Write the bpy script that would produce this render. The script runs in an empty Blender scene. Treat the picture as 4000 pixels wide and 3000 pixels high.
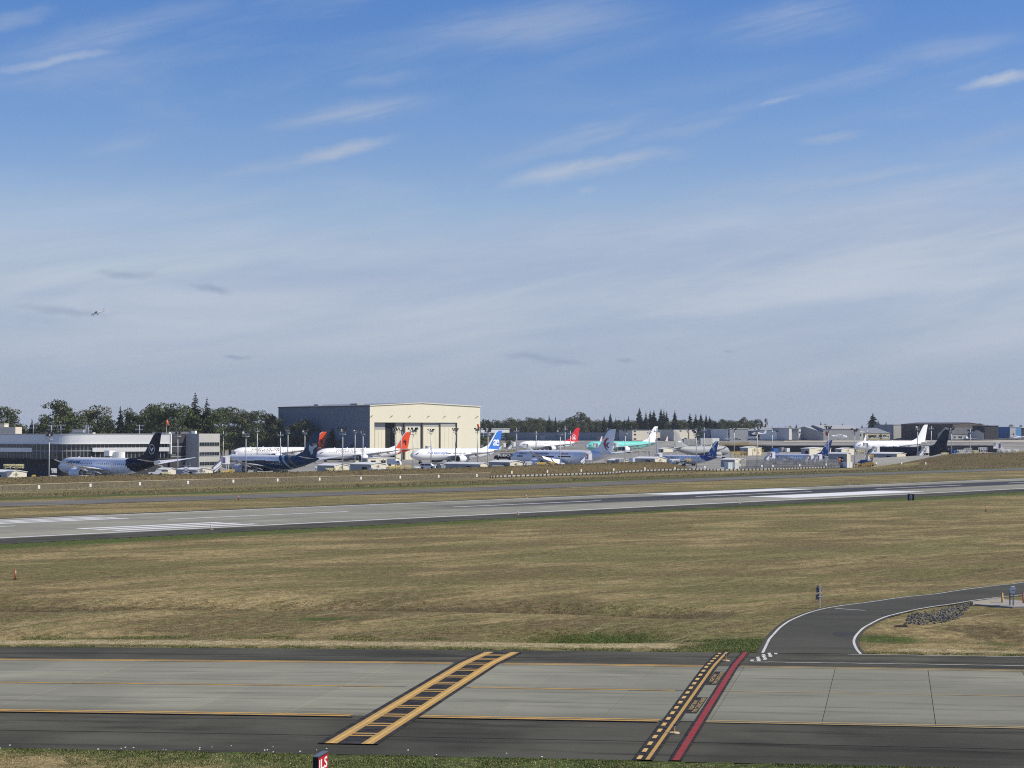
import bpy, math, random
import numpy as np
R=math.radians
random.seed(7)
rng=np.random.default_rng(11)
sc=bpy.context.scene
col=sc.collection
# ------------------------------------------------------------------ camera
HAZE=0.00004
CAM_Z=13.7; FPX=7857.0; PITCH=math.atan(186/FPX)
cam=bpy.data.cameras.new('camera'); camo=bpy.data.objects.new('camera',cam); col.objects.link(camo)
cam.sensor_fit='HORIZONTAL'; cam.sensor_width=36.0; cam.lens=FPX/4000*36.0
cam.clip_start=0.5; cam.clip_end=250000
camo.location=(0,0,CAM_Z); camo.rotation_euler=(math.pi/2+PITCH,0,0)
sc.camera=camo
# ------------------------------------------------------------------ light and sky
SUN_AZ=R(92)      # clockwise from the camera's forward (+Y) towards +X
SUN_EL=R(40)
sun=bpy.data.lights.new('sun','SUN'); suno=bpy.data.objects.new('sun',sun); col.objects.link(suno)
sun.energy=5.0; sun.angle=R(0.53); sun.color=(1.0,0.925,0.75)
sdir=(math.sin(SUN_AZ)*math.cos(SUN_EL),math.cos(SUN_AZ)*math.cos(SUN_EL),math.sin(SUN_EL))
from mathutils import Vector, Matrix, Euler
suno.rotation_euler=Vector(sdir).to_track_quat('Z','Y').to_euler()
world=bpy.data.worlds.new('World'); sc.world=world; world.use_nodes=True
sc.view_settings.view_transform='Standard'; sc.view_settings.look='None'
sc.view_settings.exposure=0.0; sc.view_settings.gamma=1.0; sc.view_settings.use_curve_mapping=False
sc.cycles.max_bounces=6; sc.cycles.diffuse_bounces=2; sc.cycles.glossy_bounces=3
sc.cycles.transmission_bounces=3; sc.cycles.volume_bounces=0; sc.cycles.transparent_max_bounces=6
sc.cycles.filter_width=1.1; sc.cycles.caustics_reflective=False; sc.cycles.caustics_refractive=False
try:
    sc.cycles.use_denoising=False
except Exception: pass
VEIL0=(2.38,2.98,4.15); VEIL1=(3.65,4.02,4.68); VEIL2=(2.2,2.74,3.75); SCRAP=(1.65,2.12,3.1)
def build_world():
    nt=world.node_tree; nt.nodes.clear(); N=nt.nodes.new; L=nt.links.new
    out=N('ShaderNodeOutputWorld'); bg=N('ShaderNodeBackground'); bg.inputs[1].default_value=0.147
    sky=N('ShaderNodeTexSky'); sky.sky_type='NISHITA'; sky.sun_disc=False
    sky.sun_elevation=SUN_EL; sky.sun_rotation=SUN_AZ; sky.altitude=180; sky.air_density=1.0; sky.dust_density=0.4; sky.ozone_density=2.5
    tc=N('ShaderNodeTexCoord'); sep=N('ShaderNodeSeparateXYZ'); L(tc.outputs['Generated'],sep.inputs[0])
    hs=N('ShaderNodeHueSaturation'); hs.inputs['Hue'].default_value=0.515; hs.inputs['Saturation'].default_value=1.45; hs.inputs['Value'].default_value=0.70
    L(sky.outputs[0],hs.inputs['Color'])
    tint=N('ShaderNodeMix'); tint.data_type='RGBA'; tint.blend_type='MULTIPLY'; tint.inputs[0].default_value=1.0; L(hs.outputs['Color'],tint.inputs[6]); tint.inputs[7].default_value=(1.40,1.13,1.12,1)
    def noise(rotx,sx,sz,scale,detail,rough,dist,w=0.0,off=0.0):
        mp=N('ShaderNodeMapping'); mp.vector_type='POINT'
        mp.inputs['Rotation'].default_value=(0,R(rotx),0); mp.inputs['Scale'].default_value=(sx,1,sz); mp.inputs['Location'].default_value=(off,w,off*.7)
        # rotate first, then stretch across the streaks
        m0=N('ShaderNodeMapping'); m0.inputs['Rotation'].default_value=(0,R(rotx),0); L(tc.outputs['Generated'],m0.inputs[0])
        mp.inputs['Rotation'].default_value=(0,0,0); L(m0.outputs[0],mp.inputs[0])
        n=N('ShaderNodeTexNoise'); n.inputs['Scale'].default_value=scale; n.inputs['Detail'].default_value=detail; n.inputs['Roughness'].default_value=rough; n.inputs['Distortion'].default_value=dist
        L(mp.outputs[0],n.inputs['Vector']); return n.outputs['Fac']
    def mr(x,a,b,c,d,smooth=True):
        m=N('ShaderNodeMapRange'); m.interpolation_type='SMOOTHSTEP' if smooth else 'LINEAR'
        L(x,m.inputs[0]); m.inputs[1].default_value=a; m.inputs[2].default_value=b; m.inputs[3].default_value=c; m.inputs[4].default_value=d; return m.outputs[0]
    def math_(op,a,b):
        m=N('ShaderNodeMath'); m.operation=op
        for i,x in enumerate((a,b)):
            if isinstance(x,(int,float)): m.inputs[i].default_value=x
            else: L(x,m.inputs[i])
        return m.outputs[0]
    def mix(f,a,b):
        m=N('ShaderNodeMix'); m.data_type='RGBA'
        L(f,m.inputs[0])
        for i,x in ((6,a),(7,b)):
            if isinstance(x,tuple): m.inputs[i].default_value=(*x,1)
            else: L(x,m.inputs[i])
        return m.outputs[2]
    z=sep.outputs['Z']
    yc=math_('MAXIMUM',sep.outputs['Y'],.05)
    cmb=N('ShaderNodeCombineXYZ'); L(math_('DIVIDE',sep.outputs['X'],yc),cmb.inputs[0]); L(math_('DIVIDE',z,yc),cmb.inputs[1])
    # ragged, wind-combed coordinates for the cirrus
    wn=N('ShaderNodeTexNoise'); wn.inputs['Scale'].default_value=26; wn.inputs['Detail'].default_value=5; wn.inputs['Roughness'].default_value=.6; L(cmb.outputs[0],wn.inputs['Vector'])
    wv=N('ShaderNodeVectorMath'); wv.operation='SUBTRACT'; L(wn.outputs['Color'],wv.inputs[0]); wv.inputs[1].default_value=(.5,.5,.5)
    ws=N('ShaderNodeVectorMath'); ws.operation='MULTIPLY'; L(wv.outputs[0],ws.inputs[0]); ws.inputs[1].default_value=(.030,.011,0)
    wa=N('ShaderNodeVectorMath'); wa.operation='ADD'; L(cmb.outputs[0],wa.inputs[0]); L(ws.outputs[0],wa.inputs[1])
    def stroke(px,py,hl,ht,ang,k):
        mp=N('ShaderNodeMapping'); mp.vector_type='TEXTURE'; L(wa.outputs[0],mp.inputs[0])
        mp.inputs['Location'].default_value=((px-2000)/FPX,(1686-py)/FPX,0); mp.inputs['Rotation'].default_value=(0,0,R(ang)); mp.inputs['Scale'].default_value=(hl/FPX*1.5,ht/FPX*1.6,1)
        ln=N('ShaderNodeVectorMath'); ln.operation='LENGTH'; L(mp.outputs[0],ln.inputs[0])
        return mr(ln.outputs['Value'],.0,1.0,min(.95,k*1.35),0)
    STK=[(1365,434,330,44,9,.42),(1320,588,230,27,14,.62),(940,690,300,44,14,.40),(2300,650,310,34,11,.70),(2240,540,330,42,17,.36),(3245,537,130,20,8,.62),(2080,95,480,85,6,.36),(3925,304,150,24,12,.60),(450,110,470,60,15,.25),(200,240,260,22,10,.36),(490,545,210,40,14,.18),(3100,75,330,80,8,.30),(3250,715,640,34,10,.42),(3330,300,360,40,14,.20),(3060,388,95,14,14,.42),(40,72,140,34,12,.28),(2750,470,420,30,16,.20),(1500,300,160,28,12,.24),(2300,740,60,14,6,.3),(3700,190,300,50,12,.22),(700,820,600,60,5,.30),(3800,560,350,45,13,.30)]
    cl=None
    for a in STK:
        v=stroke(*a); cl=v if cl is None else math_('MAXIMUM',cl,v)
    fib=noise(12,3,34,3.2,6,.66,.5,off=1.7)
    cl=math_('MULTIPLY',cl,mr(fib,.30,.62,.30,1.15))
    gen=math_('MULTIPLY',mr(noise(12,1.5,9,2.4,5,.62,.5,off=7.9),.50,.80,0,1),.32)
    # thin veil thickening towards the skyline, its ragged upper edge tilted by the wind
    big=noise(9,1.5,7,2.6,5,.58,.5,off=.6)
    zt=math_('ADD',z,math_('MULTIPLY',math_('SUBTRACT',big,.5),.10))
    zt=math_('SUBTRACT',zt,math_('MULTIPLY',sep.outputs['X'],.05))
    veil=mr(zt,.080,.142,.90,.0)
    m1=math_('MAXIMUM',veil,math_('MAXIMUM',cl,gen))
    lowfib=mr(noise(8,2,14,2.2,6,.62,.5,off=9.1),.34,.70,.05,.85)
    vcol=mix(lowfib,VEIL0,VEIL1)
    vcol=mix(mr(z,.0,.075,.85,.0),vcol,VEIL2)
    c=mix(m1,tint.outputs[2],vcol)
    scr=None
    for a in ((490,1063,120,15,-3,.33),(815,1128,70,15,-8,.38),(270,1212,190,16,-2,.33),(2090,1400,130,13,-5,.33),(2200,1418,110,11,-4,.33),(935,1392,50,9,-2,.4),(2425,1412,40,9,0,.35),(2850,1380,30,6,0,.3)):
        v=stroke(*a); scr=v if scr is None else math_('MAXIMUM',scr,v)
    c=mix(scr,c,SCRAP)
    L(c,bg.inputs[0]); L(bg.outputs[0],out.inputs[0])
build_world()
# ------------------------------------------------------------------ frames of reference
def smooth(x,a,b):
    t=np.clip((np.asarray(x,float)-a)/(b-a),0,1); return t*t*(3-2*t)
PHI=R(10.75); TT=(math.cos(PHI),-math.sin(PHI)); TN=(math.sin(PHI),math.cos(PHI))   # taxiway: along s, across n
THR=R(40); RU=(math.sin(THR),math.cos(THR)); RV=(-math.cos(THR),math.sin(THR))       # runway: along u, across v
def sn(x,y): return x*TT[0]+y*TT[1], x*TN[0]+y*TN[1]
def xy_sn(s,n): return s*TT[0]+n*TN[0], s*TT[1]+n*TN[1]
def uv(x,y): return x*RU[0]+y*RU[1], x*RV[0]+y*RV[1]
def xy_uv(u,v): return u*RU[0]+v*RV[0], u*RU[1]+v*RV[1]
_WIG={}
def wig(x,y,sc_,seed):
    if seed not in _WIG:
        r=np.random.default_rng(seed); w=[]
        for i in range(7):
            a=r.uniform(0,6.28); w.append((math.cos(a),math.sin(a),sc_*r.uniform(.5,1.9),r.uniform(0,6.28),i))
        _WIG[seed]=np.array(w).T
    c,s_,k,p,i=_WIG[seed]; x=np.asarray(x)[...,None]; y=np.asarray(y)[...,None]
    return np.sin((x*c+y*s_)*k+p+1.3*np.sin((x*s_-y*c)*k*.6+i)).sum(-1)/7*1.6
APRON_PTS=np.array([(-145,726,-3.9),(-130,785,-3.3),(-160,1000,-3.3),(-75,1150,-3.9),(-25,1040,-2.7),(25,870,-1.9),(-95,1205,-3.8),(-20,1300,-2.5),(20,1500,-2.0),(70,1470,-2.0),(88,1000,-4.3),(95,1130,-1.0),(140,1000,-3.3),(190,1340,-.1),(200,1000,-.4),(-200,740,-3.9),(250,1000,-.3),(-150,560,-3.0),(-60,600,-2.8),(50,760,-2.6)])
def z_apron(x,y):
    w=1/((x[...,None]-APRON_PTS[:,0])**2+((y[...,None]-APRON_PTS[:,1])*.6)**2+900.0)
    return (w*APRON_PTS[:,2]).sum(-1)/w.sum(-1)
def Z(x,y):
    x=np.asarray(x,float); y=np.asarray(y,float)
    s,n=sn(x,y); u,v=uv(x,y)
    sc_=np.clip(s,-110,45); zt=.007*sc_-8e-5*sc_*sc_
    w=1-smooth(n,129,190)
    z=zt*w
    drop=.03*np.clip(n-118.5,0,10.4); z=z-drop*(1-smooth(n,131,150))
    # drainage ditch in the infield, and the green hollow beside the taxiway
    lip=np.interp(s,[-90,-70,-43,-30,-20,-8],[150,150.5,152.4,151.6,149.4,147.5]); q=n-lip
    z=z-1.15*smooth(q,-.2,1.6)*(1-smooth(q,2.2,11.5))*(1-smooth(s,-22,-9))*(.75+.25*np.sin(s*.23+.5))
    z=z-.34*np.exp(-((n-136.6-.5*np.sin(s*.21))/1.9)**2)*(1-smooth(s,-36,-27))*(.55+.45*np.sin(s*.17))
    z=z-1.05*np.exp(-((n-138.2)/2.7)**2-((s+21.0)/6.0)**2)
    inf=smooth(n,130,138)*(1-smooth(v,190,203))
    z=z+inf*(.10*wig(x,y,.16,5)+.05*wig(x*.5,y,.5,6))
    # island between the road and the taxiway sinks to a hollow
    isl=np.exp(-((s-9.5)/7.0)**2-((n-142)/6.5)**2)
    z=z-.7*isl
    # beyond the runway
    z=z-1.0*smooth(v,345,398)*(1-smooth(u,690,760))
    za=z_apron(x,y)
    crest=1.70+.9*smooth(u,450,620)+.12*wig(x,y,.12,8)
    b1=smooth(v,415,433)*(1-smooth(v,440,452))*(1-smooth(u,600,622))
    z=z+b1*(crest-z)
    b2=smooth(v,352,396)*(1-smooth(v,404,420))*smooth(u,715,778)
    z=z+b2*(4.4+.25*smooth(u,820,900)-z)
    ap=smooth(v,442,453)
    z=z+ap*(za-z)*(1-b1)*(1-b2)
    # high ground behind the ramp on the right
    ang=x/np.maximum(y,1.0)
    far_=smooth(y+0*x,1560-70*smooth(ang,.07,.12),1650-95*smooth(ang,.07,.12))*smooth(ang,-.022,-.010)
    hi=5.9-.5*smooth(ang,.06,.12)+1.6*smooth(y,1560,1950)*smooth(ang,.05,.12)
    z=z+far_*(hi-z)
    # fine bumps on the banks
    z=z+.10*wig(x,y,.5,9)*np.maximum(b1*(1-smooth(v,418,426)),b2*.8)
    return z
def Z1(x,y): return float(Z(np.array([x]),np.array([y]))[0])
CP,SP=math.cos(PITCH),math.sin(PITCH)
def ray(px,py):
    a=(px-2000)/FPX; b=-(py-1500)/FPX
    return (a,CP-b*SP,SP+b*CP)
def at(px,py,z=None):
    """point of the ground (or of the level z) seen at a place of the photograph"""
    d=ray(px,py); zz=0.0 if z is None else z
    k=(CAM_Z-zz)/-d[2]
    if z is None:
        for _ in range(9):
            k=.35*k+.65*(CAM_Z-Z1(d[0]*k,d[1]*k))/-d[2]
    return Vector((d[0]*k,d[1]*k,CAM_Z+d[2]*k))
def atd(px,py,dist):
    d=ray(px,py); k=dist/d[1]; return Vector((d[0]*k,dist,CAM_Z+d[2]*k))
def zat(py,dist):
    d=ray(2000,py); return CAM_Z+d[2]*dist/d[1]
# ------------------------------------------------------------------ mesh and object helpers
class MB:
    def __init__(s): s.v=[]; s.f=[]; s.m=[]
    def add(s,vs,fs,mi=0):
        o=len(s.v); s.v.extend([tuple(p) for p in vs]); s.f.extend([tuple(i+o for i in f) for f in fs]); s.m.extend([mi]*len(fs)); return s
    def poly(s,pts,mi=0): return s.add(pts,[tuple(range(len(pts)))],mi)
    def box(s,x,y,z,sx,sy,sz,mi=0,rz=0.0,taper=1.0):
        """z is the underside"""
        c,q=math.cos(rz),math.sin(rz); vs=[]
        for k,t in ((0,1.0),(1,taper)):
            for a,b in ((-1,-1),(1,-1),(1,1),(-1,1)):
                dx,dy=a*sx/2*t,b*sy/2*t; vs.append((x+dx*c-dy*q,y+dx*q+dy*c,z+k*sz))
        return s.add(vs,[(3,2,1,0),(4,5,6,7),(0,1,5,4),(1,2,6,5),(2,3,7,6),(3,0,4,7)],mi)
    def hexa(s,lo,hi,mi=0):
        return s.add(list(lo)+list(hi),[(3,2,1,0),(4,5,6,7),(0,1,5,4),(1,2,6,5),(2,3,7,6),(3,0,4,7)],mi)
    def cyl(s,p0,p1,r0,r1=None,n=8,mi=0,cap=True):
        r1=r0 if r1 is None else r1
        p0,p1=Vector(p0),Vector(p1); d=(p1-p0).normalized()
        a=d.orthogonal().normalized(); b=d.cross(a)
        vs=[]
        for p,r in ((p0,r0),(p1,r1)):
            for i in range(n):
                t=2*math.pi*i/n; vs.append(p+a*(r*math.cos(t))+b*(r*math.sin(t)))
        fs=[(i,(i+1)%n,n+(i+1)%n,n+i) for i in range(n)]
        if cap: fs+= [tuple(range(n-1,-1,-1)),tuple(range(n,2*n))]
        return s.add(vs,fs,mi)
    def bar(s,p0,p1,w,h,mi=0):
        p0,p1=Vector(p0),Vector(p1); d=(p1-p0).normalized()
        up=Vector((0,0,1)) if abs(d.z)<.95 else Vector((0,1,0))
        a=d.cross(up).normalized()*w/2; b=a.cross(d).normalized()*h/2
        lo=[p0-a-b,p0+a-b,p0+a+b,p0-a+b]; hi=[p1-a-b,p1+a-b,p1+a+b,p1-a+b]
        return s.add(lo+hi,[(3,2,1,0),(4,5,6,7),(0,1,5,4),(1,2,6,5),(2,3,7,6),(3,0,4,7)],mi)
    def loft(s,rings,mi=0,cap0=True,cap1=True,mfun=None):
        n=len(rings[0]); o=len(s.v)
        for r in rings: s.v.extend([tuple(p) for p in r])
        for k in range(len(rings)-1):
            for i in range(n):
                j=(i+1)%n; f=(o+k*n+i,o+k*n+j,o+(k+1)*n+j,o+(k+1)*n+i); s.f.append(f)
                s.m.append(mfun(f) if mfun else mi)
        if cap0: s.f.append(tuple(o+i for i in range(n-1,-1,-1))); s.m.append(mfun(s.f[-1]) if mfun else mi)
        if cap1: s.f.append(tuple(o+(len(rings)-1)*n+i for i in range(n))); s.m.append(mfun(s.f[-1]) if mfun else mi)
        return s
    def mesh(s,name,mats,smooth_=False):
        me=bpy.data.meshes.new(name); me.from_pydata(s.v,[],s.f)
        for m in (mats if isinstance(mats,(list,tuple)) else [mats]): me.materials.append(m)
        if any(s.m): me.polygons.foreach_set('material_index',s.m)
        if smooth_: me.polygons.foreach_set('use_smooth',[True]*len(s.f))
        me.update(); return me
    def build(s,name,mats,parent=None,loc=None,rz=0.0,smooth_=False):
        return link(name,s.mesh(name,mats,smooth_),parent,loc,rz)
def link(name,data,parent=None,loc=None,rz=0.0):
    o=bpy.data.objects.new(name,data); col.objects.link(o)
    if parent is not None: o.parent=parent
    if loc is not None: o.location=loc
    if rz: o.rotation_euler=(0,0,rz)
    return o
def tag(o,label=None,cat=None,group=None,kind=None):
    if label: o['label']=label
    if cat: o['category']=cat
    if group: o['group']=group
    if kind: o['kind']=kind
    return o
def thing(name,label,cat,loc=(0,0,0),rz=0.0,group=None):
    o=bpy.data.objects.new(name,None); col.objects.link(o); o.location=loc; o.rotation_euler=(0,0,rz); o.empty_display_size=.5
    return tag(o,label,cat,group)
def kids(o): return [c for c in ALLKIDS.get(o.name,[])]
ALLKIDS={}
def copy_tree(o,parent=None):
    c=o.copy(); col.objects.link(c)
    if parent is not None: c.parent=parent
    for ch in o.children: copy_tree(ch,c)
    return c
ORD=['','first','second','third','fourth','fifth','sixth','seventh','eighth','ninth','tenth','eleventh','twelfth','thirteenth','fourteenth','fifteenth','sixteenth','seventeenth','eighteenth','nineteenth','twentieth']
def ordn(i):
    if i<=20: return ORD[i]
    t={2:'twenty',3:'thirty',4:'forty',5:'fifty',6:'sixty',7:'seventy',8:'eighty',9:'ninety'}
    if i%10==0: return {2:'twentieth',3:'thirtieth',4:'fortieth',5:'fiftieth',6:'sixtieth',7:'seventieth',8:'eightieth',9:'ninetieth'}[i//10]
    return t[i//10]+'-'+ORD[i%10]
# ------------------------------------------------------------------ materials
MATS={}
def M(name,c,rough=.6,metal=0.0,var=.07,scale=1.5,bump=0.0,spec=.3,coat=0.0,stretch=(1,1,1)):
    if name in MATS: return MATS[name]
    m=bpy.data.materials.new(name); m.use_nodes=True; MATS[name]=m
    nt=m.node_tree; b=nt.nodes['Principled BSDF']; N=nt.nodes.new; L=nt.links.new
    b.inputs['Roughness'].default_value=rough; b.inputs['Metallic'].default_value=metal
    b.inputs['Specular IOR Level'].default_value=spec
    if coat: b.inputs['Coat Weight'].default_value=coat; b.inputs['Coat Roughness'].default_value=.08
    tc=N('ShaderNodeTexCoord'); mp=N('ShaderNodeMapping'); mp.inputs['Scale'].default_value=stretch; L(tc.outputs['Object'],mp.inputs[0])
    n=N('ShaderNodeTexNoise'); n.inputs['Scale'].default_value=scale; n.inputs['Detail'].default_value=4; L(mp.outputs[0],n.inputs['Vector'])
    mx=N('ShaderNodeMix'); mx.data_type='RGBA'; L(n.outputs['Fac'],mx.inputs[0])
    lo=tuple(max(0,x*(1-var*2)) for x in c); hi=tuple(min(1,x*(1+var*2)) for x in c)
    mx.inputs[6].default_value=(*lo,1); mx.inputs[7].default_value=(*hi,1)
    L(mx.outputs[2],b.inputs['Base Color'])
    if bump:
        bp=N('ShaderNodeBump'); bp.inputs['Strength'].default_value=bump; bp.inputs['Distance'].default_value=.05; L(n.outputs['Fac'],bp.inputs['Height']); L(bp.outputs[0],b.inputs['Normal'])
    return m
# ------------------------------------------------------------------ ground materials
def node_kit(m):
    nt=m.node_tree; N=nt.nodes.new; L=nt.links.new
    def noise(vec,scale,detail=4,rough=.55,dist=0.0,stretch=None):
        if stretch:
            mp=N('ShaderNodeMapping'); mp.inputs['Scale'].default_value=stretch[:3]
            if len(stretch)>3: 
                m0=N('ShaderNodeMapping'); m0.inputs['Rotation'].default_value=(0,0,stretch[3]); L(vec,m0.inputs[0]); vec=m0.outputs[0]
            L(vec,mp.inputs[0]); vec=mp.outputs[0]
        n=N('ShaderNodeTexNoise'); n.inputs['Scale'].default_value=scale; n.inputs['Detail'].default_value=detail; n.inputs['Roughness'].default_value=rough; n.inputs['Distortion'].default_value=dist
        L(vec,n.inputs['Vector']); return n.outputs['Fac']
    def mr(x,a,b,c=0,d=1):
        q=N('ShaderNodeMapRange'); q.interpolation_type='SMOOTHSTEP'; L(x,q.inputs[0])
        for i,k in enumerate((a,b,c,d)): q.inputs[i+1].default_value=k
        return q.outputs[0]
    def mt(op,a,b=0.0):
        q=N('ShaderNodeMath'); q.operation=op
        for i,x in enumerate((a,b)):
            if isinstance(x,(int,float)): q.inputs[i].default_value=x
            else: L(x,q.inputs[i])
        return q.outputs[0]
    def mix(f,a,b,blend='MIX'):
        q=N('ShaderNodeMix'); q.data_type='RGBA'; q.blend_type=blend
        if isinstance(f,(int,float)): q.inputs[0].default_value=f
        else: L(f,q.inputs[0])
        for i,x in ((6,a),(7,b)):
            if isinstance(x,tuple): q.inputs[i].default_value=(*x,1)
            else: L(x,q.inputs[i])
        return q.outputs[2]
    return nt,N,L,noise,mr,mt,mix
def new_mat(name):
    m=bpy.data.materials.new(name); m.use_nodes=True; MATS[name]=m; return m
def grass_mat():
    m=new_mat('dry_grass'); nt,N,L,noise,mr,mt,mix=node_kit(m)
    b=nt.nodes['Principled BSDF']; b.inputs['Roughness'].default_value=.95; b.inputs['Specular IOR Level'].default_value=.1
    g=N('ShaderNodeNewGeometry'); P=g.outputs['Position']
    at_=N('ShaderNodeAttribute'); at_.attribute_name='green'; green=at_.outputs['Fac']
    a2=N('ShaderNodeAttribute'); a2.attribute_name='pale'; pale=a2.outputs['Fac']
    patch=noise(P,.055,5,.62,.5,(.8,1.7,1,R(-35)))
    patch2=noise(P,.31,5,.65,.3,(.5,1.6,1,R(-45)))
    mow=noise(P,.9,4,.65,.25,(.10,1.5,1,R(-50)))
    fine=noise(P,5.5,6,.75)
    vf=noise(P,26,4,.8)
    tan=(.345,.270,.130); brown=(.185,.142,.068); olive=(.178,.162,.062); straw=(.48,.405,.235); grn=(.098,.135,.030); dgrn=(.055,.082,.020)
    c=mix(mr(patch,.40,.57),tan,brown)
    c=mix(mt('MULTIPLY',mr(patch2,.46,.62),.7),c,olive)
    wide=noise(P,.020,4,.6,.8,(1,2.4,1,R(-40))); c=mix(mt('MULTIPLY',mr(wide,.47,.60),.62),c,(.160,.155,.058))
    drk=noise(P,.16,5,.7,.6,(.35,2.0,1,R(-50))); c=mix(mt('MULTIPLY',mr(drk,.58,.70),.8),c,(.105,.083,.042))
    c=mix(mt('MULTIPLY',mr(mow,.55,.72),.50),c,straw)
    c=mix(mt('MULTIPLY',mr(mt('ADD',pale,mt('MULTIPLY',mt('SUBTRACT',fine,.5),.8)),.3,.8),.75),c,straw)
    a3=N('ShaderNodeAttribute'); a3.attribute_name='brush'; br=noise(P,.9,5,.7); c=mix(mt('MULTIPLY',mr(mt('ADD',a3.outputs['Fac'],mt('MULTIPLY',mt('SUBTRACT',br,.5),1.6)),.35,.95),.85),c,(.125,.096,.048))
    gcol=mix(mr(fine,.3,.7),dgrn,grn)
    gf=mr(mt('ADD',green,mt('MULTIPLY',mt('SUBTRACT',mt('ADD',mt('MULTIPLY',fine,.6),mt('MULTIPLY',patch2,.4)),.5),1.5)),.30,.72)
    c=mix(mt('MULTIPLY',gf,.92),c,gcol)
    med=noise(P,1.5,5,.72,.2); c=mix(1.0,c,mix(mr(med,.34,.66),(.66,.65,.62),(1.30,1.30,1.32)),'MULTIPLY')
    # blades: light and dark flecks of real grass, two sizes
    c=mix(1.0,c,mix(mr(fine,.32,.70),(.66,.66,.66),(1.32,1.32,1.32)),'MULTIPLY')
    c=mix(1.0,c,mix(mr(vf,.30,.72),(.62,.62,.62),(1.34,1.34,1.34)),'MULTIPLY')
    L(c,b.inputs['Base Color'])
    bp=N('ShaderNodeBump'); bp.inputs['Strength'].default_value=.75; bp.inputs['Distance'].default_value=.20
    L(mt('ADD',mt('MULTIPLY',fine,.7),mt('MULTIPLY',vf,.3)),bp.inputs['Height']); L(bp.outputs[0],b.inputs['Normal'])
    return m
def paved_mat(name,c0,c1,rough=.85,stain=(.6,.6,.6),along=0.0,fine_amt=.22,sscale=.25,edges=None):
    m=new_mat(name); nt,N,L,noise,mr,mt,mix=node_kit(m)
    b=nt.nodes['Principled BSDF']; b.inputs['Roughness'].default_value=.95; b.inputs['Specular IOR Level'].default_value=.08
    g=N('ShaderNodeNewGeometry'); P=g.outputs['Position']
    oi=N('ShaderNodeObjectInfo')
    big=noise(P,.09,5,.6,.4,(1,1,1,0))
    st=noise(P,sscale,5,.62,.5,(.18,1.6,1,along))
    fine=noise(P,14,5,.8)
    c=mix(mr(big,.3,.7),c0,c1)
    c=mix(mr(st,.47,.72),c,stain,'MULTIPLY')
    if edges:
        dt=N('ShaderNodeVectorMath'); dt.operation='DOT_PRODUCT'; L(P,dt.inputs[0]); dt.inputs[1].default_value=(TN[0],TN[1],0)
        w=mt('ADD',dt.outputs['Value'],mt('MULTIPLY',mt('SUBTRACT',noise(P,.5,4,.6,.3,(.12,1.2,1,along)),.5),3.0))
        dirt=mt('MAXIMUM',mr(w,95.8,98.6,1,0),mr(w,116.4,118.6,0,.7)); c=mix(mt('MULTIPLY',dirt,.85),c,(.66,.66,.66),'MULTIPLY')
    wth=noise(P,.035,4,.65,1.2,(.6,1.6,1,along)); c=mix(mr(wth,.42,.64),c,(1.22,1.21,1.18),'MULTIPLY')
    c=mix(1.0,c,mix(fine,(1-fine_amt,)*3,(1+fine_amt,)*3),'MULTIPLY')
    c=mix(1.0,c,mix(oi.outputs['Random'],(.95,.95,.95),(1.05,1.05,1.05)),'MULTIPLY')
    L(c,b.inputs['Base Color'])
    bp=N('ShaderNodeBump'); bp.inputs['Strength'].default_value=.25; bp.inputs['Distance'].default_value=.02; L(fine,bp.inputs['Height']); L(bp.outputs[0],b.inputs['Normal'])
    return m
def paint_mat(name,c,wear=.35,base=(.2,.2,.19),along=0.0):
    m=new_mat(name); nt,N,L,noise,mr,mt,mix=node_kit(m)
    b=nt.nodes['Principled BSDF']; b.inputs['Roughness'].default_value=.9; b.inputs['Specular IOR Level'].default_value=.08
    g=N('ShaderNodeNewGeometry'); P=g.outputs['Position']
    n1=noise(P,2.5,6,.7,.3,(.5,1.4,1,along)); n2=noise(P,22,3,.7)
    c_=mix(mt('MULTIPLY',mr(mt('ADD',n1,mt('MULTIPLY',n2,.25)),.50,.80),wear),c,base)
    tr_=noise(P,1.1,4,.6,.2,(.08,2.2,1,along)); c_=mix(mt('MULTIPLY',mr(tr_,.58,.72),.32),c_,(.55,.53,.50),'MULTIPLY')
    c_=mix(1.0,c_,mix(n2,(.88,.88,.88),(1.1,1.1,1.1)),'MULTIPLY')
    L(c_,b.inputs['Base Color']); return m
GRASS=grass_mat()
CONC=paved_mat('taxi_concrete',(.205,.205,.164),(.250,.249,.199),.85,(.72,.72,.72),PHI,.16,.5,True)
ASPH=paved_mat('shoulder_asphalt',(.052,.051,.041),(.094,.092,.074),.85,(.52,.52,.52),PHI,.28,.35)
ROADM=paved_mat('road_asphalt',(.064,.063,.054),(.077,.076,.065),.85,(.8,.8,.8),PHI,.22,.3)
JOINT=M('joint_sealant',(.075,.072,.064),.9)
RWYM=paved_mat('runway_grooved_asphalt',(.218,.214,.180),(.266,.261,.220),.85,(.80,.80,.80),R(-50),.12,.12)
RUBBER=M('tyre_rubber_marks',(.028,.027,.031),.8)
PERIM=paved_mat('perimeter_asphalt',(.135,.13,.122),(.165,.16,.15),.9,(.8,.8,.8),0,.2)
APRM=paved_mat('apron_concrete',(.24,.235,.22),(.30,.292,.272),.85,(.68,.68,.68),0,.15,.06)
TANM=paved_mat('old_taxi_concrete',(.40,.375,.32),(.46,.43,.37),.9,(.85,.85,.85),0,.1,.05)
P_WHITE=paint_mat('white_runway_paint',(.78,.79,.80),.25,along=R(-50))
P_WHITE2=paint_mat('white_road_paint',(.66,.66,.63),.45,(.1,.1,.1))
P_YEL=paint_mat('yellow_taxi_paint',(.62,.36,.085),.7,(.22,.2,.17),PHI)
P_YEL2=paint_mat('pale_yellow_taxi_paint',(.50,.36,.16),.55,(.2,.2,.18),PHI)
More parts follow.
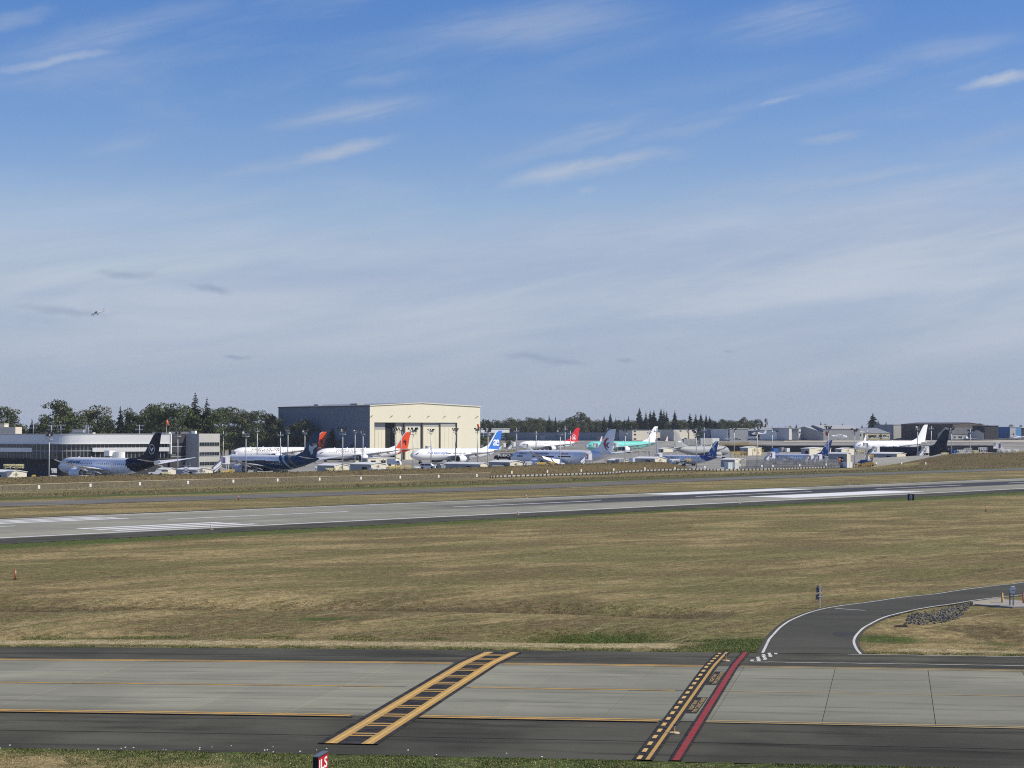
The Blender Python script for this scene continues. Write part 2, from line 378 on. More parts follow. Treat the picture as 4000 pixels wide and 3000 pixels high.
P_YELB=paint_mat('worn_yellow_paint',(.53,.315,.085),.8,(.34,.26,.15),PHI)
P_YELC=paint_mat('bright_yellow_paint',(.70,.46,.16),.6,(.40,.30,.16),PHI)
P_BLK=paint_mat('black_marking_paint',(.022,.020,.022),.5,(.11,.11,.105),PHI)
P_RED=paint_mat('red_marking_paint',(.30,.035,.042),.6,(.2,.1,.1),PHI)
# ------------------------------------------------------------------ terrain sheet
def build_ground():
    ds=[]; d=62.0
    while d<1900:
        ds.append(d); d+= max(.40,d*.0040) if d<200 else d*.0052 if d<420 else (d*.0062 if d<950 else d*.016)
    while d<39000: ds.append(d); d*=1.12
    ds=np.array(ds)
    an=np.unique(np.concatenate([np.linspace(-.30,.30,300),np.linspace(-1.1,-.30,24),np.linspace(.30,1.1,24)]))
    D,A=np.meshgrid(ds,an,indexing='ij'); X=A*D; Y=D
    zz=Z(X,Y)
    s,n=sn(X,Y); u,v=uv(X,Y)
    # ground lies just under the paved sheets
    pav=np.maximum(smooth(n,84.2,84.7)*(1-smooth(n,128.3,128.8)),smooth(v,205.5,206.5)*(1-smooth(v,265.5,266.5)))
    low=np.where(pav>.05,.07,0.0)
    rd=ROAD_MASK(X,Y); low=np.maximum(low,np.where(rd>.03,.06,0))
    zz=zz-low
    far=smooth(D,4000,12000); zz=zz*(1-far)+far*(-20)
    edge=lambda q,w: np.exp(-(q/w)**2)
    green=np.minimum(1.3,2.1*np.exp(-np.clip(204.5-v,0,99)/6.0))*(v<205.9)*(.55+.45*smooth(u,260,120)+.35*np.exp(-((u-390)/60)**2))
    green=green+.8*np.exp(-np.clip(83.9-n,0,99)/2.0)*(n<84.6)+.55*(n<84)*np.clip(.5-.5*np.sin(s*.13+.8),0,1)
    green=green+.55*np.exp(-np.clip(n-129,0,99)/1.1)*(n>128.5)*(v<200)
    green=green+1.05*np.exp(-((n-138.9)/2.7)**2-((s+20.5)/5.2)**2)
    green=green+.55*np.exp(-((n-136.3)/1.5)**2)*(s<-30)*(.75+.35*np.sin(s*.19)+.3*np.sin(s*.53))
    green=green+.95*np.exp(-((n-134)/4.5)**2-((s+9.5)/4.0)**2)
    green=green+.7*np.exp(-((n-147)/2.0)**2-((s+42)/4)**2)
    green=green+.7*np.exp(-((v-262.5-9)/2.2)**2)*(.15+.85*smooth(u,300,520))
    green=green+.5*np.exp(-((v-343)/5)**2)+.35*np.exp(-((v-180)/7)**2)*np.clip(np.sin(u*.02+1.5),0,1)
    green=green+1.0*np.exp(-((n-138.5)/2.6)**2-((s+.6)/2.6)**2)+.55*np.exp(-((n-141)/2.5)**2-((s-7)/2.0)**2)+.4*np.exp(-((n-148)/5)**2-((s-14)/5)**2)
    green=green+.45*np.exp(-((v-372)/9)**2-((u-752)/14)**2)
    green=green+.32*(v>330)*(v<400)*(1-smooth(u,690,740))
    pale=.9*np.exp(-((n-132.5)/2.0)**2)*(s<-14)+.75*np.exp(-((n-132.0)/1.6)**2)*(s>0)+.35*np.exp(-((n-149.5)/3)**2)+.3*(v>268)*(v<300)
    me=bpy.data.meshes.new('ground'); nr,nc=D.shape
    co=np.stack([X,Y,zz],-1).reshape(-1,3)
    i=np.arange(nr-1)[:,None]*nc+np.arange(nc-1)[None,:]
    q=np.stack([i,i+1,i+nc+1,i+nc],-1).reshape(-1,4)
    me.vertices.add(len(co)); me.vertices.foreach_set('co',co.ravel())
    me.loops.add(q.size); me.loops.foreach_set('vertex_index',q.ravel())
    me.polygons.add(len(q)); me.polygons.foreach_set('loop_start',np.arange(0,q.size,4)); me.polygons.foreach_set('loop_total',np.full(len(q),4))
    me.update(calc_edges=True)
    brush=1.0*np.exp(-((s-6.5)/5.0)**2-((n-146)/5.0)**2)+.5*np.exp(-((v-372)/14)**2-((u-750)/20)**2)+.9*smooth(v,410,420)*(v<442)*(u<625)+.75*smooth(v,338,346)*(1-smooth(v,396,402))+.8*smooth(v,350,365)*(v<410)*(u>735)  # brown brush cover, with the weaker light on viewer-facing banks mixed into its colour
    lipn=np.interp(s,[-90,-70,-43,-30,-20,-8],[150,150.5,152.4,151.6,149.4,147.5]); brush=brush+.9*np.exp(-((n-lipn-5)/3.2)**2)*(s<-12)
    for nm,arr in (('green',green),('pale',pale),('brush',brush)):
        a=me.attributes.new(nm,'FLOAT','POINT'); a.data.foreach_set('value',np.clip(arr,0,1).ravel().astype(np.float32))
    me.polygons.foreach_set('use_smooth',[True]*len(q)); me.materials.append(GRASS)
    o=link('ground',me); tag(o,'wide field of mown dry brown grass with green strips','grass field',kind='structure'); return o
# ------------------------------------------------------------------ service road centre lines
OUT_PX=[(2979,2552),(2999,2510),(3013,2489),(3058,2444),(3118,2411),(3197,2384),(3269,2370),(3390,2354),(3571,2329.5),(3752,2306.5),(4000,2275),(4250,2243),(4900,2172)]
IN_PX=[(3362,2556),(3347,2538),(3336,2513),(3338,2496),(3350,2477),(3390,2444),(3450,2414),(3528,2393),(3625,2373.5),(3721,2360),(3842,2341.5),(3944,2329.5),(4000,2324),(4250,2298),(4900,2228)]
def resample(pts,n):
    pts=[Vector((p[0],p[1],0)) for p in pts]; L=[0]
    for a,b in zip(pts,pts[1:]): L.append(L[-1]+(b-a).length)
    out=[]
    for i in range(n):
        t=L[-1]*i/(n-1); k=max(j for j in range(len(L)-1) if L[j]<=t+1e-9); f=(t-L[k])/max(1e-6,L[k+1]-L[k])
        # Catmull-Rom between k and k+1
        p0=pts[max(k-1,0)];p1=pts[k];p2=pts[k+1];p3=pts[min(k+2,len(pts)-1)]
        q=.5*((2*p1)+(p2-p0)*f+(2*p0-5*p1+4*p2-p3)*f*f+(3*p1-p0-3*p2+p3)*f**3); out.append(q)
    return out
def ground_pts(px): return [at(*p) for p in px]
_o=ground_pts(OUT_PX); _i=ground_pts(IN_PX)
RO=resample(_o,120); RI=resample(_i,120)
def ROAD_MASK(X,Y):
    poly=[(a.x+(a.x-b.x)*.05,a.y+(a.y-b.y)*.05) for a,b in zip(RO,RI)]+[(b.x+(b.x-a.x)*.04,b.y+(b.y-a.y)*.04) for a,b in reversed(list(zip(RO,RI)))]
    inside=np.zeros(X.shape,bool); n=len(poly); j=n-1
    for i in range(n):
        xi,yi=poly[i]; xj,yj=poly[j]
        c=((yi>Y)!=(yj>Y)) & (X<(xj-xi)*(Y-yi)/(yj-yi+1e-12)+xi); inside^=c; j=i
    return inside.astype(float)
ground=build_ground()
def sheet(name,rows,mat,parent=None,dz=0.0,own=True):
    """strip between polylines; rows = list of lists of (x,y); heights follow the ground"""
    mb=MB(); n=len(rows[0])
    arr=np.array([[(p[0],p[1]) for p in r] for r in rows]); zz=Z(arr[...,0],arr[...,1])+dz
    for i,r in enumerate(rows):
        for k,p in enumerate(r): mb.v.append((p[0],p[1],float(zz[i,k])))
    for i in range(len(rows)-1):
        for k in range(n-1):
            a=i*n+k; mb.f.append((a,a+n,a+n+1,a+1)); mb.m.append(0)
    return mb.build(name,mat,parent,smooth_=True)
def band_sn(s0,s1,n0,n1,mat,parent,name,dz,ns=None,nn=None,skew=0.0):
    ns=ns or max(2,int(abs(s1-s0)/3)+2); nn=nn or max(2,int(abs(n1-n0)/3)+2)
    rows=[[xy_sn(s+skew*(n-106.8),n) for n in np.linspace(n0,n1,nn)] for s in np.linspace(s1,s0,ns)]
    return sheet(name,rows,mat,parent,dz)
def band_uv(u0,u1,v0,v1,mat,parent,name,dz,step=25):
    nu=max(2,int(abs(u1-u0)/step)+2)
    rows=[[xy_uv(u,v) for v in np.linspace(v0,v1,max(2,int((v1-v0)/8)+2))] for u in np.linspace(u1,u0,nu)]
    return sheet(name,rows,mat,parent,dz)
# taxiway: asphalt sheet with the slabs of the centre lying in it
taxi=band_sn(-105,45,84.1,129.0,ASPH,None,'taxiway',0.0,60,46); tag(taxi,'concrete slab taxiway with dark asphalt shoulders and painted holding markings','taxiway',kind='structure')
nl=[95.7+i*5.71 for i in range(5)]
LN=5.25; joint0=1.85
for k in range(-17,8):
    s0=joint0+k*LN; s1=s0+LN
    for i in range(4):
        g=.017 if s0>-24 else .020
        a=[xy_sn(s0+g,nl[i]+.025),xy_sn(s1-g,nl[i]+.025),xy_sn(s1-g,nl[i+1]-.025),xy_sn(s0+g,nl[i+1]-.025)]
        mb=MB(); j=.004*((k*7+i*3)%3)
        hi=[(x,y,Z1(x,y)+.030+j) for x,y in a]; lo=[(x,y,z-.06) for x,y,z in hi]
        mb.hexa(lo,hi); mb.build('concrete_slab',CONC,taxi)
# joint bed, seen dark in the gaps
band_sn(-23.9,44,95.7,118.55,JOINT,taxi,'joint_sealant_bed',.010,40,20); band_sn(-100,-23.9,95.7,118.55,M('pale_joint_sealant',(.36,.355,.31),.9),taxi,'joint_sealant_bed',.010,40,20)
def mark(s0,s1,n0,n1,mat,name,dz,skew=0.0): return band_sn(s0,s1,n0,n1,mat,taxi,name,dz,skew=skew)
def lines(n,segs,width,mat,dz=.046):
    for a,b in segs: mark(a,b,n-width/2,n+width/2,mat,'painted_line',dz)
BR=[(-105,-26.2),(-23.0,-11.05),(-8.9,45)]
for n in (95.52,96.02):
    lines(n,BR[:2],.26,P_YEL); lines(n,BR[2:],.20,P_YEL2)
for n in (118.15,118.72):
    lines(n,BR[:2],.30,P_YEL); lines(n,BR[2:],.22,P_YEL2)
mark(-105,-25.98,95.2,95.42,P_BLK,'line_border',.044); mark(-23.0,-11.05,95.2,95.42,P_BLK,'line_border',.044)
lines(107.0,[(-105,-27.5),(-22.6,-11.5)],.26,P_YEL); lines(107.0,BR[2:],.14,P_YEL2)
for n in (106.82,107.18): lines(n,[(-105,-26.2),(-22.9,-11.05)],.06,P_BLK)
# instrument landing hold ladder
SK=-.0215
mark(-25.72,-22.94,86.8,126.8,P_BLK,'ladder_black_ground',.052,SK)
for a,b in ((-25.40,-24.83),(-23.74,-23.18)):
    mark(a,b,86.8,126.8,P_YELB,'ladder_rail',.060,SK); mark((a+b)/2-.07,(a+b)/2+.07,86.8,126.8,P_YELC,'ladder_rail_centre',.066,SK)
n=89.55; k=0
while n<126:
    for d in (-.34,.34): mark(-24.83,-23.74,n+d-.15,n+d+.15,P_YELB,'ladder_rung',.060,SK)
    n+=3.17
# movement area boundary: dashes beside a solid line, lettering and the red stripe
SK2=-.007
mark(-10.98,-10.10,84.1,128.8,P_BLK,'boundary_black_ground',.052,SK2)
mark(-10.45,-10.28,84.1,128.8,P_YELB,'solid_boundary_line',.060,SK2)
n=84.2
while n<128.5:
    mark(-10.84,-10.65,n,n+.95,P_YELC,'boundary_dash',.060,SK2); n+=1.95
mark(-9.45,-8.89,84.1,128.8,P_BLK,'stripe_black_ground',.052,SK2); mark(-9.32,-9.03,84.1,128.8,P_RED,'red_stripe',.060,SK2)
for a,b in ((109.7,115.7),(98.4,104.3)): mark(-10.12,-9.50,a,b,P_BLK,'lettering_ground',.053)
SEAM=M('asphalt_seam',(.028,.027,.025),.95)
mark(-105,45,89.35,89.43,SEAM,'asphalt_seam',.012); mark(-105,45,123.5,123.6,SEAM,'asphalt_seam',.012)
# zipper-edged lane and checkerboard of the service road
n=0; s=-8.55
while s<44:
    off=.10 if n%2 else -.02
    mark(s,s+1.06,121.75+off,121.75+off+.19,P_WHITE2,'zipper_dash',.030); s+=1.06; n+=1
s=-2.9; n=0
while s<44:
    off=.12 if n%2 else 0
    mark(s,s+1.06,128.45+off,128.45+off+.17,P_WHITE2,'zipper_dash',.030); s+=1.06; n+=1
for i in range(6):
    for k in range(4):
        if (i+k)%2==0:
            b=122.4+i*1.08; a=-8.62+.10*i+k*.205
            mark(a,a+.205,b,b+1.08,P_WHITE2,'checker_square',.031)
# service road
RZ=lambda p:Z1(p.x,p.y)
rows=[[(RO[i].x+(RI[i].x-RO[i].x)*t,RO[i].y+(RI[i].y-RO[i].y)*t) for t in np.linspace(-.065,1.055,16)] for i in range(120)]
road=sheet('service_road',rows,ROADM,None,.028); tag(road,'curved asphalt service road with white edge lines joining the taxiway','road',kind='structure')
def edge_line(pts,w,name,parent,mat,dz,sgn=1):
    rows=[]
    for i,p in enumerate(pts):
        a=pts[max(i-1,0)]; b=pts[min(i+1,len(pts)-1)]; t=(b-a).normalized(); nn=Vector((-t.y,t.x,0))
        rows.append([(p.x-nn.x*w/2,p.y-nn.y*w/2),(p.x+nn.x*w/2,p.y+nn.y*w/2)])
    return sheet(name,rows[::sgn],mat,parent,dz)
edge_line(RO,.17,'edge_line',road,P_WHITE2,.036); edge_line(RI,.17,'edge_line',road,P_WHITE2,.036)
p,q=at(3262,2378),at(3380,2386); edge_line([p,p.lerp(q,.5),q],.2,'stop_line',road,P_WHITE2,.037)
# tar patches
TAR=M('tar_patch',(.045,.043,.042),.85)
for k,(cx,cy,rx,ry) in enumerate(((3300,2478,52,10),(3470,2405,40,5))):
    pts=[]; rr=random.Random(k)
    for i in range(14):
        a=2*math.pi*i/14; r=rr.uniform(.7,1.15); pts.append(at(cx+rx*r*math.cos(a),cy-ry*r*math.sin(a)))
    MB().poly([(p.x,p.y,RZ(p)+.034) for p in reversed(pts)]).build('tar_patch',TAR,road)
# runway
runway=band_uv(60,1500,205.3,266.8,ASPH,None,'runway',.012,20); tag(runway,'long grey runway with white markings and dark shoulders','runway',kind='structure')
band_uv(60,1500,215.6,263.6,RWYM,runway,'runway_surface',.022,20)
def rmark(u0,u1,v0,v1,mat,name,dz=.034): return band_uv(u0,u1,v0,v1,mat,runway,name,dz)
def rubber_mat():
    m=new_mat('rubber_streaks'); nt,N,L,noise,mr,mt,mix=node_kit(m)
    b=nt.nodes['Principled BSDF']; b.inputs['Roughness'].default_value=.75; b.inputs['Base Color'].default_value=(.035,.034,.038,1)
    g=N('ShaderNodeNewGeometry'); P=g.outputs['Position']
    mp=N('ShaderNodeMapping'); mp.inputs['Rotation'].default_value=(0,0,R(-50)); L(P,mp.inputs[0])
    sx=N('ShaderNodeSeparateXYZ'); L(mp.outputs[0],sx.inputs[0])
    st=noise(mp.outputs[0],.35,4,.6,.0,(.02,1.3,1))
    dens=mr(sx.outputs['X'],235,345,0,1)
    yy=N('ShaderNodeMath'); yy.operation='ABSOLUTE'; L(mt('SUBTRACT',sx.outputs['Y'],243.5),yy.inputs[0])
    prof=mr(yy.outputs[0],4.5,11,1,0)
    f=mt('MULTIPLY',mt('MULTIPLY',dens,prof),mr(st,.25,.6,.45,1))
    tr=N('ShaderNodeBsdfTransparent'); ms=N('ShaderNodeMixShader'); L(mt('MULTIPLY',f,.92),ms.inputs[0]); L(tr.outputs[0],ms.inputs[1]); L(b.outputs[0],ms.inputs[2])
    L(ms.outputs[0],nt.nodes['Material Output'].inputs[0]); return m
rmark(230,900,231,256,rubber_mat(),'tyre_rubber',.028)
rmark(60,1500,216.6,217.5,P_WHITE,'edge_stripe'); rmark(60,1500,262.2,263.1,P_WHITE,'edge_stripe')
for a,b in ((137,177.5),(206,246),(273,317),(350,396),(425,469),(495,540),(568,612),(640,684),(712,756)): rmark(a,b,242.6,243.5,P_WHITE,'centreline_dash',.036)
for v in (220.2,224.1,228.0): rmark(178,204.5,v,v+1.9,P_WHITE,'touchdown_bar')
for v in (250.3,253.6,256.9): rmark(150,205,v,v+1.7,P_WHITE,'touchdown_bar')
rmark(356,412,222.6,234.2,P_WHITE,'aiming_point_bar'); rmark(356,412,252.6,261.5,P_WHITE,'aiming_point_bar')
# perimeter road
rows=[]
for u,c in ((60,316),(225,315.5),(370,314),(475,328),(577,331),(680,330),(800,331),(1200,331)):
    rows.append((u,c))
us=np.linspace(60,1200,70); cs=np.interp(us,[r[0] for r in rows],[r[1] for r in rows])
per=sheet('perimeter_road',[[xy_uv(u,c+t) for t in np.linspace(-9.5,9.5,4)] for u,c in zip(us[::-1],cs[::-1])],PERIM,None,.06)
tag(per,'grey perimeter road running parallel behind the runway','road',kind='structure')
# ------------------------------------------------------------------ lettering
_TXT={}
def text_mesh(s,shear=0.0,bold=False):
    key=(s,shear,bold)
    if key in _TXT: return _TXT[key]
    cu=bpy.data.curves.new('lettering','FONT'); cu.body=s; cu.size=1.0; cu.shear=shear; cu.resolution_u=3
    if bold: cu.offset=.018
    o=bpy.data.objects.new('lettering_tmp',cu); col.objects.link(o)
    dg=bpy.context.evaluated_depsgraph_get(); me=o.evaluated_get(dg).to_mesh()
    vs=[(v.co.x,v.co.y) for v in me.vertices]; fs=[tuple(p.vertices) for p in me.polygons]
    o.evaluated_get(dg).to_mesh_clear(); bpy.data.objects.remove(o); bpy.data.curves.remove(cu)
    xs=[v[0] for v in vs]; ys=[v[1] for v in vs]; x0,x1,y0,y1=min(xs),max(xs),min(ys),max(ys)
    vs=[((x-x0)/(x1-x0),(y-y0)/(y1-y0)) for x,y in vs]
    _TXT[key]=(vs,fs); return _TXT[key]
def lay_text(s,fn,name,mat,parent,shear=0.0,bold=False,flip=False):
    """fn(a,b) places the unit square of the word in space"""
    vs,fs=text_mesh(s,shear,bold); mb=MB()
    mb.add([fn(a,b) for a,b in vs],[f[::-1] for f in fs] if flip else fs)
    return mb.build(name,mat,parent)
for (a,b) in ((109.9,115.5),(98.6,104.1)):
    def tx(s0,s1,n0,n1):
        def fn(p,q):
            s=s1-(s1-s0)*q; n=n0+(n1-n0)*p; x,y=xy_sn(s,n); return (x,y,Z1(x,y)+.062)
        return fn
    m=(a+b)/2
    lay_text('RIGHT RWY',tx(-10.06,-9.84,m-1.75,m+1.75),'lettering',P_YEL2,taxi,bold=True)
    lay_text('TWR CLRNCE ENDED',tx(-9.78,-9.55,a,b),'lettering',P_YEL2,taxi,bold=True)
# ------------------------------------------------------------------ aircraft
WHITE=M('white_aircraft_paint',(.86,.87,.89),.30,0,.012,.3,coat=.15)
GREYP=M('wing_grey_paint',(.62,.64,.66),.35,0,.03,.3)
MILG=M('tanker_grey_paint',(.33,.35,.36),.5,0,.04,.3)
MILD=M('tanker_dark_grey_paint',(.034,.038,.052),.6,0,.05,.3,spec=.15)
NAVY=M('midnight_blue_paint',(.010,.010,.020),.5,0,.03,.3,spec=.15)
OMANB=M('deep_teal_blue_paint',(.010,.048,.105),.45,0,.03,.3,spec=.2)
OMANG=M('bronze_stripe_paint',(.16,.17,.12),.35,0,.03,.3)
SILV=M('silver_stripe_paint',(.42,.48,.52),.35,.1,.03,.3)
ORANGE=M('vermilion_tail_paint',(.74,.085,.020),.35,0,.03,.3)
BLUEP=M('bright_blue_tail_paint',(.045,.20,.66),.35,0,.03,.3)
REDP=M('bright_red_tail_paint',(.66,.012,.030),.35,0,.03,.3)
CRIM=M('crimson_emblem_paint',(.36,.012,.02),.4,0,.02)
DBLUE=M('dark_blue_paint',(.012,.028,.13),.35,0,.03)
SCATB=M('royal_blue_tail_paint',(.018,.075,.30),.35,0,.04)
TEAL=M('green_primer_film',(.14,.58,.52),.5,0,.06,.35)
BARE=M('polished_lip_metal',(.60,.61,.63),.22,1.0,.02)
DARKI=M('dark_engine_interior',(.012,.012,.014),.6)
GLASSD=M('dark_window_glass',(.010,.013,.018),.12,0,.02)
GEARM=M('gear_grey_metal',(.38,.39,.40),.5,.2)
TYRE=M('tyre_black_rubber',(.012,.012,.012),.8)
TITLEG=M('dark_grey_title',(.10,.085,.09),.5); TITLEB=M('navy_title',(.010,.016,.07),.4); TITLER=M('red_title',(.42,.02,.05),.5)
BLACKP=M('black_paint',(.012,.012,.012),.45); GOLD=M('gold_flame_paint',(.24,.21,.11),.4)
PALEB=M('pale_blue_artwork',(.40,.52,.66),.4)
def ellipse_ring(x,zt,zb,hw,n=28):
    zc,hh=(zt+zb)/2,(zt-zb)/2
    return [(x,hw*math.sin(2*math.pi*i/n),zc+hh*math.cos(2*math.pi*i/n)) for i in range(n)]
class Plane:
    TYPES={ # length, half height, half width, half span, tail top, belly height, wing root x, sweep, engine r, engine y, engine length, fin root chord
     '787':dict(L=62.8,hh=2.98,hw=2.88,b=30.0,top=17.0,belly=1.95,wx=.335,sw=33,er=1.92,ey=.325,el=6.7,fc=.155,cr=12.2,ct=1.1,chev=True),
     '777':dict(L=63.7,hh=3.10,hw=3.10,b=32.4,top=18.6,belly=2.5,wx=.33,sw=33,er=1.95,ey=.31,el=6.6,fc=.165,cr=13.0,ct=1.6,chev=False),
     '779':dict(L=76.7,hh=3.10,hw=3.10,b=32.4,top=19.6,belly=2.5,wx=.35,sw=33,er=2.15,ey=.31,el=7.0,fc=.14,cr=13.0,ct=2.2,chev=False),
     '767':dict(L=50.5,hh=2.70,hw=2.52,b=24.0,top=15.9,belly=2.1,wx=.34,sw=34,er=1.45,ey=.33,el=5.2,fc=.17,cr=10.5,ct=2.2,chev=False),
     '737':dict(L=42.1,hh=2.0,hw=1.88,b=17.5,top=12.4,belly=1.35,wx=.36,sw=28,er=1.10,ey=.31,el=4.0,fc=.16,cr=7.6,ct=1.4,chev=True)}
    def __init__(s,typ,name,label,cat,nose_px,tail_px,dist,near,lv=None,fin=None,mats=None,body=None,wing=None,eng=None,finmat=None,group='parked airliners on the far ramp',windows=True,zoff=0.0,flaps=0.0,gear=True,nose_right=False):
        s.__dict__.update(s.TYPES[typ]); s.typ=typ
        # solve the two ends from their bearings, the length and which end is nearer
        dn=dt=dist
        for _ in range(60):
            xn=(nose_px-2000)/FPX*dn; xt=(tail_px-2000)/FPX*dt
            dd=math.sqrt(max(0,s.L**2-(xt-xn)**2)); sg=1 if near=='nose' else -1
            dn=dist-sg*dd/2; dt=dist+sg*dd/2
        cx,cy=(xn+xt)/2,(dn+dt)/2
        aft=Vector((xt-xn,dt-dn,0)).normalized(); rz=math.atan2(aft.y,aft.x)
        s.root=thing(name,label,cat,(cx,cy,Z1(cx,cy)+zoff),rz,group); s.rz=rz
        s.body=body or WHITE; s.wingm=wing or GREYP; s.engm=eng or WHITE
        s.mats=mats or [s.body]; s.lv=lv; s.finlv=fin; s.finmat=finmat or s.mats
        s.zc=s.belly+s.hh
        s.fuselage(); s.wings(flaps); s.tail(); s.engines()
        if gear: s.gear()
        if windows: s.cabin()
    def X(s,t): return t*s.L-s.L/2      # t 0 nose .. 1 tail
    def prof(s,t):
        hh,hw,zc=s.hh,s.hw,s.zc; Ln=2.9*hh/s.L
        if t<Ln:
            q=1-t/Ln; r=max(.0,1-q**2.3)**.62
            return zc-.22*hh*q**2+hh*r*(1-.06*q), zc-.22*hh*q**2-hh*r, hw*r
        if t<.66: return zc+hh,zc-hh,hw
        w=(t-.66)/.34
        top=hh*(1-.30*w**1.8); bot=-hh+hh*1.50*w**1.45
        return zc+top,zc+bot,hw*max(.06,(1-w**1.75))
    def side(s,t,z,sgn,off=.05):
        zt,zb,hw=s.prof(t); zc,hh=(zt+zb)/2,(zt-zb)/2
        q=max(0,1-((z-zc)/hh)**2); return sgn*(hw*math.sqrt(q)+off)
    def fuselage(s):
        ts=[0.0005]; Ln=2.9*s.hh/s.L
        ts+= [Ln*(i/12)**1.7 for i in range(1,13)]
        hi=3 if (s.lv and len(s.mats)>2) else 1
        ts+= list(np.linspace(Ln,.66,34*hi))[1:]; ts+=list(np.linspace(.66,1,22*hi))[1:]
        n=72 if hi>1 else 40 if s.lv else 28
        rings=[ellipse_ring(s.X(t),*s.prof(t),n) for t in ts]
        mb=MB()
        def mf(f):
            if not s.lv: return 0
            p=[mb.v[i] for i in f]; x=sum(q[0] for q in p)/len(p); z=sum(q[2] for q in p)/len(p); y=sum(q[1] for q in p)/len(p)
            return s.lv((x+s.L/2)/s.L,(z-s.zc)/s.hh,y)
        mb.loft(rings,0,True,True,mf)
        s.fus=mb.build('fuselage',s.mats,s.root,smooth_=True)
        # wing-body fairing
        fb=MB(); w0,w1=s.wx-.02,s.wx+s.cr/s.L*1.35; rr=[]
        for i in range(13):
            q=i/12; k=math.sin(math.pi*q)**.5 if 0<q<1 else .02
            x=s.X(w0+(w1-w0)*q); rr.append([(x,(s.hw*.92*k+.05)*math.cos(a)*1.04,s.zc-.62*s.hh-s.hh*.52*k*math.sin(a)) for a in np.linspace(0,math.pi,11)]+[(x,0,s.zc-.4*s.hh)])
        fb.loft(rr); fb.build('belly_fairing',s.body if not s.lv else s.mats[s.lv(.45,-.95,1)],s.fus,smooth_=True)
        # cockpit glass wraps the nose
        g=MB(); t0,t1=.030*62.8/s.L*s.hh/2.98,.062*62.8/s.L*s.hh/2.98
        for sg in (-1,1):
            a=[]; 
            for i in range(7):
                t=t0+(t1-t0)*i/6; zt,zb,hw=s.prof(t); h=(zt-zb)
                z1=zt-h*(.30-.05*i/6); z0=z1-h*(.16-.02*i)
                a.append((( s.X(t),s.side(t,z0,sg,.03),z0),(s.X(t),s.side(t,z1,sg,.03),z1)))
            for p,q in zip(a,a[1:]): g.poly([p[0],q[0],q[1],p[1]] if sg<0 else [q[0],p[0],p[1],q[1]])
            g.build('cockpit_window',GLASSD,s.fus); g=MB()
        # anti-collision lamp and aerials on the crown
        for t in (.2,.33,.52): MB().box(s.X(t),0,s.prof(t)[0]-.05,.9,.12,.42,taper=.5).build('aerial',WHITE,s.fus)
        # tail-cone exhaust
        t=.985; zt,zb,hw=s.prof(1.0)
        MB().cyl((s.X(1.0)-.3,0,(zt+zb)/2),(s.X(1.0)+.35,0,(zt+zb)/2),(zt-zb)/2*1.05,(zt-zb)/2*.7,12).build('exhaust_cone',BARE,s.fus,smooth_=True)
    def foil(s,x,y,z,c,th,vert=False,tw=0):
        pts=[(0,0),(.04,.5),(.18,.95),(.45,1),(.75,.55),(1,.04),(.75,-.30),(.45,-.55),(.18,-.6),(.04,-.38)]
        if vert: pts=[(a,b if b>=0 else b) for a,b in ((0,0),(.05,.5),(.22,1),(.5,.95),(.8,.45),(1,.03),(.8,-.45),(.5,-.95),(.22,-1),(.05,-.5))]
        out=[]
        for a,b in pts:
            if vert: out.append((x+a*c,b*th/2,z))
            else: out.append((x+a*c,y,z+b*th/2-a*c*tw))
        return out
    def wings(s,flaps):
        tw=math.tan(R(s.sw)); x0=s.X(s.wx); z0=s.belly+.55*s.hh
        for sg in (-1,1):
            rr=[]
            for f,c,ph in ((.0,s.cr*1.12,0),(.10,s.cr,0),(.33,s.cr*.60,0),(.60,s.cr*.42,0),(.85,s.cr*.25,0),(.94,s.cr*.17,.6),(1.0,s.ct,1.8)):
                y=f*s.b; x=x0+y*tw+ph; z=z0+y*.085+(f**2.2)*s.b*.055
                rr.append(s.foil(x,sg*y,z,c,max(.12,c*.11*(1-.35*f)),tw=.03))
            mb=MB(); mb.loft(rr if sg>0 else [list(reversed(r)) for r in rr])
            w=mb.build('wing',s.wingm,s.root,smooth_=False)
            # flap track fairings under the trailing edge
            for f in (.22,.42,.62):
                y=f*s.b; c=np.interp(f,(0,.1,.33,.6,.85,1),(s.cr*1.12,s.cr,s.cr*.6,s.cr*.42,s.cr*.25,s.ct)); x=x0+y*tw+c*.55; z=z0+y*.085+(f**2.2)*s.b*.055-c*.03
                fm=MB(); fm.cyl((x,sg*y,z-.35),(x+c*.62,sg*y,z-.55-.12*c),.42*s.hh/3,.08,8); fm.build('flap_fairing',s.wingm,w,smooth_=True)
            if flaps:
                for fa,fbb in ((.12,.31),(.34,.62)):
                    q=[]; fl=MB()
                    for f in (fa,fbb):
                        y=f*s.b; c=np.interp(f,(0,.1,.33,.6,.85,1),(s.cr*1.12,s.cr,s.cr*.6,s.cr*.42,s.cr*.25,s.ct)); x=x0+y*tw+c*.97; z=z0+y*.085+(f**2.2)*s.b*.055-.1
                        q.append([(x,sg*y,z-.12),(x+.22*c,sg*y,z-.12-flaps*c*.22),(x+.22*c,sg*y,z-flaps*c*.22),(x,sg*y,z+.15)])
                    fl.add(q[0]+q[1],[(0,1,2,3),(7,6,5,4),(0,4,5,1),(1,5,6,2),(2,6,7,3),(3,7,4,0)]); fl.build('flap',WHITE,w)
            if s.typ=='779':   # folded wing tip
                y=s.b; x=x0+y*tw+1.2; z=z0+y*.085+s.b*.055
                tp=MB(); tp.loft([s.foil(x,0,z,s.ct+.6,.25,True),s.foil(x+2.2,0,z+3.6,.9,.14,True)])
                for i,v in enumerate(tp.v): tp.v[i]=(v[0],v[1]+sg*y,v[2])
                tp.build('folded_wing_tip',s.tipm if hasattr(s,'tipm') else WHITE,w)
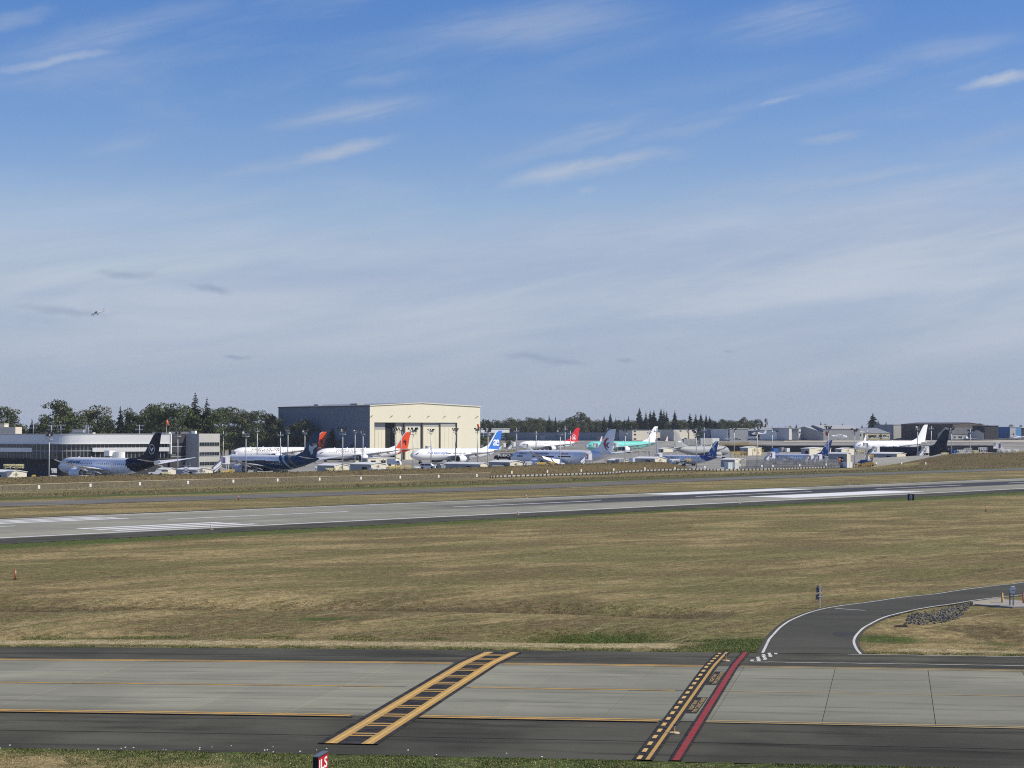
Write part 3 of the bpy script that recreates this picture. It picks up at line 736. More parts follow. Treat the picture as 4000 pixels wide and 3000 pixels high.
            # horizontal stabiliser
            hs=MB(); zr=(s.prof(.93)[0]+s.prof(.93)[1])/2+.15*s.hh; xr=s.X(.885); hb=s.b*.33
            rr=[s.foil(xr+y*.72,sg*y,zr+y*.10,c,c*.09) for y,c in ((0,s.L*.088),(hb*.5,s.L*.060),(hb*.94,s.L*.036),(hb,s.L*.022))]
            hs.loft(rr if sg>0 else [list(reversed(r)) for r in rr]); hs.build('horizontal_stabiliser',s.stabm if hasattr(s,'stabm') else s.wingm,s.root)
    def finpt(s,a,b):
        """a along the chord 0..1, b up 0..1 -> x,z and half thickness"""
        zr=s.prof(.88)[0]-.35; H=s.top-zr; rc=s.fc*s.L; tc=rc*.40
        xr=s.X(.972)-rc; le=xr+ b*H*.82; c=rc+(tc-rc)*b
        if b>.9: le+=(b-.9)*H*.9; c-= (b-.9)*H*.75
        return le+a*c, zr+b*H, max(.05,.055*c*max(0,1-abs(a-.38)/.62)**.6)
    def tail(s):
        A=[0,.03,.08]+list(np.linspace(.14,.97,15))+[1.0]; B=list(np.linspace(0,.9,15))+[.94,.97,1.0]
        mb=MB(); nA=len(A)
        for sg in (-1,1):
            o=len(mb.v)
            for b in B:
                for a in A:
                    x,z,t=s.finpt(a,b); mb.v.append((x,sg*(t if 0<a<1 else .03),z))
            for j in range(len(B)-1):
                for i in range(nA-1):
                    f=(o+j*nA+i,o+j*nA+i+1,o+(j+1)*nA+i+1,o+(j+1)*nA+i)
                    mb.f.append(f if sg<0 else f[::-1]); mb.m.append(s.finlv((A[i]+A[i+1])/2,(B[j]+B[j+1])/2) if s.finlv else 0)
        h=len(mb.v)//2; k=(len(B)-1)*nA
        for i in range(nA-1): mb.f.append((k+i,k+i+1,h+k+i+1,h+k+i)); mb.m.append(s.finlv(.5,1) if s.finlv else 0)
        for ii in (0,nA-1):
            for j in range(len(B)-1):
                f=(j*nA+ii,h+j*nA+ii,h+(j+1)*nA+ii,(j+1)*nA+ii); mb.f.append(f if ii else f[::-1]); mb.m.append(s.finlv(ii/(nA-1),B[j]) if s.finlv else 0)
        s.fin=mb.build('tail_fin',s.finmat,s.root,smooth_=False)
        # dorsal fillet
        d=MB(); x0,z0,_=s.finpt(0,0.0); x1,z1,_=s.finpt(0,.24); zt=s.prof(.80)[0]
        d.add([(x0-s.L*.055,0,zt-.1),(x0+.5,-.35,z0+.1),(x0+.5,.35,z0+.1),(x1+.35,-.12,z1),(x1+.35,.12,z1)],[(0,1,3),(0,3,4),(0,4,2),(1,2,4,3),(0,2,1)])
        d.build('dorsal_fillet',s.finmat[s.finlv(0,.03) if s.finlv else 0],s.fin)
    def fin_patch(s,pts,mat,name='fin_emblem',sides=(-1,1),off=.05):
        mb=MB()
        for sg in sides:
            q=[]
            for a,b in pts:
                x,z,t=s.finpt(min(max(a,0),1),b); q.append((x,sg*(max(t,.06)+off),z))
            mb.poly(q if sg<0 else q[::-1]); mb.build(name,mat,s.fin); mb=MB()
    def fin_ring(s,ca,cb,r,w,mat,n=28,off=.055):
        """ring of metre radius r round a fin point"""
        mb=MB(); x0,z0,_=s.finpt(ca,cb)
        for sg in (-1,1):
            y=sg*(s.finpt(.38,cb-.06)[2]+off)
            o=len(mb.v)
            for i in range(n):
                t=2*math.pi*i/n
                for q in (r-w,r): mb.v.append((x0+q*math.cos(t),y,z0+q*math.sin(t)))
            for i in range(n):
                j=(i+1)%n; f=(o+2*i,o+2*i+1,o+2*j+1,o+2*j); mb.f.append(f[::-1] if sg>0 else f); mb.m.append(0)
            mb.build('fin_ring',mat,s.fin); mb=MB()
    def fin_shape(s,ca,cb,pts,mat,name='fin_emblem',off=.065):
        """outline in metres round a fin point, x aft"""
        mb=MB(); x0,z0,_=s.finpt(ca,cb)
        for sg in (-1,1):
            y=sg*(s.finpt(.38,max(0,cb-.1))[2]+off); q=[(x0+a,y,z0+b) for a,b in pts]
            area=sum(q[i][0]*q[(i+1)%len(q)][2]-q[(i+1)%len(q)][0]*q[i][2] for i in range(len(q)))
            # port side (y<0) is seen with x to the right, z up
            if (area>0)!=(sg<0): q=q[::-1]
            mb.poly(q); mb.build(name,mat,s.fin); mb=MB()
    def engines(s):
        tw=math.tan(R(s.sw)); x0=s.X(s.wx)
        for sg in (-1,1):
            y=s.ey*s.b; x=x0+y*tw; z=s.belly+.55*s.hh+y*.085-s.er*1.05; r=s.er; el=s.el
            xf=x-el*.62
            e=MB(); n=24
            def ring(xx,rr): return [(xx,sg*y+rr*math.sin(2*math.pi*i/n),z+rr*math.cos(2*math.pi*i/n)) for i in range(n)]
            prof=[(xf+.12*el,r*.80),(xf+.03*el,r*.82),(xf,r*.88),(xf+.02*el,r*.95),(xf+.12*el,r*1.0),(xf+.35*el,r*1.03),(xf+.62*el,r*.98),(xf+.86*el,r*.86)]
            rings=[ring(a,b) for a,b in prof]
            last=[(xf+el*(.92+(.05 if (i%2 and s.chev) else 0)),sg*y+r*.80*math.sin(2*math.pi*i/n),z+r*.80*math.cos(2*math.pi*i/n)) for i in range(n)]
            inner=ring(xf+.80*el,r*.80)
            e.loft(rings+[last,inner],0,False,False)
            for k in range(len(e.f)):
                if k//n in (0,1,2): e.m[k]=1
                if k//n==len(rings): e.m[k]=2
            nac=e.build('engine_nacelle',[s.engm,BARE,DARKI],s.root,smooth_=True)
            fan=MB(); fan.loft([ring(xf+.13*el,r*.80),ring(xf+.14*el,.05)],0,False,True)
            fan.build('fan',DARKI,nac)
            MB().cyl((xf+.05*el,sg*y,z),(xf+.14*el,sg*y,z),.03,r*.26,12).build('spinner',GEARM,nac,smooth_=True)
            MB().loft([ring(xf+.70*el,r*.80),ring(xf+.72*el,r*.56)],0,False,False).build('bypass_duct',DARKI,nac)
            MB().loft([ring(xf+.72*el,r*.58),ring(xf+1.0*el,r*.50),ring(xf+1.16*el,r*.34)],0,False,False).build('core_cowl',GEARM,nac,smooth_=True)
            MB().cyl((xf+1.10*el,sg*y,z),(xf+1.34*el,sg*y,z),r*.26,.04,12).build('exhaust_plug',GEARM,nac,smooth_=True)
            p=MB(); a=xf+.30*el; w=.22
            p.hexa([(a,sg*y-w,z+r*.95),(xf+1.15*el,sg*y-w,z+r*.45),(xf+1.15*el,sg*y+w,z+r*.45),(a,sg*y+w,z+r*.95)],[(a+.5,sg*y-w,z+r*1.12),(xf+1.3*el,sg*y-w,z+r*1.22),(xf+1.3*el,sg*y+w,z+r*1.22),(a+.5,sg*y+w,z+r*1.12)])
            p.build('engine_pylon',s.engm,nac)
    def gear(s):
        def leg(x,y,rows,name):
            g=MB(); g.cyl((x,y,.7),(x,y,s.belly+.5),.17,.2,8); g.cyl((x-.8*(rows-1),y,.62),(x+.8*(rows-1)+.05,y,.62),.12,.12,6)
            lg=g.build(name,GEARM,s.root,smooth_=True)
            for k in range(rows):
                xx=x+(k-(rows-1)/2)*1.45
                for sg in (-1,1):
                    MB().cyl((xx,y+sg*.42,.62),(xx,y+sg*.82,.62),.62,.62,14).build('wheel',TYRE,lg)
            d=MB(); d.box(x+.2,y+(1.05 if y>0 else -1.05 if y<0 else .55),1.0,1.9,.06,max(.5,s.belly-.4)); d.build('gear_door',s.body,lg)
        leg(s.X(.105),0,1,'nose_gear')
        for sg in (-1,1): leg(s.X(s.wx+.155),sg*s.hw*1.75,2 if s.typ in('787','767') else (3 if s.typ in('777','779') else 1),'main_gear')
    def cabin(s):
        t0,t1=.115,.80; mb=MB(); zr=s.zc+.18*s.hh; n=int((t1-t0)*s.L/1.15)
        for i in range(n):
            t=t0+(t1-t0)*i/n
            if any(abs(t-q)<.018 for q in (.22,.42,.58,.75)): continue
            for sg in (-1,1):
                w,h=.36,.52; a=(s.X(t),s.side(t,zr,sg,.02),zr); b_=(s.X(t)+w,s.side(t,zr,sg,.02),zr); c=(s.X(t)+w,s.side(t,zr+h,sg,.02),zr+h); d=(s.X(t),s.side(t,zr+h,sg,.02),zr+h)
                mb.poly([a,b_,c,d] if sg<0 else [b_,a,d,c])
        o=mb.build('cabin_windows',GLASSD,s.fus); o['kind']='stuff'
        for t in (.10,.255,.60,.79):
            for sg in (-1,1):
                dm=MB(); z0,z1=s.zc-.25*s.hh,s.zc+.45*s.hh; w=1.1
                for (xa,za,xb,zb) in ((0,z0,w,z0+.09),(0,z1-.09,w,z1),(0,z0,.09,z1),(w-.09,z0,w,z1)):
                    q=[(s.X(t)+xx,s.side(t,zz,sg,.025),zz) for xx,zz in ((xa,za),(xb,za),(xb,zb),(xa,zb))]
                    dm.poly(q if sg<0 else q[::-1])
                dm.build('door_outline',GREYP,s.fus)
    def strip(s,t0,t1,z0,z1,mat,name,n=8):
        mb=MB()
        for sg in (-1,1):
            for i in range(n):
                a,b=t0+(t1-t0)*i/n,t0+(t1-t0)*(i+1)/n
                q=[(s.X(t),s.side(t,s.zc+z*s.hh,sg,.035),s.zc+z*s.hh) for t,z in ((a,z0),(b,z0),(b,z1),(a,z1))]
                mb.poly(q if sg<0 else q[::-1])
            mb.build(name,mat,s.fus); mb=MB()
    def title(s,txt,t0,t1,z0,z1,mat,shear=0.0,bold=False,name='title_lettering',sides=(-1,1)):
        for sg in sides:
            def fn(a,b):
                t=t0+(t1-t0)*(a if sg<0 else 1-a); z=s.zc+(z0+(z1-z0)*b)*s.hh
                return (s.X(t),s.side(t,z,sg,.06),z)
            lay_text(txt,fn,name,mat,s.fus,shear,bold,flip=False)
# Lufthansa-like midnight tail
p=Plane('787','airliner','white airliner with midnight blue tail and crane emblem, leftmost on the ramp','airliner',233,628,726,'tail',
  mats=[WHITE,NAVY],lv=lambda t,z,y:0 if t>.945 else 1 if t>.755+.06*(-z if z<0 else -.55*z)-.02 else 0,fin=lambda a,b:0,finmat=[NAVY],wing=WHITE)
p.title('Lufthansa',.135,.275,.28,.66,TITLEB,bold=True)
p.fin_ring(.50,.40,1.75,.16,WHITE)
p.fin_shape(.50,.40,[(-1.25,.95),(-.95,.80),(-.15,-.25),(.15,.35),(.95,.55),(1.0,.25),(.45,-.1),(.55,-.35),(.05,-.55),(.45,-1.15),(.15,-1.05),(-.35,-.35)],WHITE)
# Oman
def lv_om(t,z,y):
    e=t+.055*z
    if e>.80: return 1
    if e>.775: return 2
    if e>.735: return 1
    if e>.715: return 3
    if e>.685: return 1
    arc=-.05+.42*math.exp(-((t-.47)/.13)**2)-1.1*max(0,.30-t)
    if z>arc: return 0
    k=z+.5*math.sin((t-.3)*7)
    if abs(z-arc+.14)<.035: return 3
    if abs(k+.35)<.05 and t>.35: return 2
    if abs(z+.9-1.4*(.70-t))<.10 and t>.45: return 3
    return 1 if t>.27 else 3 if z<-.7 else 0
p=Plane('787','airliner','airliner with dark teal-blue tail and silver ribbon stripes along its belly','airliner',862,1247,780,'tail',
  mats=[WHITE,OMANB,OMANG,SILV],lv=lv_om,fin=lambda a,b:0,finmat=[OMANB],eng=GREYP,windows=False)
p.strip(.10,.24,.02,.26,GLASSD,'window_strip'); p.strip(.29,.67,.02,.22,BLACKP,'window_strip')
p.fin_patch([(.30,.52),(.42,.46),(.62,.42),(.80,.50),(.93,.52),(.95,.42),(.80,.36),(.72,.28),(.78,.16),(.66,.10),(.60,.20),(.45,.28),(.34,.40)],SILV)
p.fin_patch([(.50,.55),(.95,.55),(.96,.47),(.80,.50),(.62,.44)],GOLD,off=.08)
# scrolled calligraphy near the nose
p.title('~vu~ul',.10,.185,.40,.72,GREYP,.5,True)
# Angola pair
def angola(label,n,t,d):
    p=Plane('787','airliner',label,'airliner',n,t,d,'nose',mats=[WHITE,ORANGE],lv=lambda t,z,y:1 if t>.86+.03*z else 0,
      fin=lambda a,b:1 if a>.10 else 0,finmat=[WHITE,ORANGE])
    p.title('ANGOLA AIRLINES',.19,.485,.36,.78,TITLEG,bold=True)
    p.fin_shape(.62,.36,[(-1.4,.8),(-1.1,1.5),(-.4,2.0),(.6,2.0),(1.3,1.6),(.5,1.55),(-.1,1.2),(-.5,.5),(-.4,-.4),(-.9,.1)],CRIM)
    p.fin_shape(.62,.36,[(-.3,1.1),(.5,1.35),(1.15,.9),(.9,.2),(1.05,-.6),(.7,-1.5),(.35,-1.2),(.45,-.3),(.0,.25)],BLACKP)
    return p
angola('white airliner with vermilion tail, nose behind the teal-tailed airliner',903,1274,1192)
angola('white airliner with vermilion tail, in the open before the cream hangar',1232,1602,1150)
# Air Europa
p=Plane('787','airliner','white airliner with bright blue tail carrying a white ae ligature','airliner',1604,1958,1040,'nose',
  mats=[WHITE,BLUEP],fin=lambda a,b:1 if a>.12 else 0,finmat=[WHITE,BLUEP],windows=False)
p.title('AirEuropa',.14,.36,-.05,.62,M('blue_title',(.10,.22,.62),.45),bold=True)
for a,b in ((.34,.40),(.42,.47),(.485,.515),(.53,.555),(.62,.75)): p.strip(a,b,.10,.24,GLASSD,'window_strip',4)
def finletter(s,txt,ca,cb,w,h,mat):
    x0,z0,_=s.finpt(ca,cb)
    for sg in (-1,1):
        y=sg*(s.finpt(.38,cb-.1)[2]+.07)
        lay_text(txt,lambda a,b:(x0+(a-.5)*w*(1 if sg<0 else -1),y,z0+(b-.5)*h),'fin_letters',mat,s.fin,.1,True)
finletter(p,'æ',.58,.36,4.4,3.4,WHITE)
# China Eastern
p=Plane('787','airliner','silver-white airliner with red and blue swallow tail emblem','airliner',1996,2402,868,'tail',windows=False,flaps=.9,
  body=M('pearl_paint',(.84,.85,.88),.35,0,.02),mats=[MATS['pearl_paint']],wing=GREYP,eng=MATS['pearl_paint'])
p.title('中国东方',.12,.20,.38,.66,TITLER,.2,True); p.title('CHINA EASTERN',.265,.415,.36,.66,TITLEB,.25,True); p.title('航空公司',.52,.60,.36,.66,TITLER,.2,True)
p.strip(.105,.165,.02,.20,BLACKP,'window_strip'); p.strip(.26,.47,.02,.20,BLACKP,'window_strip'); p.strip(.51,.63,.02,.20,BLACKP,'window_strip')
p.strip(.715,.722,-.5,.75,NAVY,'pillar_stripe',2)
p.fin_shape(.50,.38,[(1.7,2.3),(.2,2.25),(-.9,1.3),(-1.3,.3),(-1.8,.45),(-1.2,-.9),(-.6,-1.9),(.3,-2.6),(1.2,-2.7),(.4,-2.2),(-.2,-1.2),(-.3,.0),(.1,1.2)],CRIM)
p.fin_shape(.50,.38,[(2.2,.45),(1.0,.4),(.2,-.1),(-.1,-.7),(.4,-1.4),(1.3,-1.9),(1.9,-1.9),(1.1,-1.3),(.7,-.7),(1.0,-.1)],TITLEB)
# Turkish Cargo
p=Plane('777','airliner','white freighter airliner with red tail and white circled bird','airliner',2024,2262,1530,'nose',mats=[WHITE,REDP],
  fin=lambda a,b:1,finmat=[WHITE,REDP],windows=False)
p.title('TURKISH CARGO',.20,.46,.28,.60,M('lilac_title',(.42,.38,.60),.5),bold=True)
p.fin_ring(.42,.32,2.2,.32,WHITE)
p.fin_shape(.42,.32,[(-.1,1.6),(.35,1.0),(.45,-.1),(1.5,-1.1),(.6,-1.05),(-.2,-1.0),(-1.7,-.9),(-.9,-.6),(-.5,.3)],WHITE)
# teal 777X
p=Plane.__new__(Plane); p.tipm=M('striped_wing_tip',(.75,.55,.5),.4,0,.1)
p.__init__('779','airliner','airliner in turquoise primer film with unpainted white tail','airliner',2287,2566,1465,'nose',mats=[TEAL,WHITE],
  lv=lambda t,z,y:1 if t<.018 else 0,fin=lambda a,b:1,finmat=[TEAL,WHITE],windows=False)
# white 777X
p=Plane('779','airliner','all-white airliner without titles at the right of the ramp','airliner',3336,3620,1345,'nose',mats=[WHITE],windows=False)
p.strip(.10,.74,.14,.22,GREYP,'window_strip',20)
# tankers
def tanker(label,n,t,d,near,m,insig=True):
    p=Plane('767','tanker_aircraft',label,'tanker',n,t,d,near,mats=[m],body=m,wing=m,eng=m,windows=False,group='parked air force tankers')
    bm=MB(); bm.cyl((p.X(.80),0,p.prof(.80)[1]+.1),(p.X(.97),0,p.prof(.97)[1]-.5),.28,.2,8); bm.build('refuelling_boom',m,p.fus)
    p.fin_patch([(.30,.30),(.62,.30),(.66,.38),(.34,.38)],WHITE if insig else m,'fin_code')
    return p
tanker('light grey tanker with nose to the right, behind the blue-tailed jet',2848,2634,1130,'tail',MILG)
tanker('dark charcoal tanker jet behind the curved blast fence',3388,3704,990,'tail',MILD,False)
tanker('grey tanker parked before the cream hangar doors beside vermilion tail',1812,1588,1290,'tail',MILG,False)
tanker('grey tanker whose fin rises behind a pointed green tree',1518,1306,1260,'tail',MILG,False)
# small twins with royal blue tails
def scat(label,n,t,d):
    p=Plane('737','airliner',label,'airliner',n,t,d,'tail',mats=[MATS['pearl_paint'],SCATB],body=MATS['pearl_paint'],lv=lambda t,z,y:1 if (t>.80-.09*z) else 0,
       fin=lambda a,b:1,finmat=[MATS['pearl_paint'],SCATB],eng=WHITE)
    p.title('SCAT',.06,.29,-.12,.58,DBLUE,.35,True)
    p.fin_shape(.52,.55,[(-.25,-1.6),(-.75,-.2),(-.5,1.0),(.0,1.7),(.45,.9),(.7,-.4),(.45,-1.7),(.1,-.6)],PALEB)
    p.fin_shape(.30,.22,[(-1.0,-.7),(.6,-.5),(.2,.6),(-.1,1.1),(-.5,.3)],PALEB)
    p.fin_shape(.72,.10,[(-.45,-.5),(.45,-.5),(.0,.9)],PALEB)
    p.fin_patch([(.02,.55),(.30,.55),(.55,.80),(.75,1.0),(.30,1.0),(.15,.8)],MATS['pearl_paint'],'fin_tip_patch')
    return p
scat('small airliner with royal blue tail, half hidden by grass bank',2575,2801,1000)
scat('small airliner with royal blue tail, half hidden by blast fence',3000,3244,1000)
# ------------------------------------------------------------------ buildings
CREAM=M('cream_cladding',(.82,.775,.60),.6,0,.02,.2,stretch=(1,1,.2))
CREAM_SHADE=M('cream_cladding_shade',(.155,.185,.225),.6,0,.04,.15,stretch=(1,1,.2))  # cream cladding of the hangar side with its shade put into the colour
TRIM=M('dark_trim',(.10,.085,.075),.6); BROWN=M('brown_steel',(.15,.105,.085),.6)
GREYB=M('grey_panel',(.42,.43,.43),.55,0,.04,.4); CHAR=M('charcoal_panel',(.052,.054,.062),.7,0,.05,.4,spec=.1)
SILVERB=M('brushed_silver_panel',(.68,.69,.70),.40,.35,.04,.5,stretch=(.3,.3,3))
LIGHTG=M('light_grey_panel',(.40,.40,.385),.6,0,.04,.4)
DOORG=M('pale_grey_door_panel',(.42,.42,.40),.6)
ROOFW=M('white_roof',(.74,.75,.74),.6,0,.04,.3); ROOFG=M('grey_metal_roof',(.30,.31,.31),.5,.3,.06,.6); ROOFL=M('light_ribbed_roof',(.46,.46,.44),.55,.1,.08,.8,stretch=(6,.2,1)); ROOFN=M('navy_metal_roof',(.10,.15,.23),.45,.2,.05,.3)
INTER=M('dark_interior',(.010,.010,.014),.8)
BEIGE=M('beige_wall',(.58,.54,.46),.7,0,.04,.2); TANW=M('tan_shed_wall',(.70,.66,.54),.65,0,.04,.6); SHEDG=M('shed_shade_and_door_grey',(.36,.36,.37),.65,0,.05,.6)
GLASSB=M('tinted_window_glass',(.012,.018,.024),.06,0,.02,spec=.8)
MULL=M('pale_mullion',(.45,.46,.47),.5)
BWN=M('dark_brown_hangar',(.075,.062,.058),.6,0,.05,.2); SKYB=M('blue_cladding',(.07,.20,.42),.6,0,.05,.2)
def quad_wall(mb,a,b,z0,z1,mi=0,th=.0):
    """wall panel from a to b seen with a on the left"""
    mb.poly([(a[0],a[1],z0),(b[0],b[1],z0),(b[0],b[1],z1),(a[0],a[1],z1)],mi)
def slab(mb,a,b,z0,z1,out,back,mi=0):
    """box along a-b between offsets out (towards viewer) and back"""
    d=Vector((b[0]-a[0],b[1]-a[1],0)).normalized(); n=Vector((d.y,-d.x,0))
    p=[Vector((a[0],a[1],0))+n*out,Vector((b[0],b[1],0))+n*out,Vector((b[0],b[1],0))-n*back,Vector((a[0],a[1],0))-n*back]
    mb.hexa([(q.x,q.y,z0) for q in p],[(q.x,q.y,z1) for q in p],mi); return mb
# --- cream hangar
def hangar():
    C=Vector((-84.8,1200,0)); e=Vector((.797,.602,0)).normalized(); g=Vector((-.602,.797,0)).normalized()
    W,D=81.5,107.0; zg=-3.2; ze=29.4; zp=31.3
    root=thing('cream_hangar','large cream hangar with tall sliding doors and side coloured blue-grey for shade','hangar',(C.x,C.y,zg),math.atan2(e.y,e.x))
    # local x along the front, y to the back
    H,P=ze-zg,zp-zg; dx0,dx1,dh=3.2,64.0,22.4
    f=MB()
    f.add([(0,0,0),(dx0,0,0),(dx0,0,dh),(dx1,0,dh),(dx1,0,0),(W,0,0),(W,0,H),(W*.46,0,P),(0,0,H)],[(0,1,2,8),(2,3,7,8),(3,4,5,6),(3,6,7)])
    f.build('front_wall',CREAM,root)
    s=MB(); s.poly([(0,D,0),(0,0,0),(0,0,H),(0,D,H)]); s.build('side_wall',CREAM_SHADE,root)
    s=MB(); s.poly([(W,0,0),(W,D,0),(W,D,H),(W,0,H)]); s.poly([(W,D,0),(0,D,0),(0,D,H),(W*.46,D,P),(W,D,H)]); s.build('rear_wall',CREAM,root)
    r=MB(); r.poly([(-.4,-.4,H+.05),(W*.46,-.4,P+.05),(W*.46,D,P+.05),(-.4,D,H+.05)]); r.poly([(W*.46,-.4,P+.05),(W+.4,-.4,H+.05),(W+.4,D,H+.05),(W*.46,D,P+.05)])
    r.build('roof',ROOFG,root)
    t=MB(); t.bar((-.3,D,H-.3),(-.3,-.3,H-.3),.35,.7); t.build('eave_trim',TRIM,root)
    t=MB(); t.bar((-.3,-.35,H-.1),(W*.46,-.35,P-.1),.3,.45); t.bar((W*.46,-.35,P-.1),(W+.3,-.35,H-.1),.3,.45); t.build('gable_trim',CREAM,root)
    b=MB(); b.poly([(dx0,2.6,0),(dx1,2.6,0),(dx1,2.6,dh),(dx0,2.6,dh)]); b.poly([(dx0,0,dh),(dx1,0,dh),(dx1,2.6,dh),(dx0,2.6,dh)]); b.build('door_recess',INTER,root)
    for x in (dx0,dx1):
        q=MB(); q.box(x+(-.1 if x>10 else .1),1.3,0,.25,2.5,dh-.02); q.build('door_jamb',BROWN,root)
    px=[(1460,1512,2.2,.0),(1549,1582,1.9,.22),(1587,1651,1.6,.22),(1657,1720,1.2,.18),(1724,1787,.8,.12)]
    def fx(p):   # front coordinate of a bearing
        k=(p-2000)/FPX; return (k*C.y-C.x)/(e.x-k*e.y)
    for i,(a,bb,y,band) in enumerate(px):
        x0,x1=fx(a),fx(bb); m=MB(); top=dh-.25
        m.box((x0+x1)/2,y,0,x1-x0,.35,top-4.2 if i==0 else top-2.4); d=m.build('sliding_door',CREAM,root)
        m=MB(); m.box((x0+x1)/2,y+.05,(top-4.18 if i==0 else top-2.38),x1-x0,.3,(4.1 if i==0 else 2.3)); m.build('door_header_panel',DOORG,d)
        for k in range(1,4):
            m=MB(); m.box(x0+(x1-x0)*k/4,y-.2,0,.08,.08,top-4.4 if i==0 else top-2.6); m.build('door_rib',CREAM,d)
    for p in (1549,1584,1654,1722):
        x=fx(p); m=MB(); m.box(x,.9,0,.75 if p>1549 else .4,.6,dh-.2); m.build('door_post',BROWN,root)
    m=MB(); m.box(fx(1791),.3,0,1.6,.5,dh-.15); m.build('door_post',BROWN,root)
    for p in (1450,1528,1599,1672,1735,1793,1862):
        x=fx(p); m=MB(); m.bar((x-.6,-.25,25.6),(x+.5,-1.0,26.5),.25,.35); m.build('wall_lamp',TRIM,root)
    for y,w in ((30,8),(75,5)): MB().box(10,y,H+.6,w*.6,w,.9).build('roof_unit',GREYB,root)
hangar()
# --- delivery centre with the curved silver front
def delivery():
    zg=-3.9
    root=thing('office_building','long office building with curved silver bands and dark glass','building',(-150,775,zg))
    ox,oy=-150,775
    def P(px,d):
        return Vector(((px-2000)/FPX*d-ox,d-oy,0))
    ctl=[(-140,780),(-20,762),(100,752),(220,748),(300,750),(400,757),(530,767.5),(663,778)]
    pts=resample([P(*c) for c in ctl],121)
    def seg(mb,i0,i1,z0,z1,out,back):
        for i in range(i0,i1):
            a,b=pts[i],pts[i+1]; d0=(pts[min(i+1,120)]-pts[max(i-1,0)]).normalized(); d1=(pts[min(i+2,120)]-pts[i]).normalized()
            n0=Vector((d0.y,-d0.x,0)); n1=Vector((d1.y,-d1.x,0))
            p=[a+n0*out,b+n1*out,b-n1*back,a-n0*back]
            mb.hexa([(q.x,q.y,z0-zg) for q in p],[(q.x,q.y,z1-zg) for q in p])
    def bearing(i): q=pts[i]; return 2000+FPX*(q.x+ox)/(q.y+oy)
    idx=lambda px:min(range(121),key=lambda i:abs(bearing(i)-px))
    ztop=zat(1697,765); z1=zat(1731,765); z2=zat(1748,765); z3=zat(1764,765); z4=zat(1791,765); z5=zat(1806,765)
    iA,iB=idx(127),idx(355)
    m=MB(); seg(m,0,120,z1,ztop,.9,1.5); m.build('upper_silver_band',SILVERB,root)
    m=MB(); seg(m,0,120,ztop,ztop+.25,1.1,14); m.build('roof_edge',GREYB,root)
    m=MB(); seg(m,0,iA,z3,z2,.55,1.2); m.build('lower_silver_band',SILVERB,root)
    m=MB(); seg(m,iB,120,z3,z2,.75,1.2); m.build('lower_silver_band',SILVERB,root)
    m=MB(); seg(m,0,120,zg,z4-.6,-1.4,12); m.build('dark_base',CHAR,root)  # recessed lower storey in dark panels
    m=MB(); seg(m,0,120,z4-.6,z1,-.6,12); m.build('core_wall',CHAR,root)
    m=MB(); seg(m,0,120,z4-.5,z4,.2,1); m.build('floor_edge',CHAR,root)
    m=MB(); seg(m,iA,iB,(z2+z3)/2-.5,(z2+z3)/2-.25,.35,.2); m.build('glazing_transom',MULL,root)
    m=MB(); seg(m,idx(-140),120,z1-.28,z1-.02,1.3,.4); m.build('soffit_trim',ROOFW,root)
    def panes(i0,i1,za,zb,step,out,split=False):
        i=i0
        while i<i1:
            j=min(i+step,i1); a,b=pts[i],pts[j]; d=(b-a).normalized(); n=Vector((d.y,-d.x,0)); w=(b-a).length
            pm=MB(); pm.hexa([(-w/2+.09,-.03,0),(w/2-.09,-.03,0),(w/2-.09,.03,0),(-w/2+.09,.03,0)],[(-w/2+.09,-.03,zb-za),(w/2-.09,-.03,zb-za),(w/2-.09,.03,zb-za),(-w/2+.09,.03,zb-za)])
            c=(a+b)/2+n*out; pm.build('window_pane',GLASSB,root,(c.x,c.y,za-zg),math.atan2(d.y,d.x))
            mm=MB(); q=a+n*(out+.06); mm.box(q.x,q.y,za-zg,.14,.16,zb-za,rz=math.atan2(d.y,d.x)); mm.build('mullion',MULL,root)
            i=j
    panes(idx(-120),iA,z2,z1-.3,2,.1); panes(iB,119,z2,z1-.3,2,.15)
    panes(iA,iB,(z2+z3)/2-.2,z1-.3,2,.2); panes(iA,iB,z4,(z2+z3)/2-.55,2,.2)
    panes(idx(-120),iA,z4+.2,z3-.1,2,-.2); panes(iB,idx(425),z4+.2,z3-.1,2,-.2); panes(idx(480),119,z4+.2,z3-.1,2,-.2)
    # dark and light end blocks
    def block(px0,px1,d0,d1,mat,name,rows,n,y0=1696,depth=22,ybase=None,proud=0):
        a,b=P(px0,d0),P(px1,d1); zt=zat(y0,(d0+d1)/2); d=(b-a).normalized(); nn=Vector((d.y,-d.x,0)); m=MB()
        slab(m,a,b,0,zt-zg,0,depth); o=m.build(name,mat,root)
        for (ya,yb,xa,xb,nw) in rows:
            za,zb=zat(yb,(d0+d1)/2),zat(ya,(d0+d1)/2)
            for k in range(nw):
                f0=(xa-px0)/(px1-px0)+(xb-xa)/(px1-px0)*k/nw; f1=f0+(xb-xa)/(px1-px0)/nw
                p,q=a.lerp(b,f0),a.lerp(b,f1); w=(q-p).length; c=(p+q)/2+nn*.05
                m=MB(); m.box(0,0,0,w-.28,.10,zb-za); m.build('window_pane',GLASSB,o,(c.x,c.y,za-zg),math.atan2(d.y,d.x))
            m=MB(); slab(m,a.lerp(b,(xa-px0)/(px1-px0)),a.lerp(b,(xb-px0)/(px1-px0)),za-.18-zg,za-.02-zg,.14,0); m.build('sill',MULL,o)
        return o
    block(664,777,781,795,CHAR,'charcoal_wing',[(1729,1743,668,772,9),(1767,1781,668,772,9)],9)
    block(777.5,859,786,799,LIGHTG,'light_grey_wing',[(1728,1742,779,857,8),(1766,1780,779,857,8),(1804,1818,757.5+22,857,8)],8,1694)
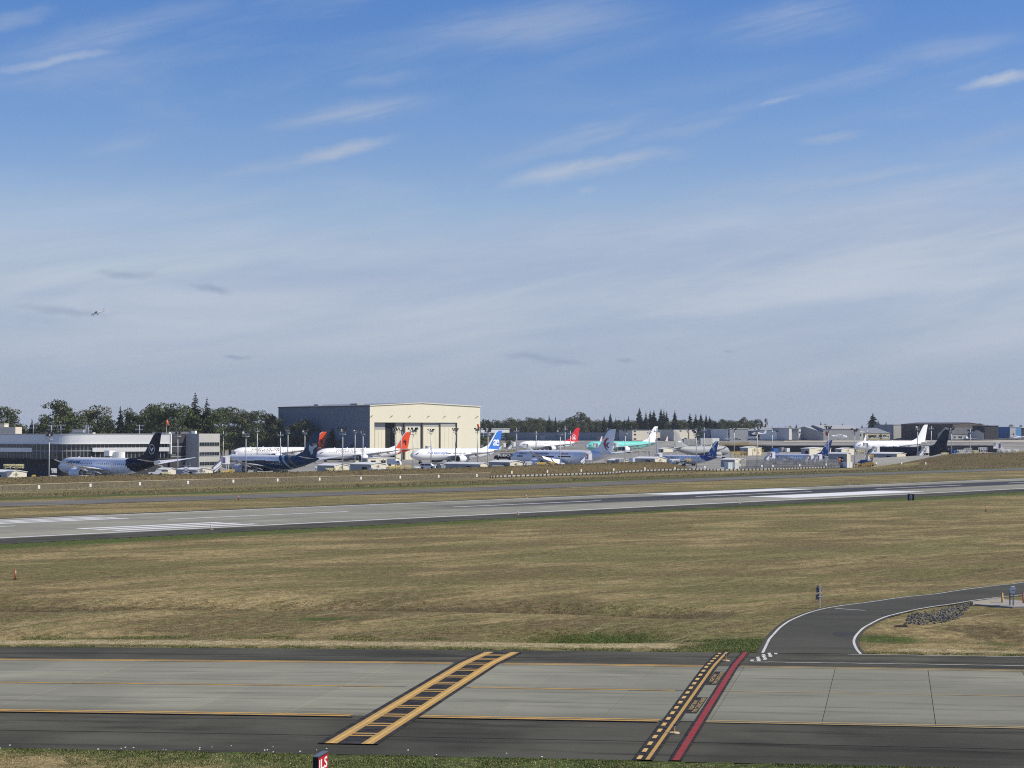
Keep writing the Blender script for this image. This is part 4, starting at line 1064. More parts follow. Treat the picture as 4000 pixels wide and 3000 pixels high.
    q=MB(); slab(q,P(660,777.5),P(664,778),z3-1-zg,ztop-zg+.3,1.0,3); q.build('white_end_fin',ROOFW,root)
    # rooftop plant
    for (a,b,ya,d,mat,nm) in ((272,363,1689,785,BEIGE,'roof_plant_room'),(280,325,1677,790,GREYB,'roof_unit'),(595,660,1688,790,BEIGE,'roof_plant_room'),(665,760,1686,800,BEIGE,'roof_plant_room'),(748,762,1683,798,ROOFW,'roof_tank')):
        m=MB(); slab(m,P(a,d),P(b,d),ztop-zg-.3,zat(ya,d)-zg,0,5); m.build(nm,mat,root)
    # jet bridge rotunda
    m=MB(); c=P(462,752); m.cyl((c.x,c.y,zat(1790,752)-zg),(c.x,c.y,zat(1765,752)-zg),2.6,2.6,18); m.build('jet_bridge_rotunda',ROOFW,root)
    m=MB(); m.cyl((c.x,c.y,0),(c.x,c.y,zat(1790,752)-zg),.7,.7,10); m.build('rotunda_column',GREYB,root)
    m=MB(); c2=P(418,748); m.bar((c.x-2,c.y-.5,zat(1772,750)-zg),(c2.x,c2.y,zat(1770,750)-zg),2.2,2.0); m.build('jet_bridge_arm',ROOFW,root)
delivery()
m=MB(); a=atd(-60,1700,900); b=atd(60,1700,900); m.box((a.x+b.x)/2,906,Z1(-240,900),b.x-a.x,12,zat(1667,900)-Z1(-240,900))
t=thing('roof_block','beige block behind the silver office roof at the left edge','building',((a.x+b.x)/2,906,Z1(-240,900)))
m=MB(); m.box(0,0,0,b.x-a.x,12,zat(1668,900)-Z1(-240,900)); m.build('wall',BEIGE,t)
m=MB(); m.box(-1.6,0,zat(1668,900)-Z1(-240,900),6,8,1.6); m.build('roof_box',BEIGE,t)
m=MB(); 
for x in (1.0,3.4,6.5): m.cyl((x,-5,zat(1668,900)-Z1(-240,900)),(x,-5,zat(1668,900)-Z1(-240,900)+1.2),.06,.06,5)
m.bar((1,-5,zat(1668,900)-Z1(-240,900)+1.15),(6.5,-5,zat(1668,900)-Z1(-240,900)+1.15),.1,.1); m.build('roof_railing',GREYB,t)
# --- ramp sheds: gabled end towards the sun, shade of the long side painted in grey
def shed(xl,xc,xr,yr,yb,dist,label,wall=TANW,side=None,group='ramp sheds',door=True,roofm=ROOFW,gable=.55,ac=True,win=False):
    side=side or wall
    zb=zat(yb,dist)-.3; zt=zat(yr,dist)
    c=Vector(((xc-2000)/FPX*dist,dist,0)); e=Vector((.72,.69,0)).normalized(); g=Vector((-e.y,e.x,0))
    k=(xr-2000)/FPX; w=(k*c.y-c.x)/(e.x-k*e.y); k=(xl-2000)/FPX; l=(k*c.y-c.x)/(g.x-k*g.y)
    w=max(1.5,w); l=max(1.5,l); H=zt-zb-gable
    t=thing('ramp_shed',label,'shed',(c.x,c.y,zb),math.atan2(e.y,e.x),group)
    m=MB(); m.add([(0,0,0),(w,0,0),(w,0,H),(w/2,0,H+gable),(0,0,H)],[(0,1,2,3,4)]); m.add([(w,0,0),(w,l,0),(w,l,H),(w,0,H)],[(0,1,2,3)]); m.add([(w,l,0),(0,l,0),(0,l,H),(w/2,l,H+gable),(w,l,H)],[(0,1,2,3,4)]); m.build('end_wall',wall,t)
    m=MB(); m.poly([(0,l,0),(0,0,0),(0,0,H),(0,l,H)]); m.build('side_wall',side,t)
    m=MB(); o=.25; th=.18
    for s0,s1,h0,h1 in ((-o,w/2,H-.08,H+gable),(w/2,w+o,H+gable,H-.08)):
        m.hexa([(s0,-o,h0+.02),(s1,-o,h1+.02),(s1,l+o,h1+.02),(s0,l+o,h0+.02)],[(s0,-o,h0+th),(s1,-o,h1+th),(s1,l+o,h1+th),(s0,l+o,h0+th)])
    m.build('roof',roofm,t)
    m=MB(); m.bar((0,-.12,H*.0+.05),(0,-.12,H),.12,.12); m.build('corner_trim',TRIM,t)
    if ac: m=MB(); m.cyl((w*.5,-.2,H*.55),(w*.5,-.2,H*.95),.12,.12,6); m.bar((w*.38,-.25,H*.78),(w*.62,-.25,H*.78),.1,.1); m.build('gable_lamp',GREYB,t)
    if door: m=MB(); m.box(-.04,l*.30,0.05,.1,min(2.4,l*.3),H*.62); m.build('side_door',INTER,t)
    if win:
        for f in (.2,.5,.8): MB().box(w*f,-.06,H*.45,w*.14,.1,H*.3).build('window',GLASSB,t)
    return t
S=[(-62,25,106,1838,1874,640,'cream gabled shed at the far left edge of the ramp'),
 (615,655,690,1829,1856,700,'small tan shed behind the scissor lift, next to the midnight tail'),
 (688,766,832,1829,1856,660,'cream gabled shed with white roof just behind the scissor lift'),
 (1240,1305,1363,1813,1842,690,'tan and grey shed below the teal-blue tail cone'),
 (1368,1448,1508,1808,1840,670,'cream gabled shed below the second vermilion-tailed airliner'),
 (1735,1873,1908,1808,1832,720,'long grey-sided shed below the blue-tailed airliner'),
 (1909,1990,2042,1800,1828,700,'cream gabled shed beside the silver airliner engine'),
 (2370,2405,2452,1793,1812,790,'tan shed under the tail cone of the silver airliner'),
 (2473,2556,2603,1786,1808,780,'cream gabled shed at the nose of a royal-blue-tailed jet'),
 (2815,2868,2912,1791,1822,850,'cream cottage-like shed beside the white tanks'),
 (2890,2920,2974,1745,1777,1050,'cream shed with round vents beside yellow stands'),
 (3128,3160,3245,1748,1775,1080,'low cream shed behind the second royal blue tail'),
 (3236,3306,3322,1768,1806,860,'grey shed with weathered roof beside tall light mast'),
 (3262,3285,3340,1750,1775,1020,'cream shed below the white airliner nose'),
 (3398,3501,3537,1768,1792,880,'cream gabled shed in front of the dark charcoal tanker'),
 (2572,2590,2628,1750,1764,1080,'small cream hut under the grey tanker stabiliser')]
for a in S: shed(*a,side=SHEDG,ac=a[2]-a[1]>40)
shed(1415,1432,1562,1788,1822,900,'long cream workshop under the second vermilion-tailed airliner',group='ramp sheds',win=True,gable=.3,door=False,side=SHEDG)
# --- buildings on the high ground to the right
def hall(pxa,pxb,da,db,ytop,ybase,depth,label,name,wall,roofm=None,gable=0.0,parts=(),cat='building',zb=None,group=None,front_gable=0.0):
    a=Vector(((pxa-2000)/FPX*da,da,0)); b=Vector(((pxb-2000)/FPX*db,db,0)); dm=(da+db)/2
    z0=(zat(ybase,dm) if zb is None else zb)-1.0; H=zat(ytop,dm)-z0; e=(b-a).normalized(); w=(b-a).length
    t=thing(name,label,cat,(a.x,a.y,z0),math.atan2(e.y,e.x),group)
    Hw=H-gable
    m=MB(); m.add([(0,0,0),(w,0,0),(w,0,Hw),(0,0,Hw)],[(0,1,2,3)]); m.add([(w,0,0),(w,depth,0),(w,depth,Hw),(w,0,Hw)],[(0,1,2,3)]); m.add([(0,depth,0),(0,0,0),(0,0,Hw),(0,depth,Hw)],[(0,1,2,3)]); m.add([(w,depth,0),(0,depth,0),(0,depth,Hw),(w,depth,Hw)],[(0,1,2,3)]); m.build('wall',wall,t)
    r=MB(); o=.4
    if front_gable:
        G=front_gable; m=MB(); m.poly([(0,0,Hw-.01),(w,0,Hw-.01),(w/2,0,Hw+G)]); m.build('gable_wall',wall,t); m=MB(); m.poly([(w,depth,Hw-.01),(0,depth,Hw-.01),(w/2,depth,Hw+G)]); m.build('gable_wall',wall,t)
        r.hexa([(-o,-o,Hw-.2),(w/2,-o,Hw+G),(w/2,depth,Hw+G),(-o,depth,Hw-.2)],[(-o,-o,Hw+.15),(w/2,-o,Hw+G+.35),(w/2,depth,Hw+G+.35),(-o,depth,Hw+.15)]); r.hexa([(w/2,-o,Hw+G),(w+o,-o,Hw-.2),(w+o,depth,Hw-.2),(w/2,depth,Hw+G)],[(w/2,-o,Hw+G+.35),(w+o,-o,Hw+.15),(w+o,depth,Hw+.15),(w/2,depth,Hw+G+.35)])
    elif gable: 
        r.hexa([(-o,-o,Hw),(w+o,-o,Hw),(w+o,depth/2,H),(-o,depth/2,H)],[(-o,-o,Hw+.3),(w+o,-o,Hw+.3),(w+o,depth/2,H+.3),(-o,depth/2,H+.3)]); r.hexa([(-o,depth/2,H),(w+o,depth/2,H),(w+o,depth+o,Hw),(-o,depth+o,Hw)],[(-o,depth/2,H+.3),(w+o,depth/2,H+.3),(w+o,depth+o,Hw+.3),(-o,depth+o,Hw+.3)])
        m=MB(); m.poly([(0,depth,Hw),(0,0,Hw),(0,depth/2,H)]); m.build('gable_wall',wall,t); m=MB(); m.poly([(w,0,Hw),(w,depth,Hw),(w,depth/2,H)]); m.build('gable_wall',wall,t)
    else: r.hexa([(-o,-o,Hw+.02),(w+o,-o,Hw+.02),(w+o,depth+o,Hw+.02),(-o,depth+o,Hw+.02)],[(-o,-o,Hw+.4),(w+o,-o,Hw+.4),(w+o,depth+o,Hw+.4),(-o,depth+o,Hw+.4)])
    r.build('roof',roofm or ROOFG,t)
    for (nm,x0,x1,y0,y1,mat) in parts:   # fractions of the front
        MB().hexa([(x0*w,-.12,y0*Hw+(.02 if y0==0 else 0)),(x1*w,-.12,y0*Hw+(.02 if y0==0 else 0)),(x1*w,-.01,y0*Hw),(x0*w,-.01,y0*Hw)],[(x0*w,-.12,y1*Hw),(x1*w,-.12,y1*Hw),(x1*w,-.01,y1*Hw),(x0*w,-.01,y1*Hw)]).build(nm,mat,t)
    return t
WN=lambda x0,x1,y0,y1:('window',x0,x1,y0,y1,GLASSB)
GREYD=M('weathered_grey_cladding',(.33,.34,.34),.6,0,.06,.3,stretch=(1,1,.2)); STEELB=M('grey_blue_wall_and_shade',(.24,.26,.28),.6,0,.05,.2)
# long hall: flank shade is in the grey-blue wall colour, bays keep the beige
dr=[('doorway',.31,.35,.0,.62,LIGHTG),('doorway',.55,.59,0,.62,LIGHTG),('doorway',.73,.77,0,.62,LIGHTG),WN(.43,.45,.55,.68),('doorway',.88,.92,0,.55,INTER)]
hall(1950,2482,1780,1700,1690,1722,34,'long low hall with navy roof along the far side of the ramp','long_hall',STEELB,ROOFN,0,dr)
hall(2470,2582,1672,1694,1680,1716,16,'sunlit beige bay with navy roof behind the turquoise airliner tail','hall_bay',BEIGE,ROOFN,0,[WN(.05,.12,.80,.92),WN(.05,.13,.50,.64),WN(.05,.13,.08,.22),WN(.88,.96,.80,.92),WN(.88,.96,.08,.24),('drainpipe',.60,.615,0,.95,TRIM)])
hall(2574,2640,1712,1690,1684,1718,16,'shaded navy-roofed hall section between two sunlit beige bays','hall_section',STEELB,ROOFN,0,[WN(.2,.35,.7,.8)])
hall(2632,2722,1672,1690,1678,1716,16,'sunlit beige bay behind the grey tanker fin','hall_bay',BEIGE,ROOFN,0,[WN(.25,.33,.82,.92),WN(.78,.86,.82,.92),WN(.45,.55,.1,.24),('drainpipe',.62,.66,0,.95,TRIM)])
hall(2715,2850,1740,1700,1676,1722,20,'dark open hall with pale roof behind ramp containers','open_hall',STEELB,ROOFW,0,[('doorway',.45,.85,0,.7,INTER)])
hall(2841,2908,1700,1716,1676,1715,18,'pale two-storey block with outside stairs and three small windows','stair_block',M('pale_block_wall',(.66,.66,.64),.6),ROOFN,0,[WN(.04,.12,.48,.62),WN(.55,.66,.58,.66),WN(.69,.80,.58,.66),WN(.83,.94,.58,.66),('stair_rail',.30,.75,.02,.08,INTER)])
hall(2906,3034,1780,1740,1670,1712,30,'dark blue hangar row with flat grey roof behind the high-wing plane','hangar_row',STEELB,ROOFL,3.0,[('doorway',.2,.6,0,.75,INTER)])
hall(3030,3067,1700,1712,1682,1713,16,'white hangar door front with blue stripe','white_hangar',M('white_hangar_wall',(.78,.78,.74),.6),ROOFN,0,[('blue_stripe',0,1,.84,.97,DBLUE)])
hall(3066,3083,1716,1700,1677,1713,8,'narrow shaded navy building beside the white hangar','narrow_building',STEELB,ROOFN,0)
hall(3082,3128,1696,1714,1674,1713,16,'pale grey metal shed with two small square windows','grey_shed',M('pale_ribbed_wall',(.48,.49,.50),.6,0,.08,.8,stretch=(4,4,.1)),ROOFG,0,[WN(.30,.42,.62,.76),WN(.85,.97,.60,.72),WN(.22,.28,.24,.30)])
hall(3140,3216,1740,1702,1675,1716,34,'grey gabled hangar front with closed tall door','gabled_hangar',GREYD,ROOFL,0,[('hangar_door',.28,.55,0,.72,SHEDG)],front_gable=2.9)
hall(3214,3380,1702,1742,1667,1714,40,'long weathered hangar with ribbed grey roof and small windows','ribbed_hangar',GREYD,ROOFL,5.0,[WN(.08,.20,.55,.80),WN(.45,.58,.55,.80),WN(.82,.90,.5,.85),('canopy',.30,.76,.34,.44,ROOFN)])
hall(3378,3476,1740,1762,1673,1713,30,'low tan building with hipped grey roof and dark windows','tan_building',M('tan_wall',(.36,.34,.25),.7),ROOFG,4.5,[WN(.14,.45,.42,.72),WN(.55,.68,.42,.72),WN(.72,.84,.42,.72)])
hall(3438,3525,1830,1850,1672,1710,20,'blue-grey hall with white roof behind the low tan building','blue_grey_hall',STEELB,ROOFW,0)
hall(3490,3522,1790,1800,1660,1712,20,'narrow grey building against the dark brown hangar','side_building',GREYD,ROOFG,0)
hall(3520,3722,1770,1740,1651,1712,60,'big dark brown hangar behind the white and charcoal tails','brown_hangar',BWN,M('brown_roof',(.07,.06,.055),.6),1.6,[('hangar_door',.08,.92,0,.72,M('brown_door',(.055,.046,.044),.6))])
hall(3718,3832,1700,1716,1671,1712,18,'low grey building with dark roof behind the propeller twin','low_building',GREYD,M('dark_shingle_roof',(.10,.10,.11),.8),5.5,[WN(.06,.12,.25,.6),WN(.22,.34,.25,.6)])
hall(3798,3846,1716,1700,1664,1712,14,'dark two-storey building with small bright window','dark_building',CHAR,CHAR,0,[('bright_window',.22,.42,.55,.72,M('pale_window',(.5,.52,.36),.4)),WN(.62,.75,.55,.72)])
hall(3842,3885,1700,1716,1680,1712,12,'pale mono-pitch annex with two dark windows','pale_annex',LIGHTG,ROOFG,3.0,[WN(.12,.34,.22,.55),WN(.62,.86,.22,.55)])
hall(3876,3962,1840,1810,1672,1708,24,'dark low hall with white roof near the right edge','dark_hall',CHAR,ROOFW,0)
hall(3944,4080,1800,1840,1669,1708,30,'blue hangar with white roof at the right edge','blue_hangar',SKYB,ROOFW,0,[('corner_panel',0,.16,0,.92,GREYD)])
hall(1880,1990,1500,1512,1676,1690,14,'white flat canopy on pillars behind the blue tail','white_canopy',ROOFW,ROOFW,0,zb=zat(1690,1505)+1.0)
t=thing('canopy_frame','white steel frame standing under the white canopy','frame',(atd(1930,1700,1495).x,1495,Z1(-13,1495)))
for px in (1874,1888,1908,1930,1950):
    x=atd(px,1700,1495).x-t.location.x; MB().box(x,0,0,.8 if px!=1908 else 1.8,.8,zat(1690,1495)-t.location.z).build('pillar',ROOFW,t)
for y in (1693,1703,1711): MB().box(-2,0,zat(y,1495)-t.location.z,18,.4,.4).build('cross_beam',ROOFW,t)
# far dark wall and old taxi strip on the high ground
t=thing('retaining_wall','long dark wall under the grass bank behind the ramp sheds','wall',(0,0,0))
for a,b,da,db in ((2690,3345,1486,1480),(3560,3720,1480,1484),(3720,3895,1484,1486)):
    m=MB(); p,q=atd(a,1700,da),atd(b,1700,db); slab(m,p,q,-4,zat(1740,1483),0,.6); m.build('wall_panel',M('dark_wall',(.020,.024,.034),.8),t)
rows=[[(x/FPX*d,d) for x in np.linspace(1060,2300,24)] for d in (1562,1600,1660,1740)]
o=sheet('old_taxi_strip',rows[::-1],TANM,None,.25); tag(o,'pale concrete taxi strip on the high ground','taxiway',kind='structure')
rows=[[(x/FPX*d,d) for x in np.linspace(880,2300,24)] for d in (1752,1800,1900,1980)]
o=sheet('far_ramp',rows[::-1],PERIM,None,.25); tag(o,'grey tarmac ramp in front of the far hangars','tarmac',kind='structure')
# apron paving
us=list(np.linspace(330,1500,50)); rows=[[xy_uv(u,v) for v in np.linspace(453 if u<612 else 440,1250,40)] for u in us]
rows=[[(x,y) for x,y in r] for r in rows]
ap=sheet('apron',rows[::-1],APRM,None,.10); tag(ap,'grey paved aircraft ramp beyond the grass bank','apron',kind='structure')
# ------------------------------------------------------------------ trees
def leaf_mat(name,c0,c1):
    m=new_mat(name); nt,N,L,noise,mr,mt,mix=node_kit(m)
    b=nt.nodes['Principled BSDF']; b.inputs['Roughness'].default_value=.75; b.inputs['Specular IOR Level'].default_value=.25
    g=N('ShaderNodeNewGeometry'); oi=N('ShaderNodeObjectInfo')
    n=noise(g.outputs['Position'],.35,3,.6)
    c=mix(mr(n,.3,.7),c0,c1); c=mix(1.0,c,mix(oi.outputs['Random'],(.75,.78,.72),(1.22,1.15,1.2)),'MULTIPLY')
    c=mix(1.0,c,mix(g.outputs['Random Per Island'],(.7,.7,.7),(1.3,1.3,1.3)),'MULTIPLY')
    L(c,b.inputs['Base Color']); return m
LEAF=leaf_mat('broad_leaves',(.052,.076,.026),(.112,.132,.046)); LEAF2=leaf_mat('grey_green_leaves',(.072,.088,.038),(.140,.145,.068)); NEED=leaf_mat('fir_needles',(.020,.036,.018),(.044,.064,.030))
BARK=M('bark',(.13,.11,.09),.9,0,.15,.6,bump=.4)
def broadleaf_mesh(seed,h,w,n,lobes,leaf=.8):
    r=np.random.default_rng(seed); V=[];F=[]
    blobs=[]
    for i in range(lobes):
        q=r.uniform(.28,.92); a=r.uniform(0,6.28); rad=w*.5*(1-abs(q-.55)*1.0)*r.uniform(.25,.75)
        blobs.append((rad*math.cos(a)*1.1,rad*math.sin(a)*1.1,h*q,w*r.uniform(.10,.23),h*r.uniform(.045,.11)))
    blobs.append((0,0,h*.93,w*.16,h*.08))
    per=n//len(blobs)
    for bx,by,bz,br,bh in blobs:
        d=r.normal(size=(per,3)); d/=np.linalg.norm(d,axis=1)[:,None]; rr=r.uniform(.55,1.06,per)**.6
        P=np.stack([bx+d[:,0]*br*rr,by+d[:,1]*br*rr,bz+d[:,2]*bh*rr],1)
        for p,dd in zip(P,d):
            s=leaf*r.uniform(.5,1.25); nrm=dd+r.normal(size=3)*.75+np.array([0,0,.35]); nrm/=np.linalg.norm(nrm)
            t=np.cross(nrm,r.normal(size=3)); t/=np.linalg.norm(t)+1e-6; b=np.cross(nrm,t)
            o=len(V); k=r.uniform(.5,.9)
            V+= [tuple(p-t*s*.5),tuple(p+b*s*.5*k),tuple(p+t*s*.5),tuple(p-b*s*.5*k*r.uniform(.4,1))]; F.append((o,o+1,o+2,o+3))
    me=bpy.data.meshes.new('crown'); me.from_pydata(V,[],F); me.update(); 
    tk=MB(); tk.cyl((0,0,-1),(0,0,h*.35),h*.018+.12,h*.012+.08,8); tk.cyl((0,0,h*.35),(.3,.2,h*.85),h*.012+.08,.06,7)
    for bx,by,bz,br,bh in blobs[:8]: tk.cyl((0,0,bz*.62),(bx*.9,by*.9,bz),h*.006+.04,.04,5)
    return me,tk.mesh('trunk',BARK)
def conifer_mesh(seed,h,w,tiers,ragged=.25):
    r=np.random.default_rng(seed); V=[];F=[]
    for i in range(tiers):
        q=i/(tiers-1); z=h*(.10+.89*q); R_=w*.5*(1-q)**.85*(1+r.uniform(-ragged,ragged))+.15
        nb=max(6,int(12*(1-q)+6))
        for k in range(nb):
            a=r.uniform(0,6.28); L_=R_*r.uniform(.6,1.15); dx,dy=math.cos(a),math.sin(a); droop=.30*L_
            nseg=3
            for j in range(nseg):
                f0=j/nseg; f1=(j+1)/nseg+.08; wd=(.16+.30*(1-f0))*L_*.75*r.uniform(.7,1.2)
                p0=np.array([dx*L_*f0,dy*L_*f0,z-droop*f0*f0]); p1=np.array([dx*L_*f1,dy*L_*f1,z-droop*f1*f1-.1*r.uniform(0,1)])
                t=np.array([-dy,dx,0])*wd; roll=np.array([0,0,r.uniform(-.25,.25)*L_*.4])
                o=len(V); V+=[tuple(p0-t*.7+roll),tuple(p0+t*.7-roll),tuple(p1+t*.45-roll-np.array([0,0,.12*L_])),tuple(p1-t*.45+roll-np.array([0,0,.12*L_]))]; F.append((o,o+1,o+2,o+3))
                hgt=np.array([0,0,1.0])*(.16*L_+.24)*r.uniform(.6,1.2)*(1-.35*f0); sd=t*r.uniform(-.5,.5)
                o=len(V); V+=[tuple(p0+sd*.3-hgt),tuple(p1+sd-hgt*.7),tuple(p1+sd*.6),tuple(p0+hgt*.15)]; F.append((o,o+1,o+2,o+3))
    me=bpy.data.meshes.new('crown'); me.from_pydata(V,[],F); me.update()
    tk=MB(); tk.cyl((0,0,-1),(0,0,h*.98),h*.013+.1,.04,8)
    return me,tk.mesh('trunk',BARK)
KIND={}
def variant(kind):
    if kind not in KIND:
        if kind[0]=='b': me=[broadleaf_mesh(10+i,20,13+1.5*(i%3),4200,22+4*(i%4),.72) for i in range(5)]
        elif kind[0]=='p': me=[broadleaf_mesh(40+i,20,5.5,1900,12,.6) for i in range(2)]
        elif kind[0]=='s': me=[broadleaf_mesh(60+i,8,9,1300,10,.6) for i in range(3)]
        else: me=[conifer_mesh(70+i,20,7.5+1.2*(i%2),38+4*i,.32) for i in range(4)]
        KIND[kind]=me
    return KIND[kind]
def tree(kind,px,ytop,dist,label,width=1.0,mat=None,zg=None,group=None,seed=0,extra=0.0):
    r=random.Random(seed*31+int(px)*7+int(ytop)); v=variant(kind[0]); c,t=v[r.randrange(len(v))]
    x=(px-2000)/FPX*dist; z0=Z1(x,dist) if zg is None else zg
    H=zat(ytop,dist)-z0; base=8.0 if kind[0]=='s' else 20.0; k=H/base
    cat={'b':'tree','p':'tree','s':'bush','c':'tree'}[kind[0]]
    name={'b':'broadleaf_tree','p':'poplar_tree','s':'bush','c':'conifer_tree'}[kind[0]]
    o=thing(name,label,cat,(x,dist,z0-.2),r.uniform(0,6.28),group); width*=1.55 if kind[0]=='c' else 1.0; o.scale=(k*width,k*width,k)
    m=mat or (NEED if kind[0]=='c' else LEAF)
    if not c.materials: c.materials.append(m)
    cr=link('crown',c,o); tr=link('trunk',t,o)
    if c.materials[0]!=m:
        cr.material_slots[0].link='OBJECT'; cr.material_slots[0].material=m
    return o
# individual trees: kind, x, top y, distance, width, material
TL=[]
def T(kind,px,yt,d,w=1.0,mat=None,lab=None): TL.append([kind,px,yt,d,w,mat,lab])
# left belt behind the offices
for px,yt,w in ((-40,1600,1.1),(20,1588,1.1),(60,1625,.9),(170,1618,.9),(222,1562,1.05),(262,1590,.95),(290,1618,1.0),(345,1605,.9),(378,1582,1.0),(412,1622,.9),(535,1622,.8),(560,1612,.9),(598,1578,1.0),(640,1572,1.05),(686,1574,1.0),(728,1588,.9),(740,1600,.8),(790,1592,.9),(835,1596,.9),(866,1590,.8),(897,1588,.9),(918,1592,.9),(948,1597,.8),(962,1608,.8),(990,1605,.8),(1020,1602,1.0),(1045,1618,.9),(1070,1625,.9),(1090,1632,.8)): T('b',px,yt,960+((px*37)%90)+(295 if px>845 else 0),w,LEAF2 if (px//20)%3==0 else None)
for px,yt,w in ((125,1633,.55),(470,1582,.55),(762,1530,.75),(808,1548,.62)): T('c',px,yt,985,w)
for px,yt,w in ((505,1592,.5),(590,1590,.8),(500,1612,.6)): T('b',px,yt,990,w)
for i,px in enumerate(range(-60,1110,26)): T('b',px,1650+((px*53)%28),1010+((px*29)%60)+(300 if px>845 else 0),1.15,LEAF2 if i%2 else None)
T('b',1192,1637,1246,1.1); T('b',1150,1655,1250,1.0); T('b',1222,1668,1244,.9); T('c',1297,1667,1232,1.0); T('b',1330,1715,1226,.9); T('b',1385,1722,1215,.9); T('b',1420,1735,1210,.9)
T('b',1900,1700,1480,.9); T('b',1985,1690,1560,.8); T('b',2005,1700,1560,.7); T('s',1878,1705,1450,1)
# far belt behind the high ground
for px,yt,w in ((1888,1632,.6),(1908,1634,.6),(1942,1645,.5),(2145,1618,.55),(2170,1625,.5),(2198,1640,.5),(2303,1626,.55),(2330,1640,.5),(2360,1622,.55),(2384,1610,.6),(2405,1628,.5),(2438,1632,.5),(2455,1622,.5),(2498,1590,.7),(2523,1604,.55),(2540,1602,.6),(2554,1598,.6),(2582,1592,.62),(2593,1596,.55),(2604,1603,.6),(2636,1598,.5),(2695,1612,.65),(2718,1612,.6),(2738,1612,.6),(2758,1617,.55),(2772,1622,.6),(2793,1635,.55),(3206,1645,.5),(3290,1650,.5),(3367,1655,.5),(3409,1612,1.1),(3430,1640,1.1),(3461,1645,.6),(3018,1661,.5),(3042,1661,.5),(3110,1653,.5)): T('c',px,yt,1960+((px*17)%120),w)
for px,yt,w in ((1875,1645,.8),(1995,1630,1.0),(2028,1635,1.0),(2060,1628,1.0),(2085,1632,.9),(2110,1630,.9),(2128,1640,.9),(2218,1632,.9),(2240,1625,.9),(2262,1608,1.1),(2280,1622,.9),(2420,1640,.9),(2470,1640,.9),(2480,1650,.9),(2650,1640,1.0),(2672,1638,1.1),(2820,1636,1.0),(2842,1640,.9),(2866,1642,.9),(2908,1628,1.0),(3068,1665,.7),(3092,1668,.7),(3086,1662,.7),(3222,1655,.6),(3725,1657,1.1),(3752,1660,1.0),(3782,1660,.9),(3826,1652,1.1),(3856,1660,.9),(3878,1662,.9),(3950,1657,1.0),(3988,1660,.8)): T('b',px,yt,1980+((px*23)%120),w,LEAF2 if px%3==0 else None)
for px,yt,w in ((2974,1645,.9),(2990,1634,1.0)): T('p',px,yt,1990,w,LEAF2)
for i,px in enumerate(range(1866,2960,13)): T('b',px,1637+((px*41)%17),2060+((px*29)%80),1.35,LEAF2 if i%3==0 else None)
T('b',2735,1662,1640,.8); T('b',2722,1690,1640,.8); T('b',3440,1694,1730,.5); T('s',3395,1700,1735,.7); T('b',3935,1690,1790,.5); T('b',3958,1690,1790,.5)
NM={'b':'leafy tree','c':'conifer','p':'slender poplar','s':'round bush'}
cnt={}
for t in sorted(TL,key=lambda q:q[1]):
    kind,px,yt,d,w,mat,lab=t
    back='left' if d<1400 and px<1125 else 'ramp' if d<1900 else 'far'
    tall='front' if not (kind=='b' and ((back=='left' and yt>1649) or (back=='far' and d>=2060 and (px-1866)%13==0))) else 'fill'
    key=(kind,back,tall); cnt[key]=cnt.get(key,0)+1; k=ordn(cnt[key])
    if lab is None:
        if back=='left': lab=f'{k} {NM[kind]} from the left '+('among the skyline trees behind the offices' if tall=='front' else 'in the lower row behind the offices')
        elif back=='ramp': lab=f'{k} {NM[kind]} from the left standing on or beside the ramp'
        else: lab=f'{k} {NM[kind]} from the left '+('in the skyline of the far woods' if tall=='front' else 'in the lower row of the far woods')
    tree(kind,px,yt,d,lab,w,mat,group=f'{NM[kind]}s '+{'left':'behind the offices','ramp':'by the ramp','far':'of the far woods'}[back])
# ------------------------------------------------------------------ air
hz=MB(); hz.box(0,19500,-26,60000,41000,132); o=hz.build('haze',None or M('haze_dummy',(1,1,1)))
m=bpy.data.materials.new('haze_air'); m.use_nodes=True; nt=m.node_tree; nt.nodes.clear(); out=nt.nodes.new('ShaderNodeOutputMaterial'); pv=nt.nodes.new('ShaderNodeVolumePrincipled')
pv.inputs['Color'].default_value=(.80,.88,1.0,1); pv.inputs['Density'].default_value=HAZE; pv.inputs['Anisotropy'].default_value=0.0
nt.links.new(pv.outputs[0],out.inputs['Volume']); o.data.materials.clear(); o.data.materials.append(m); tag(o,'thin blue summer haze in the air','haze',kind='stuff')
